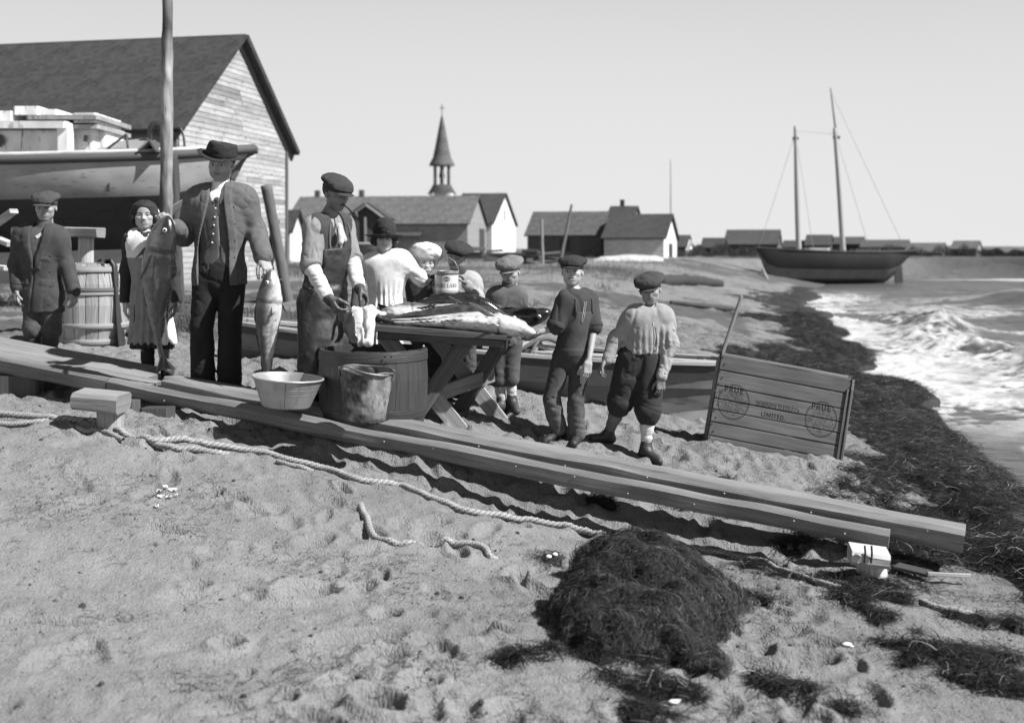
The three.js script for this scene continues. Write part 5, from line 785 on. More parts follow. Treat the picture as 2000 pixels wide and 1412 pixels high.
  { const [p, T0, S, Dd] = fr(1); part(o0, 'tail_fin', sheet(8, 6, (u, v) => { const s = (u - 0.5) * 2, q = p.clone().addScaledVector(T0, L * 0.1 * v * (1 - 0.12 * (1 - s * s))).addScaledVector(Dd, s * L * mix(0.016, 0.075, Math.pow(v, 0.8))).addScaledVector(S, 0.008 * Math.sin(s * 9 + v * 3)); return [q.x, q.y, q.z, back * (1.1 + 0.5 * Math.sin(s * 26)), q.x, q.y]; }), M.fish); }
  for (const a of [0.3, Math.PI - 0.3]) { const e = surf(0.105, a, 0.97), w = e.clone().sub(c.getPointAt(0.105)).normalize(), r = 0.0165 * L * 1.0; part(o0, 'eye', [ball(e, r, 0.62, 1, 1, 1, 12), ball(e.clone().addScaledVector(w, r * 0.55), r * 0.6, 0.015, 1, 1, 1, 10)], M.gloss); }
  { const b = surf(0.075, -H, 0.98), [, T0] = fr(0.1); part(o0, 'barbel', pole([b, b.clone().addScaledVector(T0, -0.005 * L).addScaledVector(D, -0.03 * L)], [0.0035, 0.0015], { k: 5, seg: 3, tone: 0.3 }), M.fish); }
  return o0;
}
{
  const d = 8.58;
  cod('cod', 'very large dark cod hanging head up in front of the girl', [P(326, 421, d), P(319, 460, d - 0.01), P(310, 510, d), P(306, 565, d + 0.01), P(305, 615, d + 0.02), P(308, 660, d + 0.03), P(316, 698, d + 0.04)], V(1, 0.05, 0.12), { deep: 1.06, thick: 0.85, back: 0.022, belly: 0.2, seed: 3, fins: 0.6, lump: 0.12 });
  cod('cod', 'gutted cod held by the gills in the tall man\'s hand over the washtub', [P(530, 527, 8.52), P(527, 560, 8.51), P(523, 600, 8.51), P(521, 640, 8.52), P(520, 700, 8.54), P(519, 770, 8.56)], V(-1, 0, 0.1), { deep: 0.98, thick: 1.0, fins: 0.25, lump: 0.1, back: 0.07, belly: 0.62, open: true, seed: 8 });
  // the heap on the table: [px head, px tail, d, height over table, dorsal, tones]
  const y = (px, dd, h) => { const x = X(px, dd); return V(x, TBL.y(x, dd) + h, -dd); };
  const lay = (label, list, D, o) => cod('cod', label, list.map(([px, dd, h]) => y(px, dd, h)), D, o);
  lay('pale-bellied cod along the front edge of the table, its jaws over the right end', [[1046, 8.44, 0.02], [1010, 8.45, 0.04], [960, 8.47, 0.05], [900, 8.5, 0.045], [840, 8.53, 0.03], [770, 8.55, 0.018]], V(0, -0.45, -1), { back: 0.1, belly: 0.66, seed: 11, thick: 0.75, deep: 0.78, fins: 0.4, lump: 0.2 });
  lay('slim pale cod lying against the front one, tail to the left', [[1030, 8.56, 0.06], [990, 8.57, 0.075], [940, 8.585, 0.08], [880, 8.6, 0.065], [820, 8.61, 0.045], [765, 8.62, 0.03]], V(0, -0.2, -1), { back: 0.12, belly: 0.6, seed: 21, thick: 0.7, deep: 0.8, fins: 0.3, lump: 0.22 });
  lay('grey-backed cod lying behind the pale-bellied pair', [[1000, 8.68, 0.075], [960, 8.69, 0.095], [910, 8.7, 0.1], [860, 8.71, 0.085], [795, 8.7, 0.055], [745, 8.69, 0.03]], V(0, 1, 0.35), { back: 0.06, belly: 0.4, seed: 12, thick: 0.95, deep: 0.85, fins: 0.2, lump: 0.15 });
  lay('cod with its pale cheek at the left end of the table', [[741, 8.78, 0.06], [775, 8.78, 0.075], [815, 8.8, 0.08], [870, 8.82, 0.075], [930, 8.84, 0.07], [985, 8.86, 0.05]], V(0, 0.5, -1), { back: 0.1, belly: 0.6, seed: 13, thick: 0.85, fins: 0.3, lump: 0.22 });
  lay('topmost wet black cod across the back of the heap', [[985, 8.86, 0.105], [940, 8.87, 0.15], [890, 8.88, 0.17], [845, 8.88, 0.155], [800, 8.88, 0.12], [762, 8.88, 0.085]], V(0, 1, 0.2), { back: 0.025, belly: 0.14, seed: 14, thick: 1.0, deep: 0.9, fins: 0.25, lump: 0.15 });
  lay('dark cod whose head sticks out past the right end of the table', [[1076, 9.0, 0.15], [1048, 9.0, 0.105], [1010, 9.0, 0.08], [960, 9.0, 0.07], [900, 9.02, 0.06], [840, 9.04, 0.05]], V(0, 1, 0.4), { back: 0.022, belly: 0.08, seed: 15, deep: 0.85, fins: 0.3, lump: 0.15 });
  lay('grey cod at the back right of the heap behind the others', [[1045, 9.12, 0.05], [1005, 9.12, 0.075], [950, 9.13, 0.09], [900, 9.14, 0.09], [850, 9.15, 0.075], [790, 9.16, 0.05]], V(0, 0.6, 1), { back: 0.09, belly: 0.5, seed: 16, deep: 0.85, fins: 0.3, lump: 0.2 });
  lay('mottled cod under the topmost black one, its belly showing', [[965, 8.77, 0.1], [930, 8.78, 0.115], [885, 8.785, 0.12], [840, 8.79, 0.11], [795, 8.79, 0.085], [755, 8.79, 0.06]], V(0, -0.5, -1), { back: 0.07, belly: 0.5, seed: 18, thick: 0.8, deep: 0.75, fins: 0.3, lump: 0.25 });
  lay('cod mostly buried at the bottom of the heap', [[960, 8.95, 0.05], [910, 8.95, 0.06], [860, 8.96, 0.06], [800, 8.96, 0.05], [750, 8.97, 0.04]], V(0, 1, 0), { back: 0.08, belly: 0.5, seed: 17, noFins: true });
  // split fish sliding into the tub
  const lo = P(690, 680, 8.5), hi = P(765, 595, 8.0), f = new Field([lo.x, lo.y - 0.02, -8.6], [hi.x, hi.y + 0.02, -8.05], 0.005);
  f.cap(P(694, 612, 8.4), P(704, 668, 8.3), 0.05, 0.032, 0.02, { n: V(0, 0, 1), f: 0.4 }).cap(P(722, 608, 8.4), P(719, 668, 8.26), 0.05, 0.036, 0.02, { n: V(0, 0.2, 1).normalize(), f: 0.5 }).cap(P(724, 607, 8.4), P(748, 614, 8.48), 0.04, 0.02, 0.02, { n: V(0, 1, 0.4).normalize(), f: 0.45 }).cap(P(707, 606, 8.38), P(712, 660, 8.27), 0.01, 0.008, 0.012, { sub: true }).bump((x, yy, z) => 0.006 * N3(x * 30, yy * 14, z * 30), 0.03);
  const t = thing('split_cod', 'split white cod sliding off the table into the tub', 'fish', P(710, 640, 8.35)); part(t, 'flesh', f.mesh((x, yy, z) => 0.66 * (1 + 0.2 * N3(x * 40, yy * 40, z * 40)) - 0.3 * ss(0.45, 0.7, N3(x * 55, yy * 55, z * 30 + 4))), M.flesh);
  const dk = new Field([P(655, 690, 8.4).x, P(655, 690, 8.4).y, -8.6], [P(705, 590, 8.2).x, P(705, 596, 8.2).y, -8.1], 0.006); dk.cap(P(672, 612, 8.35), P(694, 668, 8.3), 0.05, 0.03, 0.02, { n: V(0, 0, 1), f: 0.35 }).bump((x, yy, z) => 0.006 * N3(x * 30, yy * 14, z * 30), 0.03); part(t, 'skin', dk.mesh(0.03), M.fish);
  const bits = []; const r = rng(19); for (let i = 0; i < 14; i++) bits.push(ball(y(752 + 36 * r(), 8.55 + 0.1 * r(), 0.01), 0.012 + 0.014 * r(), 0.3 + 0.35 * r(), 1.4, 0.5, 1, 8)); solo('fish_scraps', 'small pale trimmings of fish at the left end of the table', 'fish scraps', bits, M.flesh, y(770, 8.6, 0));
}

// ---------------------------------------------------------------- people: sculpted as distance fields, one continuous body each; clothes, hair and hats are its children
const UP = V(0, 1, 0), FRONT = V(0, 0, 1);
// a head in its own measure: chin at y 0, crown at y 1, face towards +z
function headMesh(o) {
  const { kid, girl, skin = 0.3, brow = 0.06, smile = 0, old, open = 0 } = o, f = new Field([-0.52, -0.3, -0.66], [0.52, 1.14, 0.62], 0.0185), jw = kid ? 0.125 : girl ? 0.14 : 0.165, nz = kid ? 0.385 : 0.425, M2 = (c, r, k, q) => { f.ell(c, r, k, q); f.ell(V(-c.x, c.y, c.z), r, k, q); };
  f.ell(V(0, 0.64, -0.08), [0.325, 0.36, 0.41], 0.05).ell(V(0, 0.38, 0.08), [0.265, 0.36, 0.27], 0.1);
  M2(V(jw, 0.235, 0.03), [0.1, 0.13, 0.15], 0.14); f.ell(V(0, 0.085, 0.2), [0.12, 0.085, 0.11], 0.12);
  f.cap(V(0, 0.12, -0.08), V(0, -0.3, -0.12), 0.2, 0.215, 0.06);
  M2(V(0.165, 0.415, 0.2), [0.1, 0.075, 0.1], 0.09); f.cap(V(-0.15, 0.585, 0.27), V(0.15, 0.585, 0.27), kid || girl ? 0.045 : 0.055, undefined, 0.07); f.ell(V(0, 0.73, 0.14), [0.25, 0.2, 0.2], 0.1);
  M2(V(0.125, 0.505, 0.385), [0.085, 0.055, 0.085], 0.05, { sub: true }); M2(V(0.122, 0.5, 0.262), [0.068, 0.055, 0.062], 0.012);
  M2(V(0.122, 0.528, 0.275), [0.078, 0.02, 0.06], 0.015);
  f.cap(V(0, 0.56, 0.305), V(0, 0.385, nz - 0.04), 0.034, 0.047, 0.045); f.ell(V(0, 0.375, nz - 0.03), [0.05, 0.045, 0.05], 0.03); M2(V(0.052, 0.355, nz - 0.085), [0.035, 0.032, 0.045], 0.03);
  M2(V(0.024, 0.325, nz - 0.06), [0.014, 0.014, 0.02], 0.01, { sub: true });
  f.ell(V(0, 0.24, 0.27), [0.14, 0.09, 0.09], 0.08); f.cap(V(-0.085, 0.268 + smile * 0.03, 0.305), V(0, 0.272, 0.335), 0.018, 0.026, 0.025).cap(V(0.085, 0.268 + smile * 0.03, 0.305), V(0, 0.272, 0.335), 0.018, 0.026, 0.025); f.cap(V(-0.07, 0.215 - open * 0.02 + smile * 0.02, 0.305), V(0, 0.207 - open * 0.03, 0.33), 0.02, 0.03, 0.025).cap(V(0.07, 0.215 - open * 0.02 + smile * 0.02, 0.305), V(0, 0.207 - open * 0.03, 0.33), 0.02, 0.03, 0.025);
  f.cap(V(-0.1, 0.248 + smile * 0.035, 0.345), V(0, 0.24, 0.375), 0.012 + open * 0.012, undefined, 0.012, { sub: true }).cap(V(0.1, 0.248 + smile * 0.035, 0.345), V(0, 0.24, 0.375), 0.012 + open * 0.012, undefined, 0.012, { sub: true });
  if (old) for (const s of [-1, 1]) f.cap(V(s * 0.09, 0.36, 0.36), V(s * 0.15, 0.22, 0.3), 0.012, undefined, 0.03, { sub: true });
  M2(V(0.325, 0.455, -0.06), [0.035, 0.105, 0.07], 0.02, { rx: -0.2 }); M2(V(0.365, 0.465, -0.03), [0.02, 0.06, 0.04], 0.02, { sub: true });
  const tone = (x, y, z) => {
    let t = skin * (1 + 0.08 * N3(x * 6 + 4, y * 6, z * 6)); const ax = Math.abs(x);
    if (z > 0.1) {
      const ex = (ax - 0.122) / 0.062, ey = (y - 0.5) / 0.026, e = ex * ex + ey * ey; if (z > 0.2 && e < 2.2) t = e < 1 ? mix(0.45, 0.03, ss(0.034, 0.026, Math.hypot(ax - 0.12, y - 0.5))) : t * 0.55;
      t *= 1 - 0.3 * gauss((y - 0.545) / 0.02) * ss(0.05, 0.08, ax) * ss(0.2, 0.17, ax);
      t = mix(t, brow, 0.85 * gauss((y - 0.592 + (ax - 0.13) ** 2 * 2.5) / 0.019) * ss(0.04, 0.07, ax) * ss(0.215, 0.18, ax));
      if (z > 0.2) { const lw = ss(0.1, 0.075, ax); t *= 1 - 0.32 * lw * (gauss((y - 0.27 - smile * 0.03 * ax * 10) / 0.02) + gauss((y - 0.21) / 0.026)); const ml = y - 0.24 - smile * 0.35 * ax; t *= 1 - 0.72 * gauss(ml / (0.012 + open * 0.02)) * ss(0.1, 0.08, ax); if (smile > 0.6) t = mix(t, 0.6, gauss((ml - 0.006) / 0.01) * ss(0.07, 0.05, ax)); t *= 1 - 0.6 * gauss(Math.hypot(ax - 0.026, y - 0.335) / 0.02); }
      if (old) t *= 1 - 0.22 * ss(0.36, 0.24, y) * ss(0, 0.1, y + 0.05);
    }
    return t;
  };
  return f.mesh(tone);
}
function hairMesh(type, tone) {
  const f = new Field([-0.75, -0.4, -0.85], [0.75, 1.3, 0.62], 0.026);
  if (type === 'short') f.ell(V(0, 0.64, -0.1), [0.35, 0.385, 0.425], 0.02).run([-2, -2, -2], [2, 2, 2], (x, y, z, g) => Math.max(g, z > 0.0 ? 0.62 - y + z * 1.2 : z > -0.14 ? (0.5 - y) : 0.3 - y));
  if (type === 'tied') { f.ell(V(0, 0.62, -0.12), [0.43, 0.43, 0.47], 0.02).ell(V(0, 0.79, 0.08), [0.32, 0.21, 0.28], 0.05).ell(V(-0.36, 0.42, 0.0), [0.1, 0.26, 0.2], 0.06).ell(V(0.36, 0.42, 0.0), [0.12, 0.28, 0.2], 0.06).ell(V(0.28, 0.5, -0.2), [0.17, 0.24, 0.2], 0.08).ell(V(-0.3, 0.5, -0.2), [0.14, 0.22, 0.2], 0.08).ell(V(0.1, 0.3, -0.42), [0.2, 0.3, 0.14], 0.1); f.ell(V(-0.02, 0.32, 0.44), [0.262, 0.5, 0.42], 0.02, { sub: true }).bump((x, y, z) => 0.018 * Math.abs(N3(x * 9, y * 4, z * 9)) + 0.02 * gauss(x / 0.02) * -ss(0.8, 1, y), 0.2); }
  if (type === 'bob') { f.ell(V(0, 0.6, -0.12), [0.4, 0.42, 0.44], 0.02).ell(V(0, 0.8, 0.1), [0.32, 0.22, 0.3], 0.05).ell(V(-0.37, 0.42, 0.02), [0.15, 0.2, 0.2], 0.06).ell(V(0.37, 0.42, 0.02), [0.15, 0.2, 0.2], 0.06).ell(V(0, 0.34, 0.36), [0.25, 0.5, 0.38], 0.03, { sub: true }).bump((x, y, z) => 0.05 * N3(x * 7, y * 9, z * 7), 0.2); }
  return f.mesh(tone);
}
function hatMesh(type, tone) {
  const f = new Field([-0.95, 0.25, -0.95], [0.95, 1.55, 0.98], 0.024), m = (q) => f.mesh(q ?? tone);
  const w = (x, y, z) => 0.02 * N3(x * 5 + 1, y * 5, z * 5) + 0.01 * N3(x * 13, y * 13, z * 13);
  if (type === 'cap' || type === 'newsboy' || type === 'bigcap') {
    const b = type === 'cap' ? 1 : type === 'newsboy' ? 1.12 : 1.2;
    f.ell(V(0, 0.77, -0.04), [0.365, 0.14, 0.445], 0.03); f.ell(V(0, 0.95, -0.06), [0.43 * b, 0.2 * b, 0.5 * b], 0.06, { rx: 0.14 }).ell(V(0, 0.85, 0.28), [0.33 * b, 0.09, 0.2], 0.08, { rx: 0.25 });
    f.bump((x, y, z) => w(x, y, z) - 0.012 * gauss(Math.sin(Math.atan2(x, z) * 4) / 0.12) * ss(0.85, 1, y), 0.2);
    f.ell(V(0, 0.745, 0.41), [0.32, 0.026, 0.2], 0.012, { rx: 0.22, warp: (x, y, z) => [x, y + x * x * 0.55, z] });
    f.run([-2, -2, -2], [2, 2, 2], (x, y, z, g) => smax(g, -(Math.hypot(x / 0.34, (z + 0.08) / 0.42) - 1 > 0 ? 9 : (y - 0.72)) < 0 ? g : g, 0.01));
    return [['crown', m()]];
  }
  if (type === 'boater') {
    f.ell(V(0, 0.84, -0.04), [0.375, 0.8, 0.455], 0.02).cut(V(0, 1.2, 0), V(0.08, 1, -0.06).normalize(), 0.07).cut(V(0, 0.74, 0), V(0, -1, 0), 0.02).ell(V(0, 1.22, -0.02), [0.1, 0.05, 0.3], 0.06, { sub: true }).bump(w, 0.2);
    const r = new Field([-0.95, 0.4, -0.95], [0.95, 1.2, 0.98], 0.024); r.ell(V(0, 0.78, -0.02), [0.63, 0.03, 0.66], 0.02, { warp: (x, y, z) => [x, y - 0.3 * x * x + 0.12 * z * z + 0.08 * x, z] }).bump((x, y, z) => 0.01 * N3(x * 4, y * 4, z * 4), 0.2);
    const bd = new Field([-0.6, 0.5, -0.7], [0.6, 1.1, 0.7], 0.02); bd.ell(V(0, 0.85, -0.04), [0.385, 0.43, 0.465], 0.02).cut(V(0, 0.89, 0), UP, 0.01).cut(V(0, 0.79, 0), V(0, -1, 0), 0.01);
    return [['crown', m()], ['brim', r.mesh(tone)], ['hat_band', bd.mesh(tone * 0.5)]];
  }
  if (type === 'cloche') {
    f.ell(V(0, 0.82, -0.05), [0.4, 0.58, 0.45], 0.02).cut(V(0, 0.62, 0), V(0, -1, 0), 0.02).bump(w, 0.2);
    const r = new Field([-1, 0.3, -1], [1, 1.0, 1], 0.024); r.ell(V(0, 0.66, -0.02), [0.66, 0.055, 0.68], 0.02, { warp: (x, y, z) => [x, y - 0.3 * (x * x + z * z) + 0.09, z] }).bump((x, y, z) => 0.015 * N3(x * 3, y * 3, z * 3), 0.2);
    return [['crown', m()], ['brim', r.mesh(tone * 1.3)]];
  }
  if (type === 'tam') {
    f.ell(V(-0.02, 0.97, -0.06), [0.55, 0.36, 0.56], 0.02, { rx: -0.1 }).bump((x, y, z) => 0.03 * (1 - Math.abs(N3(x * 4, y * 4, z * 4)) * 2) + 0.012 * N3(x * 10, y * 10, z * 10), 0.3); f.ell(V(0, 0.76, -0.04), [0.39, 0.11, 0.46], 0.04); f.cap(V(0.36, 0.72, 0.02), V(0.35, 0.4, -0.02), 0.06, 0.05, 0.05);
    return [['crown', m()]];
  }
}
// hand: fingers along +x, palm facing +z, thumb on the m*y side
function handMesh(o) {
  const { curl = 0.3, spread = 0.12, m = 1, s = 1, skin = 0.28, thumb = 0.4, claw = 0 } = o, f = new Field([-0.05, -0.075, -0.05], [0.2, 0.075, 0.11], 0.0036);
  f.cap(V(-0.045, 0, 0), V(0.005, 0, 0), 0.025, 0.026, 0.02, { n: FRONT, f: 0.75 }).cap(V(0.012, 0.018 * m, 0), V(0.082, 0.026 * m, 0), 0.024, 0.021, 0.02, { n: FRONT, f: 0.6 }).cap(V(0.012, -0.014 * m, 0), V(0.076, -0.026 * m, 0.002), 0.022, 0.019, 0.02, { n: FRONT, f: 0.6 });
  const L = [0.075, 0.084, 0.078, 0.06];
  for (let i = 0; i < 4; i++) {
    let p = V(0.084 - (i === 3 ? 0.01 : i === 0 ? 0.003 : 0), (0.03 - i * 0.0195) * m, 0), a = (i - 1.4) * -spread * m, b = curl * (0.75 + 0.12 * i), r = 0.0098 - 0.0006 * i;
    for (let k = 0; k < 3; k++) { b += k ? curl * [0, 1.05, 0.8][k] + claw * 0.3 : 0; const l = L[i] * [0.46, 0.31, 0.25][k], q = p.clone().add(V(Math.cos(b) * Math.cos(a) * l, Math.cos(b) * Math.sin(a) * l, Math.sin(b) * l)); f.cap(p, q, r, r * 0.9, 0.005); p = q; r *= 0.93; }
  }
  { let p = V(0.012, 0.024 * m, 0.006), a = V(0.055, 0.055 * m, 0.02 + 0.03 * thumb), q = V(0.055 + 0.033, (0.062 - 0.012 * thumb) * m, 0.028 + 0.06 * thumb), e = q.clone().add(V(0.022, -0.01 * m * thumb, 0.012 + 0.01 * thumb)); f.cap(p, a, 0.017, 0.0125, 0.018).cap(a, q, 0.0118, 0.0108, 0.005).cap(q, e, 0.0108, 0.0085, 0.004); }
  return f.mesh((x, y, z) => skin * (1 + 0.12 * N3(x * 40, y * 40, z * 40)), new THREE.Matrix4().makeScale(s, s, s));
}
const basis = (x, z) => { x = x.clone().normalize(); const y = z.clone().cross(x).normalize(), zz = x.clone().cross(y); return new THREE.Matrix4().makeBasis(x, y, zz); };

// o.j: joints as [photo x, photo y, metres nearer than o.d]; l and r are the viewer's left and right
function person(o) {
  const { d, S, skin = 0.28, h = 0.009 } = o, J = {};
  for (const [k, v] of Object.entries(o.j)) J[k] = P(v[0], v[1], d, v[2] ?? 0);
  for (const s of ['l', 'r']) { const a = o.j['an_' + s]; const dd = d - (a[2] ?? 0), x = X(a[0], dd); J['an_' + s] = V(x, gh(x, dd) + 0.075 * S, -dd); }
  const M0 = J.sh_l.clone().lerp(J.sh_r, 0.5), H0 = J.hip_l.clone().lerp(J.hip_r, 0.5), W = J.sh_l.distanceTo(J.sh_r), r = J.sh_r.clone().sub(J.sh_l).normalize(), u0 = M0.clone().sub(H0).normalize(), fr = r.clone().cross(u0).normalize(), u = fr.clone().cross(r).normalize(), B = [r, u, fr];
  const hr = J.hip_r.clone().sub(J.hip_l).setY(0).normalize(), hf = hr.clone().cross(UP).normalize(), HB = [hr, UP, hf];
  for (const s of ['l', 'r']) { const a = J['an_' + s]; J['toe_' + s] = o.toe?.[s] ? (() => { const [px, dz] = o.toe[s], dd = d - dz, x = X(px, dd); return V(x, gh(x, dd) + 0.03, -dd); })() : (() => { const q = a.clone().addScaledVector(hf, 0.155 * S).addScaledVector(hr, s === 'l' ? -0.04 : 0.04); q.y = gh(q.x, -q.z) + 0.03; return q; })(); }
  const base = J.an_l.clone().lerp(J.an_r, 0.5); base.y = gh(base.x, -base.z);
  const t = thing('person', o.label, 'person', base, o.group);
  const A = (a, b, c) => M0.clone().addScaledVector(r, a).addScaledVector(u, b).addScaledVector(fr, c);
  const field = (keys, pad, hh = h) => { const b = new THREE.Box3(); for (const k of keys) b.expandByPoint(J[k] ?? k); b.expandByScalar(pad); return new Field(b.min.toArray(), b.max.toArray(), hh); };
  const K = {
    J, A, S, r, u, fr, W, M0, H0, t, hr, hf, field,
    torso(f, i = 0, q = {}) { const k = 0.07; f.cap(J.sh_l, J.sh_r, 0.052 * S + i, undefined, k).cap(J.sh_l.clone().lerp(J.neck, 0.35), J.sh_r.clone().lerp(J.neck, 0.35), 0.05 * S + i, undefined, k).ell(A(0, -0.13 * S, 0.005), [W * 0.5 + 0.012 + i, 0.2 * S + i, 0.112 * S + i], k, { b: B }).ell(M0.clone().lerp(H0, 0.64), [W * 0.42 + i + (q.belly ?? 0), 0.2 * S + i, 0.1 * S + i + (q.belly ?? 0)], k, { b: B }).ell(H0.clone().addScaledVector(UP, 0.03 * S), [W * 0.45 + i, 0.14 * S + i, 0.108 * S + i], k, { b: HB }); return f; },
    arm(f, s, i = 0, q = {}) { const a = J['sh_' + s], e = J['el_' + s], w = J['wr_' + s], to = q.to ?? 1, k = 0.035; f.cap(a, a.clone().lerp(e, 0.3), 0.054 * S + i + (q.puff ?? 0), 0.051 * S + i + (q.puff ?? 0), 0.085); f.cap(a, e, 0.054 * S + i + (q.puff ?? 0), 0.043 * S + i + (q.puff ?? 0), k); if (to > 0) f.cap(e, e.clone().lerp(w, to), 0.042 * S + i + (q.puff ?? 0), mix(0.042, 0.029, to) * S + i + (q.cuff ?? 0), k); return f; },
    leg(f, s, i = 0, q = {}) { const a = J['hip_' + s], kn = J['kn_' + s], w = J['an_' + s], to = q.to ?? 1, kk = q.k ?? 0.02; f.cap(a, kn, 0.078 * S + i + (q.puff ?? 0), 0.056 * S + i + (q.puff ?? 0), kk); if (to > 0) { f.cap(kn, kn.clone().lerp(w, to), 0.054 * S + i + (q.puff ?? 0), mix(0.054, 0.036, to) * S + i + (q.cuff ?? 0), kk); const cf = kn.clone().lerp(w, 0.3).addScaledVector(hf, -0.014 * S); if (to > 0.4) f.ell(cf, [0.045 * S + i, 0.1 * S + i, 0.045 * S + i], 0.04, { b: HB }); } return f; },
    folds(f, a = 0.006, q = {}) { const { fx = 11, fy = 4.5, sd = 0 } = q; return f.bump((x, y, z) => { const n = N3(x * fx + sd, y * fy, z * fx), m = N3(x * 17 + sd, y * 21 + x * 6, z * 17); const lo = N3(x * 5 + sd + 9, y * 2.5, z * 5); return a * (0.45 * lo - 1.25 * gauss(n / 0.16) * ss(-0.3, 0.3, lo) + 0.35 - 0.9 * gauss(m / 0.16) * ss(0.0, 0.35, N3(x * 6, y * 5 + sd, z * 6))); }, 0.03); },
    sleeveFolds(f, a = 0.007, sd = 0) { return f.bump((x, y, z) => { let k = 0; for (const s of ['l', 'r']) { const e = J['el_' + s], w = J['wr_' + s]; k = Math.max(k, gauss(Math.hypot(x - e.x, y - e.y, z - e.z) / 0.12), 0.8 * gauss(Math.hypot(x - w.x, y - w.y, z - w.z) / 0.1)); } const m = N3(x * 12 + sd, y * 34 + x * 9, z * 12); return k * a * (0.4 - 1.6 * gauss(m / 0.16)); }, 0.03); },
    wear(name, f, m, tone, q = {}) { K.last = f; const tn = typeof tone === 'number' ? (x, y, z) => tone * (1 + 0.16 * fbm2(x * 7 + y * 3, y * 7 - z * 5, 3)) : tone; const g = f.mesh(tn); return g && part(q.on ?? t, name, g, m, undefined, q.label); },
  };
  // body
  const bf = field(['sh_l', 'sh_r', 'el_l', 'el_r', 'wr_l', 'wr_r', 'hip_l', 'hip_r', 'kn_l', 'kn_r', 'an_l', 'an_r', 'neck'], 0.16, 0.0105);
  K.torso(bf, -0.01); for (const s of ['l', 'r']) { K.arm(bf, s, -0.004); K.leg(bf, s, -0.002); bf.cap(J['an_' + s], J['toe_' + s], 0.034 * S, 0.022 * S, 0.02); }
  const hd = o.head, hc = P(hd.c[0], hd.c[1], d, hd.c[2] ?? 0), R = new THREE.Matrix4().makeRotationFromEuler(new THREE.Euler((hd.pitch ?? 0) * Math.PI / 180, (hd.yaw ?? 0) * Math.PI / 180, -(hd.roll ?? 0) * Math.PI / 180, 'YXZ'));
  const HM = new THREE.Matrix4().makeTranslation(hc.x, hc.y, hc.z).multiply(R).multiply(new THREE.Matrix4().makeScale(hd.h * 1.1, hd.h, hd.h * 1.04)).multiply(new THREE.Matrix4().makeTranslation(0, -0.5, 0)), hp = (x, y, z) => V(x, y, z).applyMatrix4(HM);
  bf.cap(J.neck.clone().addScaledVector(u, -0.03), hp(0, 0.05, -0.1), 0.058 * S, 0.05 * S, 0.04);
  const parts = [bf.mesh((x, y, z) => skin * (1 + 0.1 * N3(x * 9, y * 9, z * 9)))];
  const hg = headMesh({ skin, ...hd }); hg.applyMatrix4(HM); parts.push(hg);
  for (const s of ['l', 'r']) { const q = o.hands?.[s] ?? {}, w = J['wr_' + s], dir = q.dir ? V(...q.dir) : w.clone().sub(J['el_' + s]), pm = q.palm ? V(...q.palm) : V(s === 'l' ? 1 : -1, 0, -0.3); const g = handMesh({ s: S * 1.02, m: (s === 'l' ? -1 : 1) * (q.flip ? -1 : 1), curl: 0.35, skin: q.skin ?? skin * 0.95, ...q }); const m = basis(dir, pm); m.setPosition(w.clone().addScaledVector(dir.clone().normalize(), 0.012 * S)); g.applyMatrix4(m); parts.push(g); }
  part(t, 'body', parts, M.skin);
  if (o.hair) { const g = hairMesh(o.hair[0], o.hair[1]); g.applyMatrix4(HM); part(t, 'hair', g, M.hair); }
  if (o.hat) { const hm = HM.clone().multiply(new THREE.Matrix4().makeTranslation(0, 0.8, 0)).multiply(new THREE.Matrix4().makeRotationFromEuler(new THREE.Euler(o.hat[2]?.[0] ?? 0, o.hat[2]?.[1] ?? 0, o.hat[2]?.[2] ?? 0))).multiply(new THREE.Matrix4().makeTranslation(0, -0.8, 0)).multiply(new THREE.Matrix4().makeTranslation(0, { cap: -0.095, newsboy: -0.1, bigcap: -0.09, boater: -0.1, cloche: -0.06, tam: -0.04 }[o.hat[0]], 0)).multiply(new THREE.Matrix4().makeScale(1.06, 1.02, 1.06)); let top; hatMesh(o.hat[0], o.hat[1]).forEach(([n, g], i) => { g.applyMatrix4(hm); g.computeVertexNormals(); const p = part(top ?? t, i ? n : { cap: 'cap', newsboy: 'cap', bigcap: 'cap', tam: 'tam' }[o.hat[0]] ?? 'hat', g, M.felt); top ??= p; }); }
  K.hp = hp; K.hc = hc;
  K.boots = (tone, hgt = 0.14, m = M.leather) => { for (const s of ['l', 'r']) { const a = J['an_' + s], to = J['toe_' + s], heel = a.clone().addScaledVector(to.clone().sub(a).setY(0).normalize(), -0.045 * S); heel.y = a.y - 0.04 * S; const f = new Field([Math.min(a.x, to.x) - 0.12, Math.min(to.y, a.y) - 0.1, Math.min(a.z, to.z) - 0.12], [Math.max(a.x, to.x) + 0.12, a.y + hgt * S + 0.06, Math.max(a.z, to.z) + 0.12], 0.008); f.cap(a.clone().lerp(J['kn_' + s], hgt / 0.42), a, 0.05 * S, 0.047 * S, 0.02).cap(heel, a, 0.042 * S, 0.045 * S, 0.03).cap(a.clone().setY(a.y - 0.02 * S), to, 0.046 * S, 0.036 * S, 0.03); const gy = Math.min(to.y - 0.03, a.y - 0.075 * S) - 0.004; f.cut(V(0, gy, 0), V(0, -1, 0), 0.01).bump((x, y, z) => 0.004 * N3(x * 25, y * 30, z * 25), 0.03); K.wear('boot', f, m, tone); } };
  K.on = (f, px, py, lift = 0.002) => { for (let z = 0.45; z > -0.2; z -= 0.003) if (f.val(P(px, py, d, z)) < 0) return P(px, py, d, z + lift); return P(px, py, d, 0.12); };
  K.skin = (f, a, b, lift = 0.003) => { for (let c = 0.4; c > -0.15; c -= 0.003) if (f.val(A(a, b, c)) < 0) return A(a, b, c + lift); return A(a, b, 0.1); };
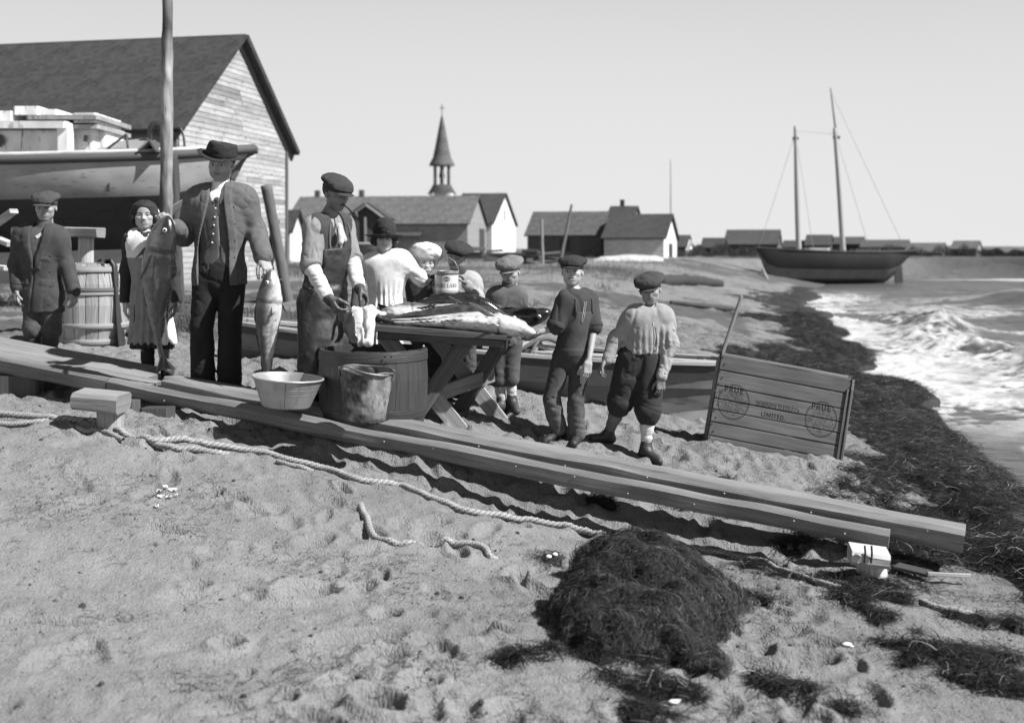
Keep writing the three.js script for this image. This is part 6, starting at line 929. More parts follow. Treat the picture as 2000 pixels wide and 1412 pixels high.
  K.buttons = (list, tone, rad = 0.008) => list.forEach(p => part(t, 'button', ball(p, rad, tone, 1, 1, 0.6, 10), M.plain));
  o.dress(K);
  return K;
}
const ALL = ['sh_l', 'sh_r', 'hip_l', 'hip_r'], ARMS = ['el_l', 'el_r', 'wr_l', 'wr_r'], LEGS = ['hip_l', 'hip_r', 'kn_l', 'kn_r', 'an_l', 'an_r'];
const jacket = (K, o) => {   // coat or jacket: o.inf, o.hem (metres under the hips), o.open half width of the opening, o.tone
  const { J, A, S, field, H0 } = K, { inf = 0.02, hem = 0.14, open = 0, tone, folds = 0.006, sd = 0, to = 0.96, flare = 0.02, name = 'jacket', m = M.cloth, puff = 0, cuff = 0.006, vneck = 0 } = o;
  const low = H0.clone().add(V(0, -hem, 0)), f = field([...ALL, ...ARMS, low], 0.2); K.torso(f, inf);
  f.cap(H0.clone().addScaledVector(K.hr, -0.04 * S), low.clone().add(V(0, -0.08, 0)).addScaledVector(K.hr, -0.05 * S), 0.105 * S + inf, 0.11 * S + inf + flare, 0.06, { n: K.hf, f: 0.85 }).cap(H0.clone().addScaledVector(K.hr, 0.04 * S), low.clone().add(V(0, -0.08, 0)).addScaledVector(K.hr, 0.05 * S), 0.105 * S + inf, 0.11 * S + inf + flare, 0.06, { n: K.hf, f: 0.85 });
  f.cut(low, V(0, -1, 0), 0.006);
  for (const s of ['l', 'r']) K.arm(f, s, inf * 0.75, { to, puff, cuff });
  K.folds(f, folds, { sd }); K.sleeveFolds(f, folds * 0.85, sd);
  f.cap(J.neck.clone().addScaledVector(K.u, 0.12), A(0, -0.02, 0.02), 0.062 * S, 0.05 * S, 0.012, { sub: true });
  const top = A(0, 0.06, 0.0), w = K.W;
  f.all((x, y, z, g) => { if (g > 0.5) return g; const px = x - K.M0.x, py = y - K.M0.y, pz = z - K.M0.z, a = px * K.r.x + py * K.r.y + pz * K.r.z, b = px * K.u.x + py * K.u.y + pz * K.u.z, c = px * K.fr.x + py * K.fr.y + pz * K.fr.z; if (c < 0) return g; let k = g; if (open) { const L = mix(0.062, open[0], ss(0.06, -0.4, b)), Rr = mix(0.055, open[1], ss(0.06, -0.25, b)); k = smax(k, Math.min(c, Math.min(a + L, Rr - a)), 0.008); if (c > 0 && k < 0.03) k -= 0.006 * ss(0.035, 0.028, Math.min(Math.abs(a + L + 0.017), Math.abs(a - Rr - 0.017))); } if (vneck) { const ve = 0.055 * S * ss(-vneck, 0, b); k = smax(k, Math.min(c, ve - Math.abs(a) + (b > -vneck ? 0 : -1)), 0.006); const lw = Math.abs(a) - ve; if (c > 0 && b > -vneck - 0.02) k -= 0.008 * ss(0, 0.006, lw) * ss(0.058 + 0.02 * ss(-0.1, -0.02, b), 0.05, lw); } for (const [pa, pb, pw, ph] of o.pockets ?? []) if (c > 0) k -= 0.006 * ss(pw / 2, pw / 2 - 0.006, Math.abs(a - pa)) * ss(ph / 2, ph / 2 - 0.006, Math.abs(b - pb)); return k; });
  if (o.gather) f.bump((x, y, z) => { const p = V(x, y, z).sub(K.M0), a = p.dot(K.r), b = p.dot(K.u), c = p.dot(K.fr); return c > 0 ? o.gather * ss(-0.02, -0.1, b) * ss(0.17, 0.1, Math.abs(a)) * (Math.sin(a * 150 + 4 * N3(x * 6, y * 5, z * 6)) * (0.6 + 0.6 * N3(x * 12, y * 6, z))) : 0; }, 0.03);
  if (o.seam) f.all((x, y, z, g) => { if (Math.abs(g) > 0.03) return g; const px = x - K.M0.x, py = y - K.M0.y, pz = z - K.M0.z, a = px * K.r.x + py * K.r.y + pz * K.r.z, b = px * K.u.x + py * K.u.y + pz * K.u.z, c = px * K.fr.x + py * K.fr.y + pz * K.fr.z; return c > 0 && b < -0.05 ? g + 0.012 * gauss((a - 0.01 - 0.02 * b) / 0.007) : g; });
  return K.wear(name, f, m, tone);
};
const trousers = (K, o) => {
  const { J, S, field } = K, { inf = 0.02, tone, to = 0.94, cuff = 0.02, folds = 0.006, sd = 0, puff = 0, name = 'trousers', top = 0.14, m = M.cloth } = o;
  const f = field([...LEGS, K.H0.clone().add(V(0, top, 0))], 0.17); f.ell(K.H0.clone().add(V(0, 0.02, 0)), [K.W * 0.45 + 0.012, 0.15 * S + inf, 0.108 * S + 0.01], 0.05, { b: [K.hr, UP, K.hf] }); f.ell(K.M0.clone().lerp(K.H0, 0.72), [K.W * 0.41 + 0.01, 0.16 * S, 0.1 * S + 0.008], 0.06, { b: [K.r, K.u, K.fr] });
  for (const s of ['l', 'r']) { const cf = to < 0.5 ? 0 : cuff; K.leg(f, s, inf, { to, cuff: cf, puff }); if (o.knick) { const kn = J['kn_' + s]; f.ell(kn.clone().add(V(0, o.kd ?? -0.02, 0)), [0.082 * S, 0.1 * S, 0.085 * S], 0.022); } }
  f.cut(K.H0.clone().add(V(0, top, 0)), UP, 0.006);
  K.folds(f, folds, { sd, fx: 9, fy: 7 }); f.bump((x, y, z) => { let k = 0; for (const s of ['l', 'r']) { const e = J['kn_' + s], w = J['an_' + s]; k = Math.max(k, gauss(Math.hypot(x - e.x, y - e.y, z - e.z) / 0.13), to > 0.8 ? gauss(Math.hypot(x - w.x, y - w.y - 0.05, z - w.z) / 0.12) : 0); } return k * folds * 1.2 * (0.35 - 1.5 * gauss(N3(x * 10 + sd, y * 24 + x * 9, z * 10) / 0.15)); }, 0.03);
  return K.wear(name, f, m, tone);
};
const stockings = (K, inf, tone, from = 0) => { const { J, S } = K; for (const s of ['l', 'r']) { const f = K.field(['kn_' + s, 'an_' + s], 0.1, 0.008), a = J['kn_' + s], w = J['an_' + s]; f.cap(a, w, 0.054 * S + inf, 0.037 * S + inf, 0.02).ell(a.clone().lerp(w, 0.32).addScaledVector(K.hf, -0.014 * S), [0.045 * S + inf, 0.1 * S, 0.046 * S + inf], 0.04, { b: [K.hr, UP, K.hf] }).bump((x, y, z) => 0.004 * (1 - Math.abs(N3(x * 9, y * 45, z * 9)) * 3), 0.02); K.wear('stocking', f, M.cloth, typeof tone === 'object' ? tone[s] : tone); } };
const skirt = (K, o) => { const { J, S, H0 } = K, low = H0.clone().add(V(0, -o.len, 0)), f = K.field([...ALL, low], 0.22), i = o.inf ?? 0.02; K.torso(f, i); f.cap(K.M0.clone().lerp(H0, 0.3), low.clone().add(V(0, -0.1, 0)), 0.115 * S, o.w ?? 0.19 * S, o.k ?? 0.07, { n: K.hf, f: 0.72 }).cut(low, V(0, -1, 0), 0.006); f.bump((x, y, z) => { const a = Math.atan2(x - H0.x, z - H0.z); return (o.pleat ?? 0.012) * ss(K.M0.y - 0.1, H0.y, y) * Math.sin(a * (o.n ?? 15) + 3 * N3(x * 3, y * 1.5, z * 3)) + 0.004 * N3(x * 14, y * 6, z * 14); }, 0.04); f.cap(J.neck.clone().addScaledVector(K.u, 0.12), K.A(0, o.neck ?? -0.02, 0.03), 0.07 * S, 0.062 * S, 0.015, { sub: true }); return f; };

// the tall man
const TALL = person({
  label: 'tall man in a black brimmed hat and open knitted jacket holding up two cod', d: 8.9, S: 1.075, h: 0.0075, skin: 0.28,
  j: { neck: [430, 362], sh_l: [386, 393], sh_r: [475, 390], el_l: [357, 462, -0.03], wr_l: [343, 446, 0.19], el_r: [501, 455, -0.02], wr_r: [514, 503, 0.26], hip_l: [404, 542], hip_r: [452, 542], kn_l: [393, 640, 0.03], kn_r: [448, 648], an_l: [396, 745], an_r: [447, 752] },
  head: { c: [431, 320, 0.035], h: 0.25, yaw: -6, pitch: 8, roll: 3, old: true, brow: 0.03 }, hair: ['short', 0.03], hat: ['boater', 0.02, [0.02, 0, -0.1]],
  hands: { l: { dir: [-0.35, 0.8, 0.5], palm: [-0.8, -0.2, 0.4], curl: 0.75, flip: true }, r: { dir: [0.45, -0.75, 0.5], palm: [-0.2, -0.55, -0.2], curl: 0.6, claw: 0.5 } },
  dress(K) {
    const { A, S, J } = K;
    const sh = K.field(ALL, 0.16); K.torso(sh, 0.004); sh.cap(J.neck.clone().addScaledVector(K.u, -0.01), J.neck.clone().addScaledVector(K.u, 0.02), 0.068 * S, 0.063 * S, 0.015).cap(J.neck.clone().addScaledVector(K.u, 0.15), J.neck.clone().addScaledVector(K.u, 0.02), 0.06 * S, 0.056 * S, 0.008, { sub: true }).cut(K.M0.clone().lerp(K.H0, 0.6), V(0, -1, 0)); const shirt = K.wear('shirt', sh, M.cloth, 0.78);
    for (const s of [-1, 1]) part(shirt, 'collar', board(A(s * 0.012, 0.012, 0.1), A(s * 0.062, 0.058, 0.045), 0.045, 0.006, V(0, 0.2, 1), { tone: 0.85, seg: 3, wob: 0.002 }), M.cloth);
    const tie = new Field([A(0, 0, 0).x - 0.09, A(0, -0.34, 0).y, A(0, 0, 0.02).z], [A(0, 0, 0).x + 0.09, A(0, 0.07, 0).y, A(0, 0, 0.25).z], 0.006); tie.ell(A(0, 0.0, 0.115), [0.022, 0.02, 0.016], 0.01).cap(A(0, -0.01, 0.118), A(0.008, -0.1, 0.122), 0.014, 0.028, 0.012, { n: K.fr, f: 0.35 }); K.wear('necktie', tie, M.cloth, 0.09);
    const v = K.field(ALL, 0.15); K.torso(v, 0.011); v.cut(K.H0.clone().add(V(0, 0.035, 0)), V(0, -1, 0), 0.006); v.all((x, y, z, g) => { if (g > 0.4) return g; const p = V(x, y, z).sub(K.M0), a = p.dot(K.r), b = p.dot(K.u), c = p.dot(K.fr); let k = smax(g, Math.min(c + 0.02, 0.055 * ss(-0.085, 0.05, b) - Math.abs(a) - (b < -0.09 ? 1 : 0)), 0.004); k = smax(k, (K.H0.y + 0.14 - y) - Math.abs(a + 0.0) * 1.1 - 0.0, 0.006) ; if (c > 0) k += 0.012 * gauss((a - 0.006) / 0.006) * ss(-0.08, -0.1, b); return k; }); K.folds(v, 0.003); const vest = K.wear('waistcoat', v, M.cloth, 0.085);
    K.buttons([[420, 407], [418.5, 424], [417, 440], [415.5, 457], [413.5, 474]].map(([x, y]) => K.on(v, x, y)), 0.6, 0.0075);
    jacket(K, { inf: 0.034, hem: 0.05, open: [0.165, 0.08], tone: 0.12, sd: 3, folds: 0.0045, name: 'cardigan', cuff: 0.012, flare: 0.0 });
    K.buttons([[456, 404], [458, 437], [458, 470], [457, 503]].map(([x, y]) => K.on(K.last, x, y)), 0.05, 0.007);
    trousers(K, { inf: 0.022, tone: 0.016, cuff: 0.03, folds: 0.004, sd: 9, top: 0.12 });
    K.boots(0.03);
  },
});
// the man in the apron
person({
  label: 'man in a flat cap and dark oilskin apron smoking a pipe, bending over the tub', d: 8.7, S: 1.0, h: 0.0075, skin: 0.17,
  j: { neck: [637, 420, 0], sh_l: [609, 446, 0.13], sh_r: [672, 440, -0.13], el_l: [606, 519, 0.2], wr_l: [640, 582, 0.33], el_r: [687, 505, -0.1], wr_r: [701, 562, 0.12], hip_l: [607, 592, 0.07], hip_r: [648, 594, -0.08], kn_l: [606, 690, 0.09], kn_r: [652, 690, -0.03], an_l: [604, 785, 0.05], an_r: [648, 780, -0.05] },
  head: { c: [657, 379, 0.03], h: 0.228, yaw: 48, pitch: 14, roll: 0, old: true, brow: 0.04 }, hair: ['short', 0.04], hat: ['cap', 0.035, [0.12, 0, 0]],
  hands: { l: { dir: [0.55, -0.75, 0.3], palm: [0.75, 0.3, -0.5], curl: 0.55, skin: 0.1, s: 1.1 }, r: { dir: [0.55, -0.72, 0.25], palm: [-0.55, -0.6, 0.3], curl: 0.5, skin: 0.05, s: 1.1 } },
  dress(K) {
    const { A, S, J } = K;
    const sh = K.field([...ALL, 'el_l', 'el_r'], 0.17); K.torso(sh, 0.006); for (const s of ['l', 'r']) sh.cap(J['sh_' + s], J['el_' + s], 0.068, 0.07, 0.06); K.folds(sh, 0.007, { fx: 18, fy: 5, sd: 2 }); sh.cap(J.neck.clone().addScaledVector(K.u, 0.14), J.neck, 0.056, 0.054, 0.01, { sub: true }); const shirt = K.wear('shirt', sh, M.cloth, 0.24);
    for (const s of ['l', 'r']) { const e = J['el_' + s], q = J['sh_' + s].clone().lerp(e, 0.88), f = new Field([e.x - 0.16, e.y - 0.16, e.z - 0.16], [e.x + 0.16, e.y + 0.16, e.z + 0.16], 0.007); f.cap(q, e.clone().lerp(J['wr_' + s], 0.06), 0.079, 0.08, 0.02).cut(q, J['sh_' + s].clone().sub(e).normalize(), 0.02).cut(e.clone().lerp(J['wr_' + s], 0.1), J['wr_' + s].clone().sub(e).normalize(), 0.02); K.folds(f, 0.006, { fx: 14, fy: 22 }); part(shirt, 'rolled_cuff', f.mesh(0.22), M.cloth);
      const w = K.field(['el_' + s, 'wr_' + s], 0.1, 0.007); w.cap(e, J['wr_' + s], 0.058, 0.046, 0.02).bump((x, y, z) => 0.004 * (1 - 3 * Math.abs(N3(x * 10, y * 42, z * 10))), 0.02).cut(J['wr_' + s], J['wr_' + s].clone().sub(e).normalize(), 0.01); K.wear('oversleeve', w, M.cloth, 0.62);
      const gl = K.field(['wr_' + s], 0.09, 0.006), dw = J['wr_' + s].clone().sub(e).normalize(); gl.cap(J['wr_' + s].clone().addScaledVector(dw, -0.03), J['wr_' + s].clone().addScaledVector(dw, 0.03), 0.043, 0.034, 0.01).bump((x, y, z) => 0.003 * N3(x * 30, y * 60, z * 30), 0.02); K.wear('cuff', gl, M.cloth, 0.06); }
    const nk = new Field([A(0, 0, 0).x - 0.1, A(0, -0.16, 0).y, A(0, 0, 0.05).z - 0.1], [A(0, 0, 0).x + 0.14, A(0, 0.08, 0).y, A(0, 0, 0.2).z + 0.1], 0.006); nk.ell(A(0.0, 0.01, 0.1), [0.03, 0.025, 0.02], 0.01).cap(A(0.0, 0, 0.115), A(-0.015, -0.1, 0.135), 0.014, 0.022, 0.01).cap(A(0.01, 0, 0.115), A(0.03, -0.085, 0.13), 0.013, 0.02, 0.01).bump((x, y, z) => 0.005 * N3(x * 60, y * 30, z * 60), 0.02); K.wear('neckerchief', nk, M.cloth, 0.5);
    const v = K.field(ALL, 0.17); K.torso(v, 0.02); for (const s of ['l', 'r']) v.cap(J['sh_' + s].clone().addScaledVector(K.r, s === 'l' ? -0.085 : 0.085).addScaledVector(K.u, -0.05), J['el_' + s], 0.085, 0.08, 0.02, { sub: true }); v.all((x, y, z, g) => { if (g > 0.4) return g; const p = V(x, y, z).sub(K.M0), a = p.dot(K.r), b = p.dot(K.u), c = p.dot(K.fr); return smax(g, Math.min(c, 0.06 * ss(-0.2, 0.03, b) - Math.abs(a) - (b < -0.2 ? 1 : 0)), 0.006); }); v.cap(J.neck.clone().addScaledVector(K.u, 0.14), J.neck, 0.066, 0.064, 0.01, { sub: true }); K.folds(v, 0.004, { sd: 4 }); v.cut(K.H0.clone().add(V(0, -0.04, 0)), V(0, -1, 0)); K.wear('waistcoat', v, M.cloth, 0.05);
    const ap = K.field([...ALL, 'kn_l', 'kn_r', P(640, 740, 8.6)], 0.2); K.torso(ap, 0.03, { belly: 0.012 }); ap.cap(K.H0.clone().add(V(0, 0.05, 0)), K.H0.clone().add(V(0.02, -0.62, 0.02)), 0.175, 0.21, 0.06, { n: K.fr, f: 0.85 }); ap.all((x, y, z, g) => { if (g > 0.4) return g; const p = V(x, y, z).sub(K.M0), a = p.dot(K.r), b = p.dot(K.u), c = p.dot(K.fr); let k = smax(g, 0.015 - c - 0.06 * ss(-0.25, -0.5, b), 0.008); k = smax(k, b + 0.15, 0.006); return b > -0.42 ? smax(k, Math.abs(a) - mix(0.145, 0.21, ss(-0.24, -0.42, b)), 0.006) : k; }); ap.cut(K.H0.clone().add(V(0, -0.52, 0)), V(0, -1, 0)).bump((x, y, z) => 0.011 * (1 - 2.6 * Math.abs(N3(x * 7, y * 4, z * 7 + 3))) * 0.7 + 0.005 * N3(x * 20, y * 24, z * 20), 0.03); K.wear('apron', ap, M.oil, (x, y, z) => 0.035 + 0.06 * ss(0.15, 0.5, fbm2(x * 9 + 7, y * 7, 4)));
    for (const s of [-1, 1]) part(K.t, 'apron_strap', pole([[-0.15, 0.1], [-0.1, 0.105], [-0.03, 0.1], [0.03, 0.085]].map(([b, a]) => K.skin(v, s * a, b, 0.005)), 0.008, { k: 6, tone: 0.13 }), M.cloth);
    trousers(K, { inf: 0.028, tone: 0.035, cuff: 0.03, folds: 0.005, sd: 14, top: 0.1, m: M.oil }); K.boots(0.03);
    // pipe in his mouth
    const m = K.hp(0.02, 0.245, 0.35), b = P(694, 421, 8.52), pt = thing('pipe', 'dark tobacco pipe in the apron man\'s mouth', 'pipe', m.clone().lerp(b, 0.5));
    part(pt, 'stem', pole([m, m.clone().lerp(b, 0.5).add(V(0, 0.004, 0)), b.clone().add(V(-0.012, 0.0, 0))], [0.005, 0.006, 0.008], { k: 10, tone: 0.03 }), M.gloss); part(pt, 'bowl', lathe([[0, -0.022], [0.014, -0.02], [0.021, -0.005], [0.02, 0.02], [0.018, 0.028], [0.013, 0.028], [0.012, 0]], b, { seg: 20, tone: 0.035, tilt: new THREE.Quaternion().setFromEuler(new THREE.Euler(0, 0, 0.25)) }), M.plain);
  },
});
// boy in the jacket, far left
person({
  label: 'boy in a flat cap and buttoned dark jacket at the far left', d: 9.75, S: 0.89, skin: 0.27,
  j: { neck: [86, 441], sh_l: [45, 462], sh_r: [113, 466], el_l: [29, 515], wr_l: [34, 563, 0.05], el_r: [130, 520], wr_r: [144, 569, 0.05], hip_l: [66, 583], hip_r: [101, 583], kn_l: [62, 640, 0.04], kn_r: [100, 642, 0.02], an_l: [60, 715], an_r: [92, 718] },
  head: { c: [88, 405], h: 0.218, yaw: 6, pitch: 6, kid: true, brow: 0.05 }, hair: ['short', 0.04], hat: ['cap', 0.055, [0.05, 0, -0.04]], hands: { l: { dir: [0.25, -1, 0.15], palm: [0.9, 0.1, 0.35], curl: 0.3 }, r: { dir: [0.05, -1, 0.15], palm: [-0.9, 0, -0.3], curl: 0.55 } },
  dress(K) {
    const { A } = K, sw = K.field(ALL, 0.15); K.torso(sw, 0.008); sw.cap(K.J.neck, K.J.neck.clone().addScaledVector(K.u, 0.03), 0.06, 0.055, 0.02).cut(K.M0.clone().lerp(K.H0, 0.6), V(0, -1, 0)); K.wear('jersey', sw, M.cloth, 0.09);
    part(K.t, 'collar', board(K.skin(sw, 0.0, 0.0, 0.006), K.skin(sw, 0.04, 0.03, 0.008), 0.03, 0.006, V(0, 0, 1), { tone: 0.6, seg: 2 }), M.cloth);
    jacket(K, { inf: 0.026, hem: 0.11, tone: 0.055, sd: 21, folds: 0.004, pockets: [[-0.1, -0.36, 0.11, 0.05], [0.11, -0.36, 0.1, 0.05], [0.09, -0.17, 0.07, 0.035]], vneck: 0.24, seam: true, cuff: 0.012, flare: 0.012 });
    K.buttons([[96, 500], [96, 530], [97, 560]].map(([x, y]) => K.on(K.last, x, y)), 0.03, 0.009);
    trousers(K, { inf: 0.02, tone: 0.07, to: 0.1, knick: true, kd: -0.01, folds: 0.0035, sd: 31, name: 'breeches' }); stockings(K, 0.012, 0.06); K.boots(0.035);
  },
});
// girl behind the great cod
person({
  label: 'dark-haired girl with a hair bow standing behind the very large cod', d: 9.35, S: 0.83, skin: 0.36,
  j: { neck: [282, 456], sh_l: [258, 470], sh_r: [318, 473], el_l: [246, 527, -0.03], wr_l: [243, 588, -0.02], el_r: [337, 530], wr_r: [345, 588, 0.06], hip_l: [278, 592], hip_r: [316, 592], kn_l: [286, 682, 0.02], kn_r: [322, 682], an_l: [289, 738], an_r: [326, 738] },
  head: { c: [281, 420], h: 0.216, yaw: 12, pitch: 2, girl: true, brow: 0.03, smile: 0.3 }, hair: ['tied', 0.016], hands: { l: { dir: [0, -1, 0.1], curl: 0.4, palm: [0.8, 0, -0.5] }, r: { dir: [-0.15, -1, 0.15], curl: 0.3, palm: [-0.8, 0, 0.3], skin: 0.16 } },
  dress(K) {
    const { A } = K, sl = K.field([...ALL, ...ARMS], 0.14); K.torso(sl, 0.008); for (const s of ['l', 'r']) K.arm(sl, s, 0.014, { to: 0.95, cuff: 0.006 }); K.folds(sl, 0.005, { sd: 2 }); sl.cap(K.J.neck.clone().addScaledVector(K.u, 0.1), K.J.neck, 0.055, 0.05, 0.01, { sub: true }); sl.cut(K.H0, V(0, -1, 0)); K.wear('blouse', sl, M.cloth, 0.03);
    const yo = K.field(ALL, 0.14); K.torso(yo, 0.027); for (const s of ['l', 'r']) yo.cap(K.J['sh_' + s].clone().addScaledVector(K.r, s === 'l' ? -0.04 : 0.04), K.J['el_' + s], 0.06, 0.06, 0.01, { sub: true }); yo.cap(K.J.neck.clone().addScaledVector(K.u, 0.1), A(0, 0.02, 0.04), 0.06, 0.06, 0.01, { sub: true }).cut(A(0, -0.125, 0), V(0, -1, 0)); K.folds(yo, 0.004, { fx: 22, fy: 4 }); K.wear('dress_top', yo, M.cloth, 0.8);  // top of the white dress, ending where the toned shade begins
    const f = skirt(K, { inf: 0.022, len: 0.31, w: 0.2, pleat: 0.01, n: 13 }); f.cut(A(0, -0.115, 0), UP, 0.006); K.wear('shade_toned_dress', f, M.cloth, (x, y, z) => (x > K.H0.x + 0.09 ? 0.8 : 0.27) * (1 + 0.1 * fbm2(x * 8, y * 4, 3)));  // shade on the white dress put into the colour, right edge left bright
    const un = skirt(K, { inf: 0.005, len: 0.345, w: 0.175, pleat: 0.008 }); un.cut(K.H0, UP); K.wear('skirt', un, M.cloth, 0.035);
    const bw = new Field([K.hp(0.3, 0, 0).x - 0.1, K.hp(0, 0.5, 0).y - 0.06, K.hp(0, 0, -0.4).z - 0.05], [K.hp(0.5, 0, 0).x + 0.1, K.hp(0, 1, 0).y + 0.05, K.hp(0, 0, 0.3).z], 0.006); bw.cap(K.hp(0.33, 0.82, -0.02), K.hp(0.43, 0.62, -0.04), 0.012, 0.02, 0.01, { n: K.r, f: 0.5 }); K.wear('hair_bow', bw, M.cloth, 0.7);
    stockings(K, 0.006, { l: 0.03, r: 0.2 }); K.boots(0.03, 0.1);
  },
});
// girl in the cloche
person({
  label: 'girl in a dark cloche hat and loose white dress behind the fish table', d: 9.5, S: 0.76, skin: 0.46,
  j: { neck: [751, 498], sh_l: [718, 513], sh_r: [784, 508], el_l: [698, 556, -0.02], wr_l: [690, 600, 0.05], el_r: [818, 540, -0.02], wr_r: [846, 585, -0.1], hip_l: [736, 620], hip_r: [770, 620], kn_l: [738, 690], kn_r: [768, 690], an_l: [738, 745], an_r: [768, 745] },
  head: { c: [751, 466], h: 0.198, yaw: 3, pitch: 4, girl: true, brow: 0.05, smile: 0.8 }, hair: ['bob', 0.035], hat: ['cloche', 0.022, [-0.06, 0, 0]], hands: {},
  dress(K) {
    const f = skirt(K, { inf: 0.016, len: 0.3, w: 0.15, pleat: 0.011, n: 17, neck: -0.045, k: 0.03 }); K.arm(f, 'r', 0.016, { to: 0.25, puff: 0.008 }); f.cap(K.J.sh_l, K.J.sh_l.clone().lerp(K.J.el_l, 0.25), 0.06, 0.06, 0.03); K.sleeveFolds(f, 0.006); K.wear('dress', f, M.cloth, 0.82);
    const s = K.field(['sh_l', 'el_l', 'wr_l'], 0.1); K.arm(s, 'l', 0.006, { to: 0.9 }); K.wear('sleeve', s, M.cloth, 0.06);
    stockings(K, 0.006, 0.05); K.boots(0.03, 0.1);
  },
});
// child in the white tam
person({
  label: 'smiling child in a puffed white tam holding the pail from the left', d: 9.72, S: 0.71, skin: 0.4,
  j: { neck: [832, 542], sh_l: [810, 560], sh_r: [858, 560, -0.02], el_l: [806, 600, 0.05], wr_l: [836, 566, 0.2], el_r: [868, 602, -0.05], wr_r: [868, 640, 0.02], hip_l: [820, 645], hip_r: [846, 645], kn_l: [820, 700], kn_r: [846, 700], an_l: [820, 750], an_r: [846, 750] },
  head: { c: [832, 513, 0.02], h: 0.196, yaw: 12, pitch: 4, roll: 8, kid: true, girl: true, brow: 0.06, smile: 1 }, hat: ['tam', 0.78, [-0.1, 0, -0.1]], hands: { l: { dir: [0.35, 0.9, 0.2], palm: [0.9, -0.3, 0.2], curl: 0.6, skin: 0.08, flip: true } },
  dress(K) { jacket(K, { inf: 0.018, hem: 0.1, tone: 0.04, sd: 51, folds: 0.005 }); trousers(K, { tone: 0.04 }); part(K.t, 'collar', board(K.A(-0.06, 0.02, 0.07), K.A(0.02, -0.05, 0.105), 0.04, 0.008, V(0, 0.3, 1), { tone: 0.6, seg: 2 }), M.cloth); K.boots(0.03); },
});
// boy holding the pail
person({
  label: 'boy in a big dark cap and pale jacket holding the pail from the right', d: 9.74, S: 0.73, skin: 0.26,
  j: { neck: [897, 536], sh_l: [878, 553], sh_r: [923, 552, -0.04], el_l: [876, 600, 0.08], wr_l: [884, 590, 0.1], el_r: [938, 590, 0.03], wr_r: [911, 556, 0.2], hip_l: [886, 645], hip_r: [914, 645], kn_l: [886, 700], kn_r: [914, 700], an_l: [886, 752], an_r: [914, 752] },
  head: { c: [892, 502, 0.02], h: 0.196, yaw: -14, pitch: 6, roll: 12, kid: true, brow: 0.04, open: 0.4 }, hair: ['short', 0.04], hat: ['bigcap', 0.028, [0.02, 0, -0.12]], hands: { r: { dir: [-0.45, 0.85, 0.2], palm: [-0.9, -0.3, 0.2], curl: 0.6, skin: 0.14, flip: true }, l: { dir: [0.2, 0.9, 0.1], curl: 0.6 } },
  dress(K) { jacket(K, { inf: 0.02, hem: 0.1, tone: 0.36, sd: 61, folds: 0.008 }); const f = new Field([K.J.neck.x - 0.1, K.J.neck.y - 0.06, K.J.neck.z - 0.1], [K.J.neck.x + 0.1, K.J.neck.y + 0.06, K.J.neck.z + 0.1], 0.006); f.cap(K.J.neck.clone().addScaledVector(K.u, -0.02), K.J.neck.clone().addScaledVector(K.u, 0.025), 0.062, 0.058, 0.01); K.wear('neckerchief', f, M.cloth, 0.05); trousers(K, { tone: 0.06 }); K.boots(0.03); },
});
// small boy in the grey cap
person({
  label: 'small boy in a pale flat cap and grey jersey standing behind the table\'s right end', d: 9.4, S: 0.72, skin: 0.3,
  j: { neck: [994, 563], sh_l: [967, 580], sh_r: [1012, 579], el_l: [956, 618], wr_l: [966, 655, 0.05], el_r: [1017, 618, -0.02], wr_r: [1012, 655, 0.02], hip_l: [976, 668], hip_r: [1000, 668], kn_l: [973, 722], kn_r: [997, 722], an_l: [980, 787], an_r: [1000, 787] },
  head: { c: [996, 532], h: 0.2, yaw: -12, pitch: 10, roll: -3, kid: true, brow: 0.04, open: 0.3 }, hair: ['short', 0.04], hat: ['newsboy', 0.17, [0.08, 0, 0.05]], hands: {},
  dress(K) { jacket(K, { inf: 0.016, hem: 0.03, tone: 0.11, sd: 71, folds: 0.006, name: 'jersey' }); const f = new Field([K.J.neck.x - 0.1, K.J.neck.y - 0.06, K.J.neck.z - 0.1], [K.J.neck.x + 0.1, K.J.neck.y + 0.06, K.J.neck.z + 0.1], 0.006); f.cap(K.J.neck.clone().addScaledVector(K.u, -0.02), K.J.neck.clone().addScaledVector(K.u, 0.03), 0.062, 0.056, 0.01); K.wear('roll_collar', f, M.cloth, 0.08); trousers(K, { inf: 0.03, tone: 0.09, to: 0.3, knick: true, kd: -0.06, folds: 0.002, name: 'breeches' }); stockings(K, 0.006, 0.5); K.boots(0.05, 0.08); },
});
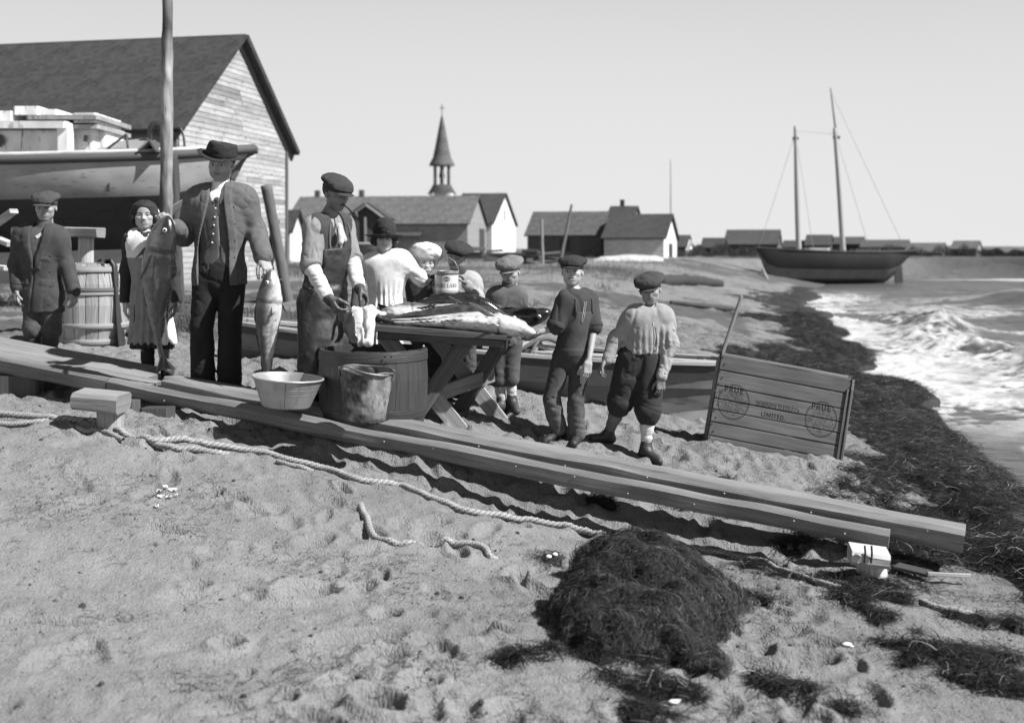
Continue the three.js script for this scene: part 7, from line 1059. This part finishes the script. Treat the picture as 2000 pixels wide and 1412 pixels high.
// boy in overalls
person({
  label: 'boy in a black cap and dark bib overalls reaching for the fish on the table', d: 8.72, S: 0.8, h: 0.0075, skin: 0.34,
  j: { neck: [1123, 566], sh_l: [1103, 587, 0.07], sh_r: [1151, 585, -0.04], el_l: [1084, 640, 0.1], wr_l: [1048, 651, 0.13], el_r: [1160, 641, 0.02], wr_r: [1150, 706, 0.14], hip_l: [1099, 696], hip_r: [1133, 698], kn_l: [1077, 780, 0.05], kn_r: [1125, 785, 0.05], an_l: [1091, 862, 0], an_r: [1127, 868, 0.02] },
  toe: { l: [1064, 0.06], r: [1120, 0.15] },
  head: { c: [1118, 531], h: 0.206, yaw: -10, pitch: -5, roll: 1, kid: true, brow: 0.06, open: 0.7 }, hair: ['short', 0.05], hat: ['cap', 0.026, [0.06, 0, -0.02]], hands: { l: { dir: [-1, -0.15, 0.05], palm: [0, 0.2, -1], curl: 0.7, skin: 0.12 }, r: { dir: [-0.12, -1, 0.12], palm: [-0.5, 0, -0.8], curl: 0.32 } },
  dress(K) {
    const { J, A, S } = K, sh = K.field([...ALL, 'el_l', 'el_r'], 0.14); K.torso(sh, 0.012); for (const s of ['l', 'r']) sh.cap(J['sh_' + s], J['sh_' + s].clone().lerp(J['el_' + s], 0.95), 0.062, 0.062, 0.03); K.folds(sh, 0.006, { sd: 4 }); sh.cap(J.neck.clone().addScaledVector(K.u, 0.12), J.neck, 0.05, 0.05, 0.01, { sub: true }); sh.cut(K.H0, V(0, -1, 0)); const shirt = K.wear('shirt', sh, M.cloth, 0.045);
    for (const s of ['l', 'r']) { const e = J['el_' + s], q = J['sh_' + s].clone().lerp(e, 0.8), z = J['sh_' + s].clone().lerp(e, 0.98), dr = e.clone().sub(q).normalize(), f = K.field([q, z], 0.12); f.cap(q, z, 0.066, 0.069, 0.01).cut(q, dr.clone().negate(), 0.01).cut(z, dr, 0.01); K.folds(f, 0.005, { fx: 12, fy: 24 }); part(shirt, 'rolled_cuff', f.mesh(0.042), M.cloth); }
    const ov = K.field([...ALL, ...LEGS], 0.16); K.torso(ov, 0.02); for (const s of ['l', 'r']) K.leg(ov, s, 0.014, { to: 0.95, cuff: 0.018, k: 0.014 }); ov.all((x, y, z, g) => { if (g > 0.4) return g; const p = V(x, y, z).sub(K.M0), a = p.dot(K.r), b = p.dot(K.u); if (b < -0.28) { const c2 = p.dot(K.fr); return c2 > 0 && b > -0.4 ? g - 0.004 * ss(0.3 - 0.27, 0.024, Math.abs(b + 0.37)) : g; } return smax(smax(g, b + 0.075, 0.006), Math.abs(a) - mix(0.075, 0.16, ss(-0.1, -0.27, b)), 0.008); }); K.folds(ov, 0.004, { sd: 8, fx: 9, fy: 6 }); ov.bump((x, y, z) => { let k = 0; for (const s of ['l', 'r']) { const e = J['kn_' + s], w = J['an_' + s]; k = Math.max(k, gauss(Math.hypot(x - e.x, y - e.y, z - e.z) / 0.13), gauss(Math.hypot(x - w.x, y - w.y - 0.05, z - w.z) / 0.12)); } return k * 0.0055 * (0.35 - 1.5 * gauss(N3(x * 10, y * 24 + x * 9, z * 10) / 0.15)); }, 0.03);
    const o = K.wear('overalls', ov, M.cloth, (x, y, z) => 0.06 * (1 + 0.5 * fbm2(x * 6, y * 4, 4)) * (1 + 0.5 * ss(J.kn_r.y + 0.1, J.kn_r.y - 0.15, y)));
    for (const s of [-1, 1]) part(o, 'shoulder_strap', pole([[-0.08, 0.068], [-0.03, 0.072], [0.02, 0.07]].map(([b, a]) => K.skin(sh, s * a, b, 0.003)), 0.009, { k: 6, tone: 0.06 }), M.cloth);
    for (const [l, tn] of [[[[0.0, 0.0], [-0.05, -0.012], [-0.085, -0.024], [-0.14, -0.035]], 0.4], [[[0.0, 0.014], [-0.06, 0.0], [-0.1, -0.012], [-0.15, -0.03]], 0.3]]) part(K.t, 'lace', pole(l.map(([b, a]) => { const q = K.skin(sh, a, b, 0.003), w = K.skin(ov, a, b, 0.003); return w.z > q.z && b < -0.075 ? w : q; }), 0.0032, { k: 6, tone: tn }), M.cloth); K.boots(0.03, 0.1);
  },
});
// boy in the pale shirt
person({
  label: 'boy in a pale work shirt and baggy dark knickerbockers striding at the right', d: 8.72, S: 0.79, h: 0.0075, skin: 0.25,
  j: { neck: [1268, 600], sh_l: [1238, 621, 0.02], sh_r: [1294, 621, 0.0], el_l: [1204, 662, 0.0], wr_l: [1184, 706, 0.06], el_r: [1310, 673, 0.05], wr_r: [1292, 738, 0.14], hip_l: [1236, 700], hip_r: [1268, 702], kn_l: [1212, 785, 0.0], kn_r: [1266, 802, 0.06], an_l: [1187, 858, -0.12], an_r: [1262, 890, 0.06] },
  toe: { l: [1158, -0.06], r: [1288, 0.17] },
  head: { c: [1270, 567], h: 0.203, yaw: -12, pitch: 8, roll: -5, kid: true, brow: 0.04, open: 0.4 }, hair: ['short', 0.04], hat: ['newsboy', 0.05, [0.1, -0.1, 0.06]], hands: { l: { dir: [-0.5, -0.85, 0.2], palm: [0.6, -0.3, 0.6], curl: 0.6, skin: 0.13 }, r: { dir: [-0.05, -1, 0.2], palm: [-0.3, 0, -0.9], curl: 0.5, skin: 0.15 } },
  dress(K) {
    const { J, A } = K; const sh = jacket(K, { inf: 0.02, hem: -0.04, tone: 0.32, sd: 81, folds: 0.006, puff: 0.008, gather: 0.0045, cuff: 0.0, name: 'shirt', flare: 0 });
    for (const s of ['l', 'r']) { const w = J['wr_' + s], e = J['el_' + s], q = w.clone().lerp(e, 0.2), f = K.field([w, q], 0.07, 0.007); f.cap(q, w, 0.04, 0.037, 0.01).cut(w, w.clone().sub(e).normalize(), 0.006); part(sh, 'cuff', f.mesh(0.42), M.cloth); }
    for (const s of [-1, 1]) part(sh, 'collar', board(A(s * 0.01, 0.0, 0.1), A(s * 0.062, 0.045, 0.055), 0.042, 0.008, V(0, 0.35, 1), { tone: 0.42, seg: 3 }), M.cloth);
    const sf = K.last; for (const [l, tn] of [[[[-0.02, 0.012], [-0.12, 0.026], [-0.2, 0.02], [-0.27, 0.034]], 0.5], [[[-0.05, 0.03], [-0.15, 0.045], [-0.22, 0.038], [-0.26, 0.045]], 0.25]]) part(sh, 'lace', pole(l.map(([b, a]) => K.skin(sf, a, b, 0.003)), 0.0035, { k: 6, tone: tn }), M.cloth);
    trousers(K, { inf: 0.034, puff: 0.018, tone: 0.03, to: 0.16, knick: true, kd: -0.03, folds: 0.006, sd: 91, name: 'knickerbockers', top: 0.1 }); stockings(K, 0.007, { l: 0.16, r: 0.62 }); K.boots(0.04, 0.06);  // one pair of stockings: right toned as lit, left as shaded
  },
});
renderer.render(scene, camera);
